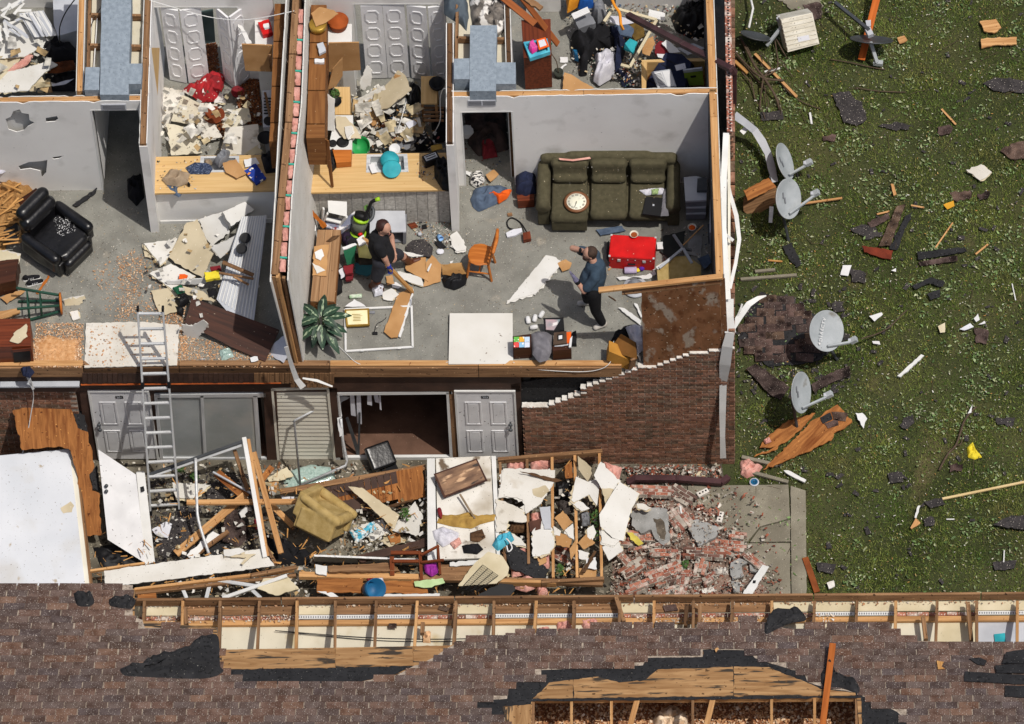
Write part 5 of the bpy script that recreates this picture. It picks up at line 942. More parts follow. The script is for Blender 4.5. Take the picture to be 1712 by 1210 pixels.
HH(Z2,[('pink_batt',[(8,123),(30,104),(50,90),(58,92),(46,108),(24,120)],.36,.07,PINK,'pink insulation strip across the drywall sheets','insulation',14),('black_clothes',[(66,82),(88,70),(98,62),(126,80),(127,104),(92,108),(86,98),(70,96)],.25,.3,CLOTHB,'black clothes with white print in the top left room','clothes',8),('brown_fluff',[(84,106),(122,100),(128,116),(96,122),(72,122)],.3,.08,BRFL,'brown insulation heap under the black clothes','insulation',22),('dark_clutter',[(74,124),(126,118),(128,152),(80,152)],.05,.1,BLACK,'dark cloth in the gap beside the left partition','cloth'),('tan_clump',[(62,148),(84,140),(88,154),(64,155)],.3,.1,TAN_FLUFF,'tan insulation clump by the left cross wall','insulation',22)])
tube('black_cable',[(128,-5,Z3-.1),(110,20,Z3-.5),(100,45,Z3-.9),(100,70,Z3-1.3)],.01,BLACK,'black cable hanging in the top left room','cable')
tube('earphones',[(60,155,Z2+.45),(66,146,Z2+.5),(73,148,Z2+.48),(74,155,Z2+.44)],.012,BLACK,'black headband loop by the left cross wall','headband')
# ================================================================ LIVING ROOM OF THE RIGHT FLAT
def sofa():
    a,b=g(1018,384,Z2),0
    t=T('sofa','olive green three seat sofa against the grey wall','sofa',at=a+V((0,.46,0)),rz=-.5)
    blob('body',[('b',(0,.02,.22),(2.1,.78,.26)),('c',(-1.0,.4,.78),.1,(1.0,.4,.78),.1),('c',(-.6,.4,.84),.09,(.6,.4,.84),.09),('b',(0,.4,.5),(2.16,.16,.56))],.025,OLIVE,t,it=6)
    for s in(-1,1):blob('armrest',[('c',(s*1.03,-.34,.56),.115,(s*1.03,.36,.6),.11),('b',(s*1.03,.0,.3),(.19,.8,.52)),('s',(s*1.03,-.38,.5),(.13,.06,.14))],.02,OLIVE,t,it=6)
    for x in(-.62,0,.62):
        blob('back_cushion',[('b',(x,.24,.66),(.54,.16,.44),(-12,0,0)),('c',(x-.22,.27,.8),.09,(x+.22,.27,.8),.09),('c',(x-.2,.16,.56),.09,(x+.2,.16,.56),.09)],.02,OLIVE,t,it=7)
        yy=-.06 if x<0 else 0
        blob('seat_cushion',[('b',(x,-.08+yy,.4),(.56,.6-yy,.15)),('c',(x-.21,-.4+yy,.36),.1,(x+.21,-.4+yy,.36),.1)]+([('b',(x,-.48,.22),(.56,.12,.3))]if x<0 else[]),.02,OLIVE,t,it=7)
    return t
sofa();ZS=Z2+.475
t=T('wall_clock','round wooden wall clock lying on the left sofa cushion','clock',at=g(964,340,ZS)+V((0,0,.02)))
lathe('frame',[(.13,0),(.195,.005),(.205,.03),(.175,.05),(.158,.035),(.02,.03)],mat('clock_wood','#80563a','#684429',5,ro=.45),t,n=40);lathe('dial',[(.158,.03),(.156,.036),(.01,.037)],mat('dial','#e9e8d8','#dedcc8',4),t,n=36)
for i,s in enumerate(('XII','I','II','III','IIII','V','VI','VII','VIII','IX','X','XI')):a=math.pi/2-i*math.pi/6;text('numeral',s,.045,TL(.122*math.cos(a),.122*math.sin(a),.039,0,0,math.degrees(a)-90),STEELK,t)
lbar('hand',(0,0,.042),(-.012,-.05,.042),.012,.004,BLACK,t);lbar('hand',(0,0,.044),(-.03,-.12,.044),.008,.004,BLACK,t)
t=T('laptop','black laptop on the right sofa cushion','laptop',at=g(1096,342,ZS),world=True);slab('lid',[(1080,328),(1110,331),(1104,361),(1074,357)],ZS+.05,.03,BLACK,par=t);slab('emblem',[(1091,341),(1094,341),(1094,344),(1091,344)],ZS+.053,.003,LGREY,par=t)
HH(ZS,[('grey_cloth',[(1108,318),(1114,314),(1118,360),(1104,362)],.02,.06,GREYC,'grey cloth beside the black laptop on the sofa','cloth',18),('white_papers',[(1068,318),(1084,316),(1110,314),(1112,324),(1080,326)],.02,.05,WCLOTH,'white crumpled paper behind the black laptop','paper',20),('green_sprig',[(1088,317),(1102,315),(1100,324),(1090,325)],.06,.05,mat('sprig','#9bb07a','#7d9660',12),'pale green sprig on the sofa','sprig',25)])
scatter('sofa_crumbs',[([(905,262),(1130,258),(1134,340),(908,350)],260)],Z2+.5,GRIT,(.008,.022),.3,h=.4,lab='pale crumbs on the olive sofa',cat='crumbs')
slab('pink_streak',[(934,264),(958,266),(986,262),(988,265),(958,269),(936,267)],Z2+.955,.006,PINK,'thin pink insulation streak on the sofa back','insulation')
t=T('trunk','bright red trunk with metal corners in front of the sofa','trunk',at=g(1058,432,Z2),rz=-4)
box('body',(0,0,.13),(.72,.42,.26),mat('red_dark','#c41414','#a80f0f',3,ro=.45),t);box('lid',(0,0,.3),(.725,.425,.08),RED,t,bv=.012)
for x in(-.35,.35):
    for y in(-.2,.2):box('corner_cap',(x,y,.335),(.035,.035,.02),ALU,t);box('corner_cap',(x,y,.02),(.035,.035,.04),ALU,t)
for x in(-.2,.2):box('clasp',(x,-.218,.25),(.05,.012,.06),ALU,t)
for i in range(6):box('rivet',(-.3+i*.12,-.215,.27),(.016,.012,.016),ALU,t)
box('handle',(0,-.218,.16),(.12,.02,.03),BLACK,t)
def bowl(u,v,z,r,lab,fill):
    t=T('bowl',lab,'bowl',at=g(u,v,z));lathe('dish',[(r*.5,0),(r*.9,r*.5),(r,r*.75),(r*.93,r*.75),(r*.8,r*.45),(r*.3,.012),(.004,.01)],mat('bowl_cream','#ddd8c9','#cfc9b8',5,ro=.4)if 'bowl_cream' not in bpy.data.materials else bpy.data.materials['bowl_cream'],t,n=24);lathe('sauce',[(r*.75,r*.4),(r*.7,r*.5),(.004,r*.52)],fill,t,n=18)
bowl(1060,394,Z2+.345,.07,'cream bowl with red rests on the red trunk',TANCH);bowl(1157,382,Z2+.2,.07,'cream bowl with red rests right of the red trunk',ORANGE)
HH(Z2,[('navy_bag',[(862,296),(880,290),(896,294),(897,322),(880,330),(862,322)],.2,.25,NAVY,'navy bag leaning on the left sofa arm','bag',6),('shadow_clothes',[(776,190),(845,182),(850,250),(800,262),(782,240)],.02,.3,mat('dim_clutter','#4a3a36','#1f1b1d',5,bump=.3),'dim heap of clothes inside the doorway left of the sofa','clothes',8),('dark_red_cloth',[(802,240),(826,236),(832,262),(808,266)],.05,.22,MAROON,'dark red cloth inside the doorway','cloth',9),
    ('jacket',[(792,318),(806,312),(832,310),(848,314),(838,336),(820,346),(800,354),(790,346),(786,334)],.02,.16,DENIM,'blue grey jacket dropped before the doorway','jacket',8),('orange_cloth',[(812,326),(838,320),(856,318),(848,332),(834,340),(828,332)],.05,.14,ORANGE,'bright orange cloth poking from the blue grey jacket','cloth',9),
    ('checked_bag',[(786,292),(806,284),(812,302),(796,314),(786,308)],.04,.16,mat('checked','#d9d6d0','#25252a',14,(1,3,1),lo=.48,hi=.52),'black and white printed bag in the doorway','bag',8),('black_bag',[(738,466),(756,459),(782,462),(779,476),(760,485),(743,479)],.03,.18,BLACK,'shiny black bin bag right of the cardboard','bin bag',8),('plastic_bag',[(620,480),(630,472),(642,478),(640,492),(626,496)],.04,.12,PAPER,'clear plastic bag with blue print by the woman\'s front boot','bag',14),
    ('black_clothes',[(1028,556),(1046,546),(1062,544),(1060,560),(1044,568),(1030,574),(1020,572)],.04,.14,CLOTHB,'black and navy clothes by the brown corner box','clothes',12),('printed_shirt',[(1046,548),(1060,543),(1076,545),(1077,584),(1066,592),(1054,568)],.2,.18,WCLOTH,'white printed shirt hanging beside the plywood wall','shirt',9),('grey_shirt',[(886,560),(898,553),(912,554),(925,562),(924,585),(916,602),(902,606),(890,592)],.2,.14,GREYC,'grey sweatshirt laid over the dark boxes','sweatshirt',5),('black_cloth',[(1028,408),(1034,400),(1036,425),(1030,432)],.3,.3,CLOTHB,'x','cloth')][:-1])
DD(Z2,[('wooden_box',[(864,326),(893,324),(893,334),(866,336)],.22,.2,CHERRY,'small dark wooden box below the navy bag','box',0),('slipper',[(846,389),(858,383),(872,381),(873,387),(862,393),(848,396)],.05,.04,PAPER,'white slipper on the carpet beside a black cord','slipper',.002),('small_box',[(874,389),(886,386),(888,398),(875,401)],.1,.09,CHERRY,'small dark red box at the end of the black cord','box',0),('wood_chip',[(848,356),(856,355),(857,360),(849,361)],.03,.02,LUM2,'small wood chip before the doorway','chip'),
    ('tan_piece',[(812,292),(826,284),(834,292),(820,304)],.08,.008,TAN,'tan cardboard piece in the doorway','cardboard'),('white_strip',[(770,282),(796,292),(792,296),(770,288)],.06,.01,WPAINT,'white strip on the doorway carpet','strip'),('white_box',[(774,210),(790,208),(792,224),(776,226)],.2,.1,WPAINT,'white square box inside the doorway','box'),
    ('drywall_piece',[(847,506),(913,427),(930,431),(938,437),(946,436),(932,450),(921,461),(896,491),(866,499)],.04,.016,WHITE2,'long white drywall shard pointing at the man','drywall',.004),('drywall_piece',[(932,440),(946,434),(956,440),(952,450),(940,454)],.05,.01,TAN,'torn tan paper end of the long white shard','drywall'),
    ('cardboard',[(642,556),(665,491),(690,478),(680,522),(665,565),(654,566)],.04,.02,TAN,'long tan board lying across the white window frame','board',.004),('white_edge',[(666,562),(690,482),(692,484),(670,564)],.05,.02,WPAINT,'white edge strip along the long tan board','strip'),
    ('cardboard',[(676,432,.1),(712,430,.1),(716,470,.08),(704,464),(680,452)],.1,.01,TAN,'tan cardboard flap under the woman\'s rear boot','cardboard'),('cardboard',[(712,440,.12),(722,426,.14),(738,442,.1),(737,470),(708,479)],.12,.01,TAN,'tan cardboard flap with a white fold line','cardboard'),('cardboard',[(738,442),(772,439),(780,458),(760,462),(740,460)],.1,.01,mat('cardboard_dark','#a98352','#8b6639',4,speck=(('#5a4022',16,.68),)),'worn tan cardboard above the black bin bag','cardboard'),('white_fold',[(714,452),(720,440),(722,441),(716,454)],.14,.006,WPAINT,'short white strip on the cardboard flaps','strip'),
    ('drywall_piece',[(664,454),(686,458),(704,464),(708,479),(696,476),(670,466)],.06,.016,WHITE2,'white drywall strip under the cardboard flaps','drywall'),('drywall_piece',[(672,420),(684,422),(708,428),(690,430),(678,428)],.08,.013,WHITE2,'white drywall sliver behind the woman\'s rear boot','drywall'),('shingle_scrap',[(680,410),(690,402),(710,400),(724,414),(722,430),(700,428),(680,420)],.07,.01,TAR,'grey speckled shingle scrap on the carpet','shingle'),('shingle_scrap',[(726,403),(738,404),(746,412),(736,416)],.06,.03,BLACK,'small dark scrap right of the speckled shingle','scrap'),('drywall_piece',[(752,395),(764,387),(776,404),(778,418),(764,421),(756,412)],.06,.016,WHITE2,'white drywall chunk left of the wooden chair','drywall'),
    ('drywall_piece',[(640,490),(655,482),(667,492),(656,503),(641,501)],.04,.016,WHITE2,'white drywall scrap by the tan board','drywall'),('paper_plate',[(654,474),(662,471),(672,478),(666,482),(656,480)],.04,.01,PAPERW,'white oval plate by the woman\'s stick','plate',0),('paper_cone',[(577,513),(592,500),(612,513)],.06,.01,PAPERW,'white paper triangle above the window frame','paper'),('cardboard',[(645,462),(656,460),(660,474),(648,478)],.04,.008,TAN,'small tan card left of the stick','cardboard'),('white_paper',[(752,438),(758,436),(754,446)],.02,.01,PAPERW,'tiny white paper above the cardboard','paper'),
    ('blackboard',[(752,526),(857,524),(858,607),(750,609)],.05,.03,mat('board_white','#d3d1cb','#cac7bf',2,speck=(('#3b352c',18,.755),('#8d8577',40,.74))),'square white board with handwriting at the edge of the right flat','board',0),
    ('white_strip',[(1031,463),(1080,460),(1094,450),(1097,458),(1084,466),(1036,468)],.05,.02,WPAINT,'white trim strip below the lavender roll','trim'),('white_strip',[(1033,514),(1044,515),(1072,536),(1072,545)],.06,.02,WPAINT,'long white trim strip beside the plywood wall','trim'),('white_strip',[(1060,506),(1066,508),(1074,530),(1071,530)],.06,.02,WPAINT,'short white trim strip beside the plywood wall','trim'),('white_card',[(1098,405),(1108,404),(1109,416),(1099,416)],.1,.01,PAPERW,'white card right of the red trunk','card'),('dark_board',[(1108,395),(1146,385),(1142,415),(1120,432),(1104,420)],.06,.02,mat('charcoal_board','#2e3130','#222524',4),'charcoal mat right of the red trunk','mat'),('floor_patch',[(1152,395),(1174,392),(1172,430),(1148,424)],.02,.01,CONC2,'pale grey tile scrap by the legs of the broken stand','tile'),('purple_sheet',[(1166,432),(1184,424),(1190,438),(1178,450)],.12,.01,DENIM,'slate blue sheet beside the tan box','sheet'),
    ('stick',[(1016,450),(1026,443),(1027,444),(1018,452)],.02,.01,LUM,'tiny pale stick behind the man','stick'),('stick',[(1018,494),(1030,502),(1029,503),(1017,495)],.02,.01,LUM3,'tiny dark stick right of the man','stick'),('dark_strip',[(1012,408),(1018,402),(1020,440),(1014,432)],.18,.02,BLACK,'black strip leaning on the red trunk','strip'),('grey_board',[(996,384),(1040,378),(1046,386),(1004,394)],.04,.02,DENIM,'slate board under the sofa front','board')])
t=T('tool_box','olive tan box with open flaps under the loose top plate','box',at=g(1135,455,Z2),world=True);slab('body',[(1098,444),(1126,428),(1150,428),(1172,444),(1172,470),(1100,472)],Z2+.3,.28,TANUP,par=t);slab('flap',[(1096,446),(1122,430),(1124,433),(1100,450)],Z2+.33,.02,WPAINT,par=t)
st=T('broken_stand','grey five armed stand lying upside down right of the red trunk','stand',at=g(1142,416,Z2+.25),world=True)
for(u,v,z)in((1126,392,.3),(1102,448,.35),(1157,440,.3),(1156,418,.22),(1140,424,.2)):bar('arm',(1142,415,Z2+.35),(u,v,Z2+z),.045,.03,MGREY if v<430 else LGREY,par=st)
bar('broom_stick',(1142,410,Z2+.4),(1176,376,Z2+.55),.02,.02,LUM,'thin pale stick resting on the broken stand','stick')
t=T('monitor','thin grey panel standing on edge against the right wall','monitor',at=g(1190,390,Z2),world=True);bar('screen',(1188,400,Z2+.35),(1190,250,Z2+.6),.03,.5,LGREY,par=t);bar('bezel',(1186,402,Z2+.1),(1185,380,Z2+.1),.03,.2,STEELK,par=t)
t=T('drawer_unit','grey plastic drawer unit between the sofa and the right wall','drawers',at=g(1163,365,Z2),world=True);slab('top',[(1143,296),(1164,294),(1182,300),(1181,334),(1146,336)],Z2+.62,.04,LGREY,par=t);slab('front',[(1146,338),(1181,336),(1179,366),(1147,367)],('y',g(1163,336,Z2+.6).y+.01),.3,MGREY,par=t)
for v in(347,357):slab('drawer_edge',[(1147,v),(1180,v-1),(1180,v+1.5),(1147,v+2)],('y',g(1163,336,Z2+.6).y-.004),.02,LGREY,par=t)
slab('dark_tablet',[(1166,298),(1182,296),(1182,318),(1165,318)],Z2+.7,.06,STEELK,'dark tablet on the grey drawer unit','tablet')
lathe('lavender_roll',[(.05,0),(.055,.005),(.055,.19),(.05,.195)],mat('lavender','#b7a9c4','#a496b3',5),None,TL(*g(1044,452,Z2+.055),0,90,2),18,lab='lavender roll on the carpet below the red trunk',cat='roll')
blob('yellow_toy',[('s',(0,0,.03),(.05,.04,.03))],.012,YELL,None,Matrix.Translation(g(1066,453,Z2)),lab='small yellow toy beside the violet ball',cat='toy');blob('violet_ball',[('s',(0,0,.05),(.05,.05,.05))],.014,mat('violet','#5a2aa0','#4a2188',4),None,Matrix.Translation(g(1073,451,Z2)),lab='violet ball beside the small yellow toy',cat='ball')
t=T('desk_fan','grey round fan lying behind the loose top plate','fan',at=g(1062,482,Z2));lathe('base',[(.18,0),(.19,.03),(.12,.06),(.06,.2),(.02,.21)],MGREY,t);lathe('ring',[(.19,.02),(.2,.03),(.19,.05)],LGREY,t)
t=T('chair','honey coloured spindle back chair facing left on the carpet','chair',at=g(804,452,Z2),rz=-8)
blob('seat',[('s',(0,0,.45),(.2,.22,.025)),('b',(.02,0,.45),(.3,.36,.03))],.012,HONEY,t,it=4)
for s in(-1,1):lbar('leg',(-.2,s*.17,0),(-.14,s*.13,.44),.035,.035,HONEY,t);lbar('leg',(.2,s*.18,0),(.15,s*.14,.44),.035,.035,HONEY,t);lbar('stretcher',(-.18,s*.15,.17),(.18,s*.16,.17),.022,.022,HONEY,t);lbar('post',(.17,s*.17,.46),(.26,s*.2,.9),.03,.03,HONEY,t)
lbar('stretcher',(0,-.15,.17),(0,.16,.17),.022,.022,HONEY,t)
for i in range(4):y=-.1+i*.067;lbar('spindle',(.17,y,.46),(.25,y*1.1,.86),.018,.018,HONEY,t)
blob('top_rail',[('c',(.26,-.22,.88),.028,(.28,0,.9),.032),('c',(.28,0,.9),.032,(.26,.22,.88),.028)],.012,HONEY,t,it=2)
tube('black_cable',[(880,387,Z2+.1),(870,372,Z2+.02),(856,364,Z2+.02),(848,370,Z2+.02),(850,380,Z2+.02),(860,384,Z2+.02)],.012,BLACK,'black cord looped beside the white slipper','cable')
wf=T('window_frame','white empty window frame lying flat on the carpet','window frame',at=g(633,550,Z2),world=True)
for a,b in(((577,517),(688,512)),((688,511),(690,581)),((690,580),(578,587)),((578,587),(577,517))):bar('rail',(*a,Z2+.03),(*b,Z2+.03),.035,.03,WPAINT,par=wf)
bar('latch',(602,586,Z2+.05),(608,586,Z2+.05),.03,.02,WPAINT,par=wf);bar('latch',(664,582,Z2+.05),(670,582,Z2+.05),.03,.02,WPAINT,par=wf);bar('stile',(686,512,Z2+.03),(688,499,Z2+.1),.02,.03,LGREY,par=wf)
ce=T('picture','gold framed cream certificate on the corner of the white frame','framed certificate',at=g(597,530,Z2+.05),world=True);slab('frame',[(576,517),(617,515),(618,543),(579,545)],Z2+.09,.04,GOLD,par=ce);slab('sheet',[(579,519.5),(614,518),(615,541),(582,542.5)],Z2+.094,.004,CREAMP,par=ce)
for i in range(5):a=590+random.uniform(-2,2);slab('print_line',[(a,525+i*2.6),(a+random.uniform(10,17),524.6+i*2.6),(a+12,525.6+i*2.6),(a,526+i*2.6)],Z2+.096,.002,GOLD,par=ce)
sc_=tube('handwriting',[(797,530,Z2+.054),(799,528,Z2+.054),(801,531,Z2+.054),(803,529,Z2+.054),(805,531,Z2+.054),(807,528,Z2+.054),(809,531,Z2+.054),(812,529,Z2+.054),(815,532,Z2+.054)],.006,MGREY,par=bpy.data.objects['blackboard'])
tube('charger_wire',[(626,556,Z2+.02),(628,546,Z2+.02),(632,540,Z2+.02),(640,536,Z2+.02),(646,530,Z2+.02)],.005,BLACK,'thin black charger cord inside the white frame','cable');box('charger',tuple(g(627,557,Z2+.02)),(.08,.05,.03),BLACK,lab='small black plug inside the white frame',cat='plug');box('dark_chip',tuple(g(622,522,Z2+.02)),(.09,.05,.02),MGREY,lab='grey chip beside the framed certificate',cat='chip')
tube('white_cable',[(560,572,Z2+.02),(580,592,Z2+.02),(598,607,Z2+.04),(628,614,Z2-.05),(680,618,Z2-.1),(725,611,Z2-.03),(752,604,Z2+.05)],.006,WPAINT,'white cord sagging along the floor edge left of the white board','cable');tube('white_cable',[(858,605,Z2+.04),(875,614,Z2-.02),(930,620,Z2-.08),(990,620,Z2-.06),(1020,606,Z2+.1),(1026,570,Z2+.2)],.006,WPAINT,'white cord sagging along the floor edge right of the white board','cable')
t=T('plank_bench','rustic brown plank bench standing beside the party wall','bench',at=g(540,500,Z2),world=True)
for i in range(3):e=lambda s:[(531+13*s,384),(531+13*(s+.95),384),(519+13.5*(s+.95),504),(519+13.5*s,503)];slab('plank',e(i),Z2+.42,.03,RUSTIC,par=t)
slab('side',[(531,385),(570,385),(560,506),(519,505)],Z2+.385,.2,CAB,par=t)
DD(Z2,[('cardboard',[(525,412),(550,410),(546,462),(522,460)],.435,.008,TAN,'tan cardboard on the rustic plank bench','cardboard'),('torn_paper',[(526,422),(538,416),(542,428),(536,436),(528,432)],.45,.006,PAPERW,'torn white paper on the rustic plank bench','paper'),('torn_paper',[(522,440),(530,458),(544,452),(538,448)],.446,.004,WHITE2,'thin white paper shreds on the rustic plank bench','paper'),('dark_feather',[(545,403),(556,394),(568,393),(562,399),(552,404)],.44,.01,LUM3,'dark flake at the top of the rustic plank bench','flake'),
    ('wooden_spar',[(515,350,.7),(520,349,.7),(547,378,.35),(540,382)],.5,.04,HONEY,'orange wooden leg leaning in the corner by the bench','leg'),('white_sheet',[(514,364),(528,370),(528,386),(516,384)],.3,.01,PAPERW,'white sheet behind the rustic plank bench','sheet'),
    ('green_folder',[(574,416,.4),(596,410,.42),(593,440,.2),(580,443)],.4,.03,DGREEN,'dark green folder left of the woman','folder'),('white_folder_edge',[(572,413),(594,406),(597,409),(574,417)],.42,.02,PAPERW,'white papers above the dark green folder','papers'),('red_book',[(574,444),(592,441),(590,456),(578,458)],.25,.05,MAROON,'red book below the dark green folder','book'),('red_book',[(578,458),(591,457),(590,466),(578,468)],.15,.05,MAROON,'second red book below the first','book'),('teal_board',[(593,440),(628,436),(632,452),(612,462),(594,456)],.15,.02,TEALD,'dark teal board behind the woman\'s front leg','board'),('black_box',[(563,450),(572,446),(572,482),(563,488)],.12,.11,BLACK,'black narrow box along the rustic bench','box'),('white_sheet',[(566,452),(576,446),(576,462),(570,466)],.2,.006,PAPER,'pale plastic sheet on the black narrow box','sheet'),('white_bag',[(596,400),(608,392),(612,405),(600,410)],.45,.04,PAPERW,'white bag above the yellow cushion','bag'),('black_boards',[(570,380),(592,374),(602,398),(584,410)],.2,.08,BLACK,'black boards under the vacuum cleaner','boards'),('bat',[(606,396,.5),(614,400,.48),(622,412,.4),(616,412)],.48,.03,LUM,'pale wooden bat end beside the yellow cushion','bat')])
HH(Z2,[('yellow_cushion',[(596,408),(606,403),(624,424),(620,432),(600,430)],.3,.12,mat('pale_yellow','#cfc984','#b8b16b',5),'pale yellow cushion left of the woman','cushion',4),('purple_clothes',[(566,394),(584,388),(596,408),(580,416)],.1,.14,mat('plum','#2a1b33','#1d1325',6),'dark plum cloth beside the bench','cloth',9),('dark_bag',[(592,425),(622,428),(628,446),(600,450)],.1,.16,mat('umber','#3b342b','#29241d',6),'dark brown bag beneath the yellow cushion','bag',7)])
t=T('shelf_unit','grey low shelf unit behind the woman','shelf unit',at=g(648,404,Z2),world=True);slab('top',[(619,352),(677,352),(679,387),(618,389)],Z2+.36,.025,LGREY,par=t)
for u0,u1 in((618,622),(674,679)):slab('side',[(u0,389),(u1,389),(u1,407),(u0,408)],('y',g(640,389,Z2+.34).y),.36,MGREY,par=t)
slab('back',[(622,389),(674,389),(674,405),(622,406)],('y',g(640,389,Z2+.34).y+.3),.02,STEELK,par=t)
slab('base',[(620,388),(678,388),(678,404),(620,406)],Z2+.04,.03,MGREY,par=t)
t=T('plastic_chair','small white plastic drawer tower tipped in the corner','drawers',at=g(560,355,Z2+.1),world=True);slab('top',[(548,335,Z2+.75),(580,337,Z2+.7),(580,362,Z2+.55),(549,355)],0,.03,WPAINT,par=t)
for a,b in(((548,356,.6),(540,372,.3)),((580,362,.55),(566,378,.25)),((541,348,.65),(539,370,.3)),((545,366,.4),(570,372,.35))):bar('rail',(a[0],a[1],Z2+a[2]),(b[0],b[1],Z2+b[2]),.05,.03,WPAINT,par=t)
slab('clear_bin',[(542,362),(576,366),(594,352),(590,372),(566,386),(546,380)],Z2+.3,.25,mat('clear_bin','#8b8fa0','#6f7386',5,ro=.3,blob=(('#d9d7d9',6,.56,.62),('#7c3436',9,.64,.68))),par=t)
t=T('vacuum_cleaner','black and lime upright vacuum cleaner beside the grey shelf','vacuum cleaner',at=g(600,398,Z2),world=True);LM=mat('lime_bright','#a3cf2d','#8cb824',4,ro=.5)
tube('body',[(598,386,Z2+.2),(604,366,Z2+.42)],.12,mat('vac_clear','#6d7268','#565b50',5,ro=.3),par=t,cv=False,n=14);tube('base',[(598,394,Z2+.1),(599,388,Z2+.18)],.13,LM,par=t,n=14);tube('ring',[(603,368,Z2+.42),(604,364,Z2+.46)],.125,LM,par=t,n=14);tube('cup',[(604,364,Z2+.46),(606,356,Z2+.52)],.12,BLACK,par=t,n=14);tube('handle',[(608,368,Z2+.5),(618,345,Z2+.75),(622,337,Z2+.9),(632,333,Z2+.95)],.03,BLACK,par=t);tube('grip',[(628,334,Z2+.95),(635,332,Z2+.97)],.035,LM,par=t);tube('hose',[(612,372,Z2+.4),(622,364,Z2+.4),(624,350,Z2+.45),(618,345,Z2+.5)],.03,STEELK,par=t);slab('sticker',[(608,345),(614,341),(616,348),(610,352)],Z2+.68,.01,LEAFG,par=t)
blob('red_stopper',[('s',(0,0,0),(.045,.04,.035))],.012,RED,None,Matrix.Translation(g(602,391,Z2+.25)),lab='small red cap on the vacuum cleaner base',cat='cap')
slab('red_photo',[(681,374),(693,371),(699,378),(688,382)],Z2+.03,.02,CHERRY,'small red framed photo on the carpet right of the grey shelf','photo frame');slab('black_photo',[(705,376),(713,374),(714,381),(706,382)],Z2+.03,.02,BLACK,'small black frame on the carpet right of the grey shelf','photo frame')
lathe('blue_cup',[(.035,0),(.045,.1),(.04,.1),(.03,.02),(.01,.02)],mat('sky_blue','#7fa9d6','#6a95c4',4,ro=.5),None,TL(*g(733,394,Z2+.05),70,0,30),16,lab='light blue cup lying among the colourful bits',cat='cup');lathe('green_can',[(.03,0),(.035,.01),(.035,.19),(.03,.2)],mat('can','#7fa877','#dfe5d8',12,blob=(('#2f6a3c',9,.58,.62),)),None,TL(*g(584,496,Z2+.035),0,90,6),16,lab='green and white can lying above the window frame',cat='can')
lathe('jar',[(.03,0),(.035,.06),(.03,.07)],LGREY,None,TL(*g(702,394,Z2)),14,lab='small glass jar among the colourful bits',cat='jar');blob('plastic_wrap',[('s',(0,0,.03),(.07,.06,.03))],.015,PAPER,None,TL(*g(736,422,Z2)),lab='crumpled clear wrap left of the wooden chair',cat='wrap')
scatter('coloured_litter',[([(682,368),(745,366),(770,395),(745,420),(700,405)],330),([(572,380),(620,380),(630,470),(575,470)],160),([(1100,380),(1190,380),(1190,450),(1100,450)],150),([(770,190),(850,190),(850,310),(772,310)],200)],Z2+.006,BITS,(.012,.05),.5,lab='colourful small litter over the right flat',cat='litter')
t=T('potted_plant','large leafy plant with white veined leaves by the party wall end','plant',at=g(540,570,Z2))
LV=mat('variegated','#2c4433','#203126',3,lo=.45,hi=.55,ro=.45,blob=(('#b9c4ab',9,.6,.68),));VN=mat('leaf_cream','#93a386','#4f6650',22,lo=.42,hi=.55,ro=.5);lathe('pot',[(.1,0),(.14,.22),(.13,.22),(.1,.18),(.01,.18)],BLACK,t)
def leafvf(L_,W_,droop,fold=.25):
    vs,F=[],[];n=8
    for i in range(n+1):
        s=i/n;w_=W_*math.sin(math.pi*min(1,s*.93+.05))**.75*(1-s*.25);x=L_*s;z=-droop*s*s
        vs+=[(x,-w_,z+fold*w_),(x,0,z),(x,w_,z+fold*w_)]
        if i:
            for j in(0,1):a=(i-1)*3+j;F.append((a,a+1,a+4,a+3))
    return vs,F
for i,(a,e,L_,z)in enumerate(((95,48,.46,.62),(130,35,.44,.6),(160,30,.42,.55),(60,30,.4,.6),(25,12,.44,.6),(-5,15,.42,.5),(-40,20,.36,.5),(-75,8,.44,.55),(-60,0,.5,.45),(-100,20,.38,.5),(185,8,.45,.55),(215,10,.42,.5),(200,40,.34,.66),(-120,5,.44,.48),(40,55,.34,.66),(-20,60,.3,.68))):
    a+=random.uniform(-14,14);L_*=random.uniform(.72,1.0);e+=random.uniform(-12,10);ar=R(a);st_=V((.06*math.cos(ar),.06*math.sin(ar),z));tube('stem',[(0,0,.18),(.03*math.cos(ar),.03*math.sin(ar),z*.6),tuple(st_)],.008,LEAFG,par=t,local=True,n=5)if i%2 else None
    lf=new('leaf',leafvf(L_,.085,.14),LV,t,Matrix.Translation(st_)@Matrix.Rotation(ar,4,'Z')@Matrix.Rotation(R(-e*.6+8),4,'Y'),sm=True)
    vv=leafvf(L_*.8,.02,.14*.86**2);new('leaf_vein',([(x,y*random.uniform(.2,1.7),z+.006+.25*.05)for x,y,z in vv[0]],vv[1]),VN,lf,lf.matrix_basis.copy())
pf=T('framed_picture','black framed photo leaning behind the dark boxes','picture frame',at=g(926,545,Z2),world=True);slab('frame',[(908,532,Z2+.3),(942,531,Z2+.3),(944,557,Z2+.12),(911,556)],0,.03,BLACK,par=pf);pt_,n_=plane([(908,532,Z2+.3),(942,531,Z2+.3),(944,557,Z2+.12)],0);slab('photo',[(912,534),(937,534),(926,552),(913,551)],(pt_+n_*.004,n_),.004,mat('photo','#7f8f93','#d8aeb2',4,blob=(('#e9e4e2',6,.56,.62),)),par=pf);slab('photo',[(938,534),(942,555),(926,553)],(pt_+n_*.004,n_),.004,BLACK,par=pf)
bx=T('dark_box','dark brown box with colourful cards on top near the floor edge','box',at=g(873,592,Z2),world=True);slab('body',[(857,562),(888,558),(888,580),(858,582)],Z2+.32,.31,WALNUT,par=bx)
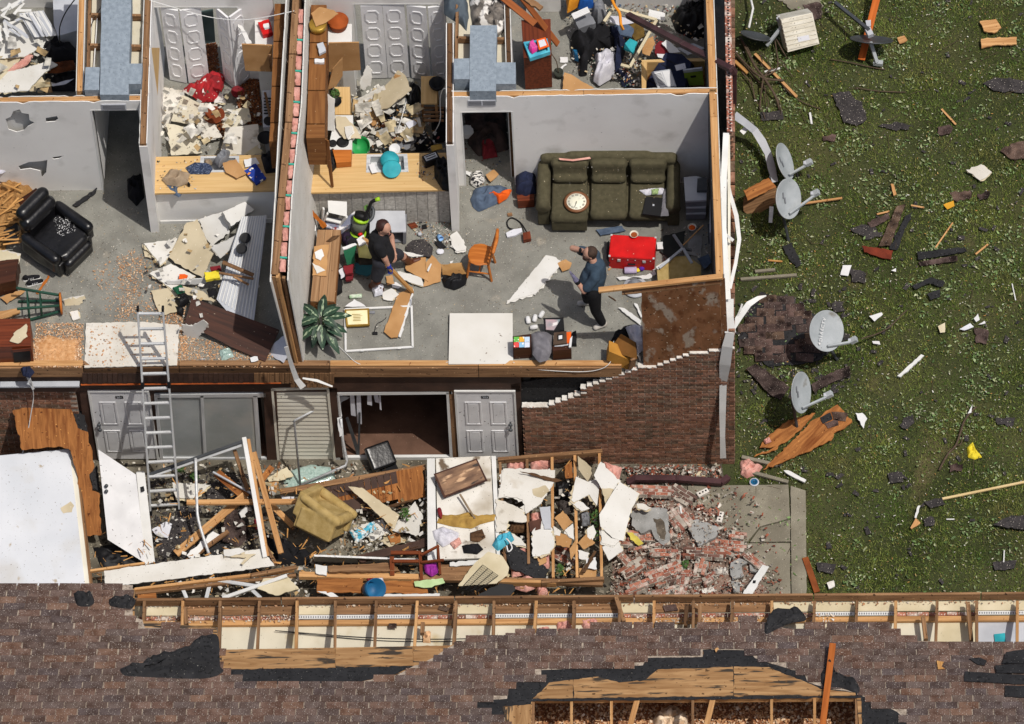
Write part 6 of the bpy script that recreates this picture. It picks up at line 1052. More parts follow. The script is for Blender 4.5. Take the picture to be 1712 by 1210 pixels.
cd_=T('card_sheet','sheet of colourful square cards on the dark brown box','cards',at=g(873,572,Z2+.33),world=True)
for i,(c_,q)in enumerate((('#63b04a',(859,563)),('#e0a83c',(868,563)),('#b9cfe3',(877,563)),('#d9504a',(859,572)),('#8dbad8',(868,572)),('#cfd6e2',(877,572)))):slab('card',[(q[0],q[1]),(q[0]+8.6,q[1]-.3),(q[0]+8.6,q[1]+8),(q[0],q[1]+8.6)],Z2+.335,.006,mat('card_colour',c_,None,5,ro=.5,blob=(('#f0ede4',16,.6,.64),)),par=cd_)
bx=T('dark_box','dark brown box holding books and a small frame at the floor edge','box',at=g(942,596,Z2),world=True);slab('body',[(924,577),(955,574),(955,584),(924,586)],Z2+.28,.27,WALNUT,par=bx)
t=T('photo_frame','square brown photo frame with a small picture on the dark box','photo frame',at=g(940,565,Z2+.32),world=True);slab('frame',[(926,556),(947,553),(948,573),(925,576)],Z2+.34,.04,mat('taupe','#564538','#45362b',4),par=t);slab('mount',[(932,559),(942,558),(941,568),(932,569)],Z2+.345,.004,BLACK,par=t);slab('picture',[(934,561),(940,560),(940,566),(934,567)],Z2+.348,.003,PAPERW,par=t)
DD(Z2,[('book',[(947,555),(955,554),(954,572),(948,573)],.33,.04,ORANGE,'orange spined book right of the brown photo frame','book',0),('book',[(953,566),(957,561),(955,580),(951,580)],.34,.03,PAPERW,'white book right of the brown photo frame','book',0),('key_bunch',[(956,556),(963,552),(964,574),(957,574)],.1,.09,BLACK,'black gadget box at the right of the dark box','box',.003),('magazine',[(926,575),(952,573),(950,577),(927,579)],.3,.006,LGREY,'grey magazine on the dark box edge','magazine')])
for(u,v,a,l)in((884,541,100,'rear left'),(893,538,80,'rear middle'),(902,531,60,'topmost'),(886,548,5,'front')):lathe('rolled_sock',[(.015,0),(.035,.01),(.04,.07),(.032,.12),(.01,.13)],PAPERW,None,TL(*g(u,v,Z2+.04),0,80,a),14,lab=l+' white sock roll of the cluster before the black photo',cat='sock roll')
wb=T('wooden_crate','brown wooden corner box tipped over the floor edge','crate',at=g(1040,600,Z2),world=True);slab('top',[(1038,558,Z2+.4),(1062,572,Z2+.42),(1064,600,Z2+.3),(1018,586)],0,.03,mat('crate_brown','#7c5427','#694519',4),par=wb);slab('front',[(1018,587),(1056,603),(1050,619),(1014,602)],('y',g(1036,596,Z2+.25).y),.2,mat('crate_light','#b98438','#a5742c',4),par=wb);slab('side',[(1055,603,Z2+.3),(1064,600,Z2+.3),(1062,612,Z2+.05),(1051,619)],0,.03,LUM2,par=wb)
scatter('dirt_specks',[([(753,527),(856,526),(857,606),(752,607)],46)],Z2+.052,LUM3,(.008,.035),.1,lab='dirt specks on the square white board',cat='dirt')
scatter('dirt_specks',[([(146,542),(295,546),(292,608),(146,611)],260)],Z2+.045,TAN_FLUFF,(.012,.05),.5,lab='tan insulation specks on the white board beneath the ladder',cat='insulation')
# ================================================================ COURTYARD RUBBLE
scatter('ground_rubble',[([(140,772),(1200,776),(1205,1000),(140,1000)],4200),([(440,775),(720,790),(720,930),(560,930)],900)],.02,mat('rubble_bits',pal=['#9d9483','#6d6456','#4b453d','#c4bbaa','#857866','#d9d3c6','#93694a','#cfc8ba','#3b3734','#b5ab98'],c1='#888888',ro=1),(.02,.09),.5,lab='small rubble and dirt covering the courtyard',cat='rubble')
scatter('shingle_grit',[([(250,790),(440,790),(450,940),(255,945)],900)],.03,TAR,(.03,.12),.3,lab='dark shingle fragments under the aluminium ladder',cat='shingle fragments')
ls=T('leaning_wall_section','large white wall section leaning at the far left of the courtyard','wall section',at=g(60,900,.6),world=True)
slab('drywall_sheet',[(-60,767,1.0),(116,750,1.0),(146,1010,.45),(-60,1010)],.9,.03,mat('dirty_blue_white','#d0d3d8','#c3c7cd',1.2,speck=(DIRT,MUD,('#7b7266',13,.74)),blob=(('#a99d8b',6,.68,.74),('#b9b6b0',1.3,.55,.8))),par=ls)
slab('edge_board',[(116,750,.985),(124,752,.985),(153,1010,.44),(146,1010)],.9,.09,VINYL,par=ls);slab('edge_board',[(124.6,753,.96),(128,756,.96),(157,1010,.42),(153.4,1010)],.9,.07,LUM2,par=ls)
slab('torn_patch',[(101,849),(118,838),(124,845),(120,856),(106,858)],(V(plane([(-60,767,1.0),(116,750,1.0),(146,1010,.45)],0)[0])+V((0,0,.006)),plane([(-60,767,1.0),(116,750,1.0),(146,1010,.45)],0)[1]),.01,GYP,par=ls,rg=.006)
pl=slab('plywood_sheet',[(21,686,1.55),(113,668,1.6),(135,895,.15),(169,895),(166,824),(154,820),(149,793),(158,780),(147,722),(130,715)][:2]+[(169,895,.15),(135,895),(129,793),(118,753),(98,746),(37,752)][::-1][-0:][:0]+[(130,715,1.35),(147,722),(158,780),(149,793),(154,820),(166,824),(169,895),(135,895),(129,793),(118,753),(98,746),(37,752)],0,.018,PLY,'torn orange plywood sheet leaning on the left brick wall','plywood',rg=.008)
slab('felt_scrap',[(113,672,1.5),(136,668,1.5),(147,722,1.2),(131,716)],0,.01,FELT,'black felt scrap behind the torn orange plywood','roofing felt',rg=.01)
slab('felt_scrap',[(150,790,.8),(162,778,.8),(168,822,.6),(155,818)],0,.01,FELT,'black felt edge showing beside the leaning plywood','roofing felt',rg=.01)
ld_=T('leaning_door','white panel door leaning beside the ladder foot','door',at=g(212,870,.5),world=True)
slab('door_leaf',[(164,751,1.2),(227,793,.95),(244,942,.2),(180,902)],0,.04,DOORP,par=ld_);pt_,n_=plane([(164,751,1.2),(227,793,.95),(244,942,.2)],0)
for(u,v)in((178,812),(178,821)):lathe('knob',[(.012,0),(.012,.04),(.03,.045),(.03,.06),(.01,.07)],STEELK,ld_,Matrix.Translation(gp(u,v,pt_,n_))@n_.to_track_quat('Z','Y').to_matrix().to_4x4(),14)
slab('door_jamb',[(228,790,.95),(242,790,.9),(259,939,.15),(243,944)],0,.03,WPAINT,par=ld_);heap('latch_scar',[(234,814),(240,812),(242,820),(236,822)],.82,.02,BLACK,par=ld_)
slab('drywall_strip',[(174,954,.5),(437,917,.55),(459,946,.5),(176,982)],0,.016,WHITE,'long white drywall strip along the foot of the courtyard rubble','drywall',rg=.005)
for i,(a,b,w_,m,lab)in enumerate((((225,986,.45),(492,953,.45),.05,LUM,'upper'),((226,993,.4),(495,962,.4),.05,LUM2,'lower'),((150,955,.5),(242,942,.45),.04,LUM,'short upper left'))):bar('long_lumber',a,b,w_,.06,m,lab+' lumber edge under the long white drywall strip','lumber')
ldr=T('ladder','aluminium ladder leaning from the courtyard onto the upper floor edge','ladder',at=g(276,857,.03),world=True)
La,Lb=g(252,858,.03),g(300,855,.03);q=gy(258,606,YF-.1);q=V((gy(257,606,YF-.1).x,YF-.1,Z2+.05));mid_=(La+Lb)/2;d=(q-mid_).normalized();Lt=4.25;wx=(Lb-La)*.5;wt=V((.195,0,0))
foot=V((0,0,0));A1,B1,A2_,B2_=La,Lb,mid_-wt+d*Lt,mid_+wt+d*Lt
for a,b in((A1,A2_),(B1,B2_)):
    bar('rail',a,b,.028,.075,ALU,par=ldr);bar('foot_pad',a-d*.02,a+d*.08,.05,.1,BLACK,par=ldr);bar('end_cap',b-d*.06,b+d*.01,.036,.084,BLACK,par=ldr)
for i in range(14):s=.16+i*.305;s1=s/Lt;bar('rung',A1.lerp(A2_,s1),B1.lerp(B2_,s1),.04,.04,ALU,par=ldr)
for a,b in((A1,A2_),(B1,B2_)):bar('bracket',a.lerp(b,.62),a.lerp(b,.65),.05,.1,BLACK,par=ldr)
sf=T('screen_frame','bent aluminium screen door frame standing over the studs','door frame',at=g(340,850,.6),world=True)
bar('rail',(247,794,.7),(405,738,1.15),.05,.03,STEELK,par=sf);bar('rail',(250,797,.68),(404,744,1.1),.05,.02,ALU,par=sf);tube('stile',[(327,766,.95),(329,830,.75),(332,870,.6),(350,928,.3)],.025,ALU,par=sf);bar('stile',(408,731,1.2),(443,932,.55),.07,.05,WPAINT,par=sf)
for(a,b,w_,h_,m,lab)in(((294,926,.25),(410,828,.5),.13,.045,LUM,'broad stud slanting up behind the bent screen frame'),((312,938,.2),(382,888,.35),.07,.04,LUM2,'shorter stud below the broad slanting one'),((312,840,.7),(545,838,.62),.09,.045,LUM,'long level stud crossing the left rubble'),((415,734,1.15),(447,930,.5),.05,.05,LUM,'stud directly beside the white frame stile'),((424,756,.9),(470,925,.45),.09,.045,LUM,'stud with a pale face right of the white frame stile'),((392,752,.9),(414,820,.55),.06,.04,LUM2,'short stud under the screen frame corner'),((356,789,.6),(440,836,.5),.03,.03,LGREY,'thin grey rod across the short studs'),((362,790,.5),(412,832,.45),.14,.02,PLY,'orange board under the thin grey rod'),((430,812,.5),(455,780,.6),.1,.03,PLY,'orange board end right of the frame'),((440,905,.4),(462,945,.3),.06,.04,LUM2,'short dark stud foot beside the tan armchair'),((448,838,.35),(490,880,.3),.1,.02,LUM,'pale board left of the tan armchair'),((468,822,.3),(712,781,.45),.09,.045,LUM2,'long stud along the top of the painted soffit panel'),((500,962,.5),(700,966,.5),.1,.09,LUM,'heavy long beam in front of the reddish chair'),((700,966,.5),(1008,976,.45),.09,.08,LUM2,'long beam right of the reddish chair'),((496,948,.52),(420,962,.5),.06,.05,LUM2,'beam end joining the long white strip')):
    bar('loose_stud',a,b,w_,h_,m,lab,'stud',roll=random.uniform(-10,10))
DD(0,[('shingle_sheet',[(340,820,.1),(380,790,.12),(432,820,.1),(420,842),(352,842)],.1,.01,TAR,'dark shingle sheet under the long level stud','shingle',.02),('shingle_sheet',[(258,905),(300,850),(328,850),(326,920),(272,930)],.06,.01,TAR,'dark shingle sheet beneath the ladder foot','shingle',.02),('shingle_sheet',[(369,888,.35),(380,861,.5),(396,851,.5),(427,908),(416,919),(372,905)],.4,.01,SHBRN,'folded brown shingle sheet leaning in the left rubble','shingle',.01),('shingle_sheet',[(330,905),(380,890),(385,920),(345,928)],.08,.01,FELT,'black felt piece before the folded brown shingle','shingle',.02),
    ('drywall_piece',[(288,807),(352,810),(337,823),(326,834),(294,834)],.15,.013,WHITE,'white drywall piece behind the ladder','drywall'),('white_paper',[(254,886),(277,872),(288,876),(281,900),(262,896)],.1,.004,PAPER,'crumpled white printed paper at the ladder foot','paper',.004),('white_trim',[(312,928,.3),(356,888,.35),(368,894,.3),(322,936)],.3,.02,WPAINT,'splintered white trim along the broad stud','trim',.01),('drywall_piece',[(374,920),(400,916),(410,922),(388,930),(375,930)],.58,.012,WHITE2,'white drywall shard on the long strip','drywall'),('tan_angle',[(384,927),(428,926),(420,930),(406,944),(402,942),(412,931),(386,931)],.585,.01,GYP,'tan angle piece on the long white strip','scrap'),('drywall_piece',[(447,800),(480,781),(491,796),(470,803),(450,806)],.15,.013,SAND,'cream drywall piece by the vinyl siding','drywall'),('cardboard',[(447,806),(466,806),(462,824),(448,824)],.12,.02,TAN,'tan cardboard below the cream drywall piece','cardboard'),('white_card',[(470,828),(492,830),(490,838),(472,836)],.1,.01,PAPER,'pale lilac card on the long stud','card'),('white_block',[(400,858,.5),(412,845,.55),(418,850,.5),(404,866)],.5,.04,WPAINT,'white block end in the left rubble','block'),
    ('soffit_scrap',[(262,815),(292,812),(296,824),(270,836)],.06,.02,CONC,'grey board scrap behind the ladder','board',.01),('white_post',[(228,790,.7),(241,789,.7),(246,830,.4),(234,832)],.6,.05,WPAINT,'white post end above the leaning door','post'),('rust_brick',[(424,868),(434,866),(436,880),(426,882)],.3,.06,MAROON,'red block beneath the crossing studs','block')])
for(a,b,lab)in(((300,972,.4),(312,1000,.35),'left'),((345,1000,.35),(352,972,.4),'second'),((350,968,.42),(430,980,.42),'crossing'),((372,1000,.4),(480,962,.5),'long slanting'),((420,985,.4),(436,1000,.4),'short')):bar('metal_strip',a,b,.06,.03,ALU if 'long' not in lab else WPAINT,lab+' pale metal strip behind the shingled roof edge','metal strip')
HH(.02,[('dark_gap_heap',[(155,915),(215,905),(240,945),(170,950)],0,.08,BLACK,'black heap in the gap beneath the leaning door','plastic',9),('dark_gap_heap',[(438,890),(470,900),(520,925),(520,945),(450,945)],0,.2,CLOTHB,'black heap under the tan armchair','cloth',9),('broken_glass',[(470,790),(520,776),(560,782),(560,800),(530,812),(480,822)],0,.05,GLASSC,'pile of broken window glass below the siding panel','glass',30),('garden_weed',[(318,800),(326,792),(332,800),(326,806)],.1,.1,LEAFG,'small green weed behind the ladder','weed',25),('red_clay_pot',[(288,786),(300,780),(306,792),(296,798)],.1,.14,mat('clay','#c7bca9','#a89d8b',6),'pale plant pot behind the ladder','pot',5),('green_weed',[(292,780),(306,776),(310,790),(298,794)],.2,.1,LEAFG,'green weed in the pale plant pot','weed',25)])  # dark gap heaps are plain black lumps below the door and armchair
rl=T('bent_railing','bent grey metal screen frame in front of the siding panel','railing',at=g(502,811,.05),world=True)
tube('rail',[(552,672,1.5),(492,703,1.35),(492,704,1.3),(502,811,.05)],.018,ALU,par=rl,cv=False);tube('rail',[(502,811,.05),(578,778,.35),(580,770,.4),(573,735,.9),(570,700,1.3)],.022,ALU,par=rl,cv=False)
slab('torn_trim',[(551,668,1.5),(568,660,1.6),(585,664,1.6),(570,674),(572,728),(568,730),(562,680)],0,.01,PAPERW,'torn white trim hanging left of the dark opening','trim',rg=.006);slab('torn_trim',[(547,668,1.55),(552,668,1.55),(558,700,.95),(554,703)],0,.01,WPAINT,'narrow white trim scrap beside the siding panel top','trim')
cu_=blob('black_cushion',[('b',(0,0,0),(.42,.4,.12))],.016,LEATH,None,TL(*g(636,762,.28),24,8,28),it=14,lab='black leather cushion on the sill of the dark opening',cat='cushion')
slab('torn_black_bag',[(632,776),(660,768),(666,786),(640,790)],.1,.04,BLACK,'black scuffed bag beneath the leather cushion','bag',rg=.006)
sp=T('torn_soffit','torn soffit panel of orange boards half painted dark brown','soffit panel',at=g(625,825,.3),world=True)
SPP=[(542,816,.4),(704,778,.5),(711,831,.35)];pt_,n_=plane(SPP,0)
slab('board',[(660,789),(706,778),(711,831),(666,842)],(pt_,n_),.02,PLY,par=sp,rg=.006)
for i in range(11):
    u0=542+i*11;v0=816-i*2.6;m=PLY;hh=26+random.uniform(-4,4)
    slab('plank',[(u0,v0),(u0+10,v0-2.4),(u0+15,v0+46-2.4),(u0+5,v0+46)],(pt_+n_*.004,n_),.015,m,par=sp,rg=.003)
    if i<11:slab('painted_face',[(u0,v0),(u0+10.2,v0-2.4),(u0+13,v0+17),(u0+3,v0+19.5)],(pt_+n_*.012,n_),.007,BROWNP,par=sp,rg=.003)
slab('painted_strip',[(548,845),(600,832),(630,850),(556,866)],(pt_+n_*.02,n_),.012,BROWNP,par=sp,rg=.008)
DD(0,[('drywall_piece',[(582,813,.6),(605,815,.6),(668,861,.45),(659,885)],.5,.014,GYP,'tan drywall strip slanting across the soffit panel','drywall',.004),('drywall_piece',[(652,884,.2),(676,862,.35),(694,838,.5),(706,860),(698,892)],.3,.016,WHITE,'white drywall piece right of the tan strip','drywall',.01),('drywall_piece',[(600,880),(640,868),(652,890),(620,905)],.12,.016,WHITE,'white drywall piece left of the tan strip foot','drywall',.012),('drywall_piece',[(636,905),(660,890),(680,905),(650,915)],.12,.013,GYP,'tan board piece below the tan strip foot','drywall',.01),('rust_sheet',[(648,896),(668,888),(670,906),(654,910)],.16,.01,PLY,'orange scrap below the tan strip foot','scrap'),
    ('dark_board',[(592,930,.5),(712,899,.4),(714,913,.4),(604,940)],.4,.03,BROWNP,'dark brown board along the foot of the soffit rubble','board'),('lath',[(645,846),(690,834),(692,836),(648,850)],.45,.02,LUM3,'thin dark lath on the soffit rubble','lath'),('white_fascia',[(525,930,.62),(702,937,.6),(700,946),(526,942)],.6,.03,WPAINT,'long white fascia left of the reddish chair','fascia'),('brown_plank',[(548,946),(655,940),(668,954),(550,956)],.62,.05,LUM2,'wide brown plank below the white fascia','plank',.004),('white_corner',[(527,943),(547,946),(546,962),(528,958)],.6,.03,WPAINT,'white trim corner at the left end of the wide brown plank','trim',.004),('white_fascia',[(752,940),(800,936),(800,944),(752,946)],.55,.02,WPAINT,'white fascia right of the reddish chair','fascia'),('brown_plank',[(736,944),(790,942),(794,962),(738,962)],.5,.03,LUM2,'brown plank behind the wire rack','plank',.004),
    ('plywood_strip',[(530,967),(608,968),(606,992),(530,990)],.55,.018,PLY,'orange plywood strip left of the blue bucket','plywood',.006),('plywood_strip',[(640,972),(712,972),(716,992),(642,992)],.5,.018,PLY,'orange plywood strip right of the blue bucket','plywood',.008),('white_gutter',[(636,993),(735,992),(735,998),(636,999)],.5,.03,WPAINT,'white gutter strip at the roof edge by the blue bucket','gutter'),('white_gutter',[(530,988),(556,990),(570,1000),(560,1000)],.55,.02,WPAINT,'curved white strip left of the blue bucket','strip'),('green_cloth',[(692,972),(740,966),(744,974),(716,982),(694,980)],.58,.01,mat('mint','#b7cf9b','#a3bd86',6),'pale green sheet beneath the reddish chair','sheet',.006),('tan_scrap',[(440,968),(480,964),(500,985),(460,996),(430,985)],.45,.012,SAND,'cream board behind the roof edge at left','board',.012),('plywood_strip',[(230,992),(260,988),(262,1000),(230,1002)],.4,.02,PLY,'orange plywood end at the roof corner','plywood',.006)])
t=T('armchair','tan upholstered armchair tipped over in the courtyard rubble','armchair',at=g(536,890,.5),rz=-30,rx=-42)
blob('body',[('b',(-.05,0,.22),(.62,.64,.42)),('c',(-.38,-.28,.5),.07,(-.38,.3,.5),.07),('b',(-.38,0,.4),(.14,.66,.4))],.02,TANUP,t,it=7);blob('armrest',[('c',(-.34,.3,.52),.075,(.3,.3,.4),.08),('b',(0,.3,.25),(.64,.13,.3))],.018,TANUP,t,it=6);blob('armrest',[('c',(-.34,-.3,.52),.075,(.3,-.3,.4),.08),('b',(0,-.3,.22),(.64,.13,.34))],.018,TANUP,t,it=6);blob('seat_cushion',[('c',(.28,-.18,.38),.09,(.28,.18,.38),.09),('b',(.02,0,.38),(.5,.46,.13))],.018,TANUP,t,it=7)
HH(0,[('cyan_cloth',[(584,888),(605,890),(624,871),(630,884),(612,896),(596,908)],.2,.1,mat('cyan_print','#4fa9c4','#dfe9ec',12,lo=.45,hi=.58,bump=.3),'cyan printed cloth beside the tan armchair','cloth',14),('green_weed',[(668,858),(676,850),(688,862),(680,874),(670,868)],.35,.12,LEAFG,'green weed on the soffit rubble','weed',25),('mustard_cloth',[(730,874),(737,861),(760,862),(783,856),(810,866),(831,860),(826,870),(804,876),(787,884),(756,880)],.58,.09,MUST,'mustard cloth draped over the fallen white door','cloth',10),('white_clothes',[(722,888),(740,880),(768,890),(766,902),(740,914),(726,902)],.58,.1,WCLOTH,'white and grey clothes on the fallen white door','clothes',10),('pink_cloth',[(752,908),(768,898),(772,908),(760,918)],.58,.06,PINK,'small pink cloth beside the white clothes','cloth',16),('black_pouch',[(772,912),(800,908),(808,918),(798,926),(776,924)],.58,.08,CLOTHB,'black pouch at the foot of the fallen white door','pouch',10),('purple_cloth',[(708,944),(730,941),(734,956),(722,964),(710,956)],.6,.1,PURP,'magenta and purple cloth under the reddish chair','cloth',14),('cyan_bag',[(822,912),(832,897),(854,890),(861,902),(842,915),(832,923)],.55,.16,CYAN,'cyan bag with a white cord beside the fallen door','bag',9),('dirt_heap',[(786,890),(806,884),(812,898),(800,906),(786,904)],.58,.03,LUM3,'dark dirt patch on the fallen white door','dirt',22)])
tube('bag_drawstring',[(846,900,.75),(852,906,.72),(856,916,.68),(850,922,.66),(847,912,.68)],.012,PAPERW,'white cord loop hanging from the cyan bag','cable')
fd=T('fallen_door','mud spattered white door lying flat in the middle of the courtyard','door',at=g(770,850,.5),world=True);MDOOR=mat('muddy_white','#dfdcd5','#d0ccc2',2,speck=(('#5a4d3f',22,.70),('#2a241f',30,.7)),blob=(('#6a5a49',4,.6,.68),('#a59a88',1.6,.5,.75)))
FDP=[(716,766,.6),(820,762,.6),(830,934,.55)];slab('door_leaf',[(729,766,.6),(820,762,.6),(829,932,.55),(732,935)],0,.04,MDOOR,par=fd);slab('door_jamb',[(714,766,.62),(727,766,.62),(730,936,.57),(715,937)],0,.06,WPAINT,par=fd);slab('door_jamb',[(821.5,762,.62),(829,762,.62),(836,930,.56),(830.5,931)],0,.06,WPAINT,par=fd)
pt=T('picture','brown landscape print in a thin dark frame on the fallen white door','picture',at=g(770,798,.75),world=True);P3=[(725,792,.8),(797,766,.85),(815,803,.75)];slab('frame',P3+[(742,832)],0,.03,mat('frame_brown','#4a2f25','#39231b',4),par=pt);pt_,n_=plane(P3,0);slab('print',[(729,793),(796,769),(811,802),(744,828)],(pt_+n_*.004,n_),.004,mat('print_brown','#8f6d50','#5b3f2c',3,(1,3,1),blob=(('#c39e7a',4,.55,.65),('#2d201a',3.5,.62,.68)),ro=.5),par=pt)
bar('stick',(769,826,.72),(794,867,.66),.03,.025,mat('stick_grey','#8d7b66','#75654f',6),'grey wooden stick below the brown print','stick');lathe('red_bottle',[(.03,0),(.035,.02),(.035,.13),(.015,.16),(.015,.19)],MAROON,None,TL(*g(734,850,.62),88,0,12),14,lab='small dark red bottle on the fallen white door',cat='bottle')
t=T('broken_chair','broken reddish wooden chair lying on the beams','chair',at=g(690,945,.6),world=True)
for a,b,w_ in(((653,924,.8),(702,924,.8),.06),((655,930,.75),(656,962,.55),.07),((702,922,.82),(705,972,.5),.05),((656,938,.72),(700,938,.74),.05),((704,928,.8),(734,912,.9),.035),((704,940,.74),(742,936,.8),.035),((732,912,.9),(736,960,.6),.04)):bar('rail',a,b,w_,.04,mat('redwood','#7c3f1f','#642f15',4,(.3,6,6))if 'redwood' not in bpy.data.materials else bpy.data.materials['redwood'],par=t)
slab('beige_board',[(766,979),(793,942,),(817,922),(838,928),(851,948),(848,962),(830,975)],.62,.012,SAND,'rounded beige board under the wire rack','board',rg=.006)
wr=T('wire_rack','black wire rack lying over the rounded beige board','rack',at=g(800,965,.68),world=True)
for i in range(15):s=i/14;bar('wire',(770+s*37,984-s*40,.66),(796+s*37,990-s*28,.66),.007,.007,BLACK,par=wr)
for i in range(4):s=i/3;bar('wire',(770+s*26,984+s*6,.665),(807+s*26,944+s*18,.665),.01,.01,BLACK,par=wr)
DD(0,[('black_board',[(842,913,.55),(858,909,.55),(918,952,.5),(909,971),(854,950)],.5,.02,FELT,'long black roofing board across the fallen stud wall','board',.006),('black_board',[(790,1000,.5),(850,966,.5),(862,985,.45),(850,1000)],.5,.03,BLACK,'black panel beneath the wire rack','board',.006)])
t=T('bucket','blue plastic bucket crushed at the roof edge','bucket',at=g(618,985,.6));lathe('shell',[(.13,0),(.17,.26),(.16,.26),(.125,.012),(.01,.012)],BLUE,t,TL(0,0,0,25,30,0));
HH(0,[('white_rag',[(622,968),(640,966),(644,980),(632,984)],.55,.08,WCLOTH,'white rag behind the blue bucket','rag',16),('red_rag',[(612,968),(624,966),(628,972),(616,974)],.58,.05,MAROON,'dark red rag behind the blue bucket','rag',16)])
sw=T('stud_wall','fallen stud wall frame with pink insulation in the courtyard','wall frame',at=g(920,870,.45),world=True)
bar('plate',(832,770,.55),(1007,756,.55),.06,.12,LUM2,par=sw);bar('plate',(832,973,.48),(930,976,.48),.06,.12,LUM,par=sw);bar('plate',(905,975,.5),(1010,969,.5),.06,.12,LUM2,par=sw)
for(a,b)in(((836,775),(846,968)),((881,768),(884,945)),((923,764),(925,968)),((961,761),(965,968)),((1002,758),(1006,968))):bar('stud',(*a,.52),(*b,.48),.045,.12,LUM if a[0]>900 else LUM2,par=sw)
for q in([(846,773),(878,769),(879,786),(848,787)],[(886,769),(920,767),(920,784),(888,786)],[(850,930),(880,910),(884,960),(856,965)],[(886,860),(905,856),(908,878),(888,880)],[(1008,772),(1040,782),(1034,806),(1014,800)],[(888,900),(918,920),(920,950),(900,952)]):heap('insulation_batt',q,.4,.12,PINK,par=sw,f=12)
DW='drywall'
DD(0,[('drywall_piece',[(841,784),(928,786),(926,806),(904,842),(879,859),(874,836),(846,830),(833,833)],.6,.016,WHITE,'large white drywall piece on the fallen stud wall',DW,.008),('drywall_piece',[(829,835),(850,843),(876,853),(880,872),(850,871),(846,887),(830,890)],.59,.016,DIRTY,'muddy white drywall piece beside the fallen door',DW,.012),('drywall_piece',[(889,891),(905,871),(927,887),(927,911),(919,925),(891,931)],.58,.016,WHITE2,'white drywall piece in the middle of the fallen stud wall',DW,.01),('drywall_piece',[(902,848),(920,846),(921,884),(910,884)],.62,.05,LGREY,'grey metal box piece on the fallen stud wall','metal box'),('drywall_hole',[(890,818),(912,812),(918,822),(906,832),(892,828)],.606,.005,GYP,'torn tan patch in the large white drywall piece',DW,.006),('brown_board',[(869,788,.72),(889,790,.7),(940,803,.62),(928,806)],.66,.02,LUM3,'brown board lying over the large white drywall piece','board'),('gypsum_piece',[(966,762,.8),(989,782,.7),(989,804,.55),(983,806),(967,784)],.6,.013,GYP,'tan drywall piece standing in the fallen stud wall top',DW),('plywood_bit',[(944,780),(956,772),(958,798),(946,800)],.5,.02,PLY,'orange plywood bit inside the fallen stud wall','plywood'),
    ('drywall_piece',[(963,797),(983,806),(996,801),(1003,812),(998,846),(985,827),(959,840),(955,836)],.62,.016,WHITE2,'cracked white drywall piece left of the tall white sheet',DW,.004),('drywall_piece',[(952,838),(962,832),(986,850),(972,855)],.6,.016,WHITE2,'white drywall sliver below the cracked piece',DW),('drywall_piece',[(993,794,.85),(1004,772,.95),(1040,808,.75),(1030,818),(1006,818)],.8,.016,WHITE2,'white drywall corner topping the right pile',DW,.004),('drywall_piece',[(1036,805,.8),(1069,825,.7),(1055,853,.65),(1042,904),(1024,899),(1004,880),(1002,860),(1018,833)],.7,.02,WHITE2,'tall white drywall sheet beside the brick rubble',DW,.004),('drywall_piece',[(1007,915),(1033,902),(1042,920),(1018,938)],.55,.016,WHITE2,'white drywall square below the tall white sheet',DW,.004),('drywall_piece',[(1004,884),(1022,900),(1036,903),(1028,912),(1006,908)],.58,.016,WHITE,'white drywall strip between the tall sheet and the square',DW,.004),('gypsum_piece',[(1006,817),(1026,818),(1012,842)],.72,.013,GYP,'tan triangle beside the tall white sheet',DW),('drywall_piece',[(1064,842),(1074,842),(1090,850),(1080,854),(1066,850)],.45,.016,WHITE,'small curved white drywall piece on the grey slab',DW),
    ('cardboard',[(927,867),(941,853),(958,873),(943,888)],.62,.01,TAN,'tan cardboard square high on the fallen stud wall','cardboard'),('cardboard',[(929,889),(958,898),(952,916),(930,912)],.58,.01,TAN,'tan cardboard below the tan square','cardboard'),('cardboard',[(952,918),(964,900),(962,925),(955,936)],.6,.01,TAN,'narrow tan cardboard beside a stud','cardboard'),('cardboard',[(966,908),(980,893),(995,908),(976,919)],.6,.01,TAN,'tan cardboard right of the middle stud','cardboard'),('drywall_piece',[(944,887),(958,876),(960,902),(950,896)],.61,.012,WHITE2,'white drywall chip beside the tan square',DW),('drywall_piece',[(925,880),(938,888),(936,896),(926,894)],.6,.012,WHITE,'white chip at the middle stud',DW),('drywall_piece',[(966,920),(985,925),(982,936),(968,934)],.58,.012,WHITE2,'white chip below the right cardboard',DW),('drywall_piece',[(980,934),(996,932),(998,952),(982,950)],.58,.012,PAPERW,'white square near the stud wall foot',DW),('cardboard',[(968,950),(998,952),(996,966),(970,966)],.5,.01,TAN,'tan cardboard at the stud wall foot','cardboard'),('drywall_piece',[(982,884),(992,878),(997,890),(990,906),(982,898)],.6,.012,WHITE,'white oval chip beside the green sprigs',DW),('brown_box_top',[(884,872),(906,866),(904,884),(886,888)],.6,.03,mat('brown_box_top','#5c3c30','#452b22',4),'dark brown box lid on the fallen stud wall','lid'),('dark_lath',[(972,956),(994,920),(997,922),(978,957)],.64,.02,LUM3,'dark lath leaning across the stud wall foot','lath'),('drywall_piece',[(830,890),(846,886),(870,900),(880,915),(862,912)],.5,.012,WHITE,'white drywall edge beside the cyan bag',DW,.01),('gypsum_piece',[(896,928),(910,922),(914,940),(902,946)],.5,.012,TAN,'tan piece beside the black roofing board',DW)])
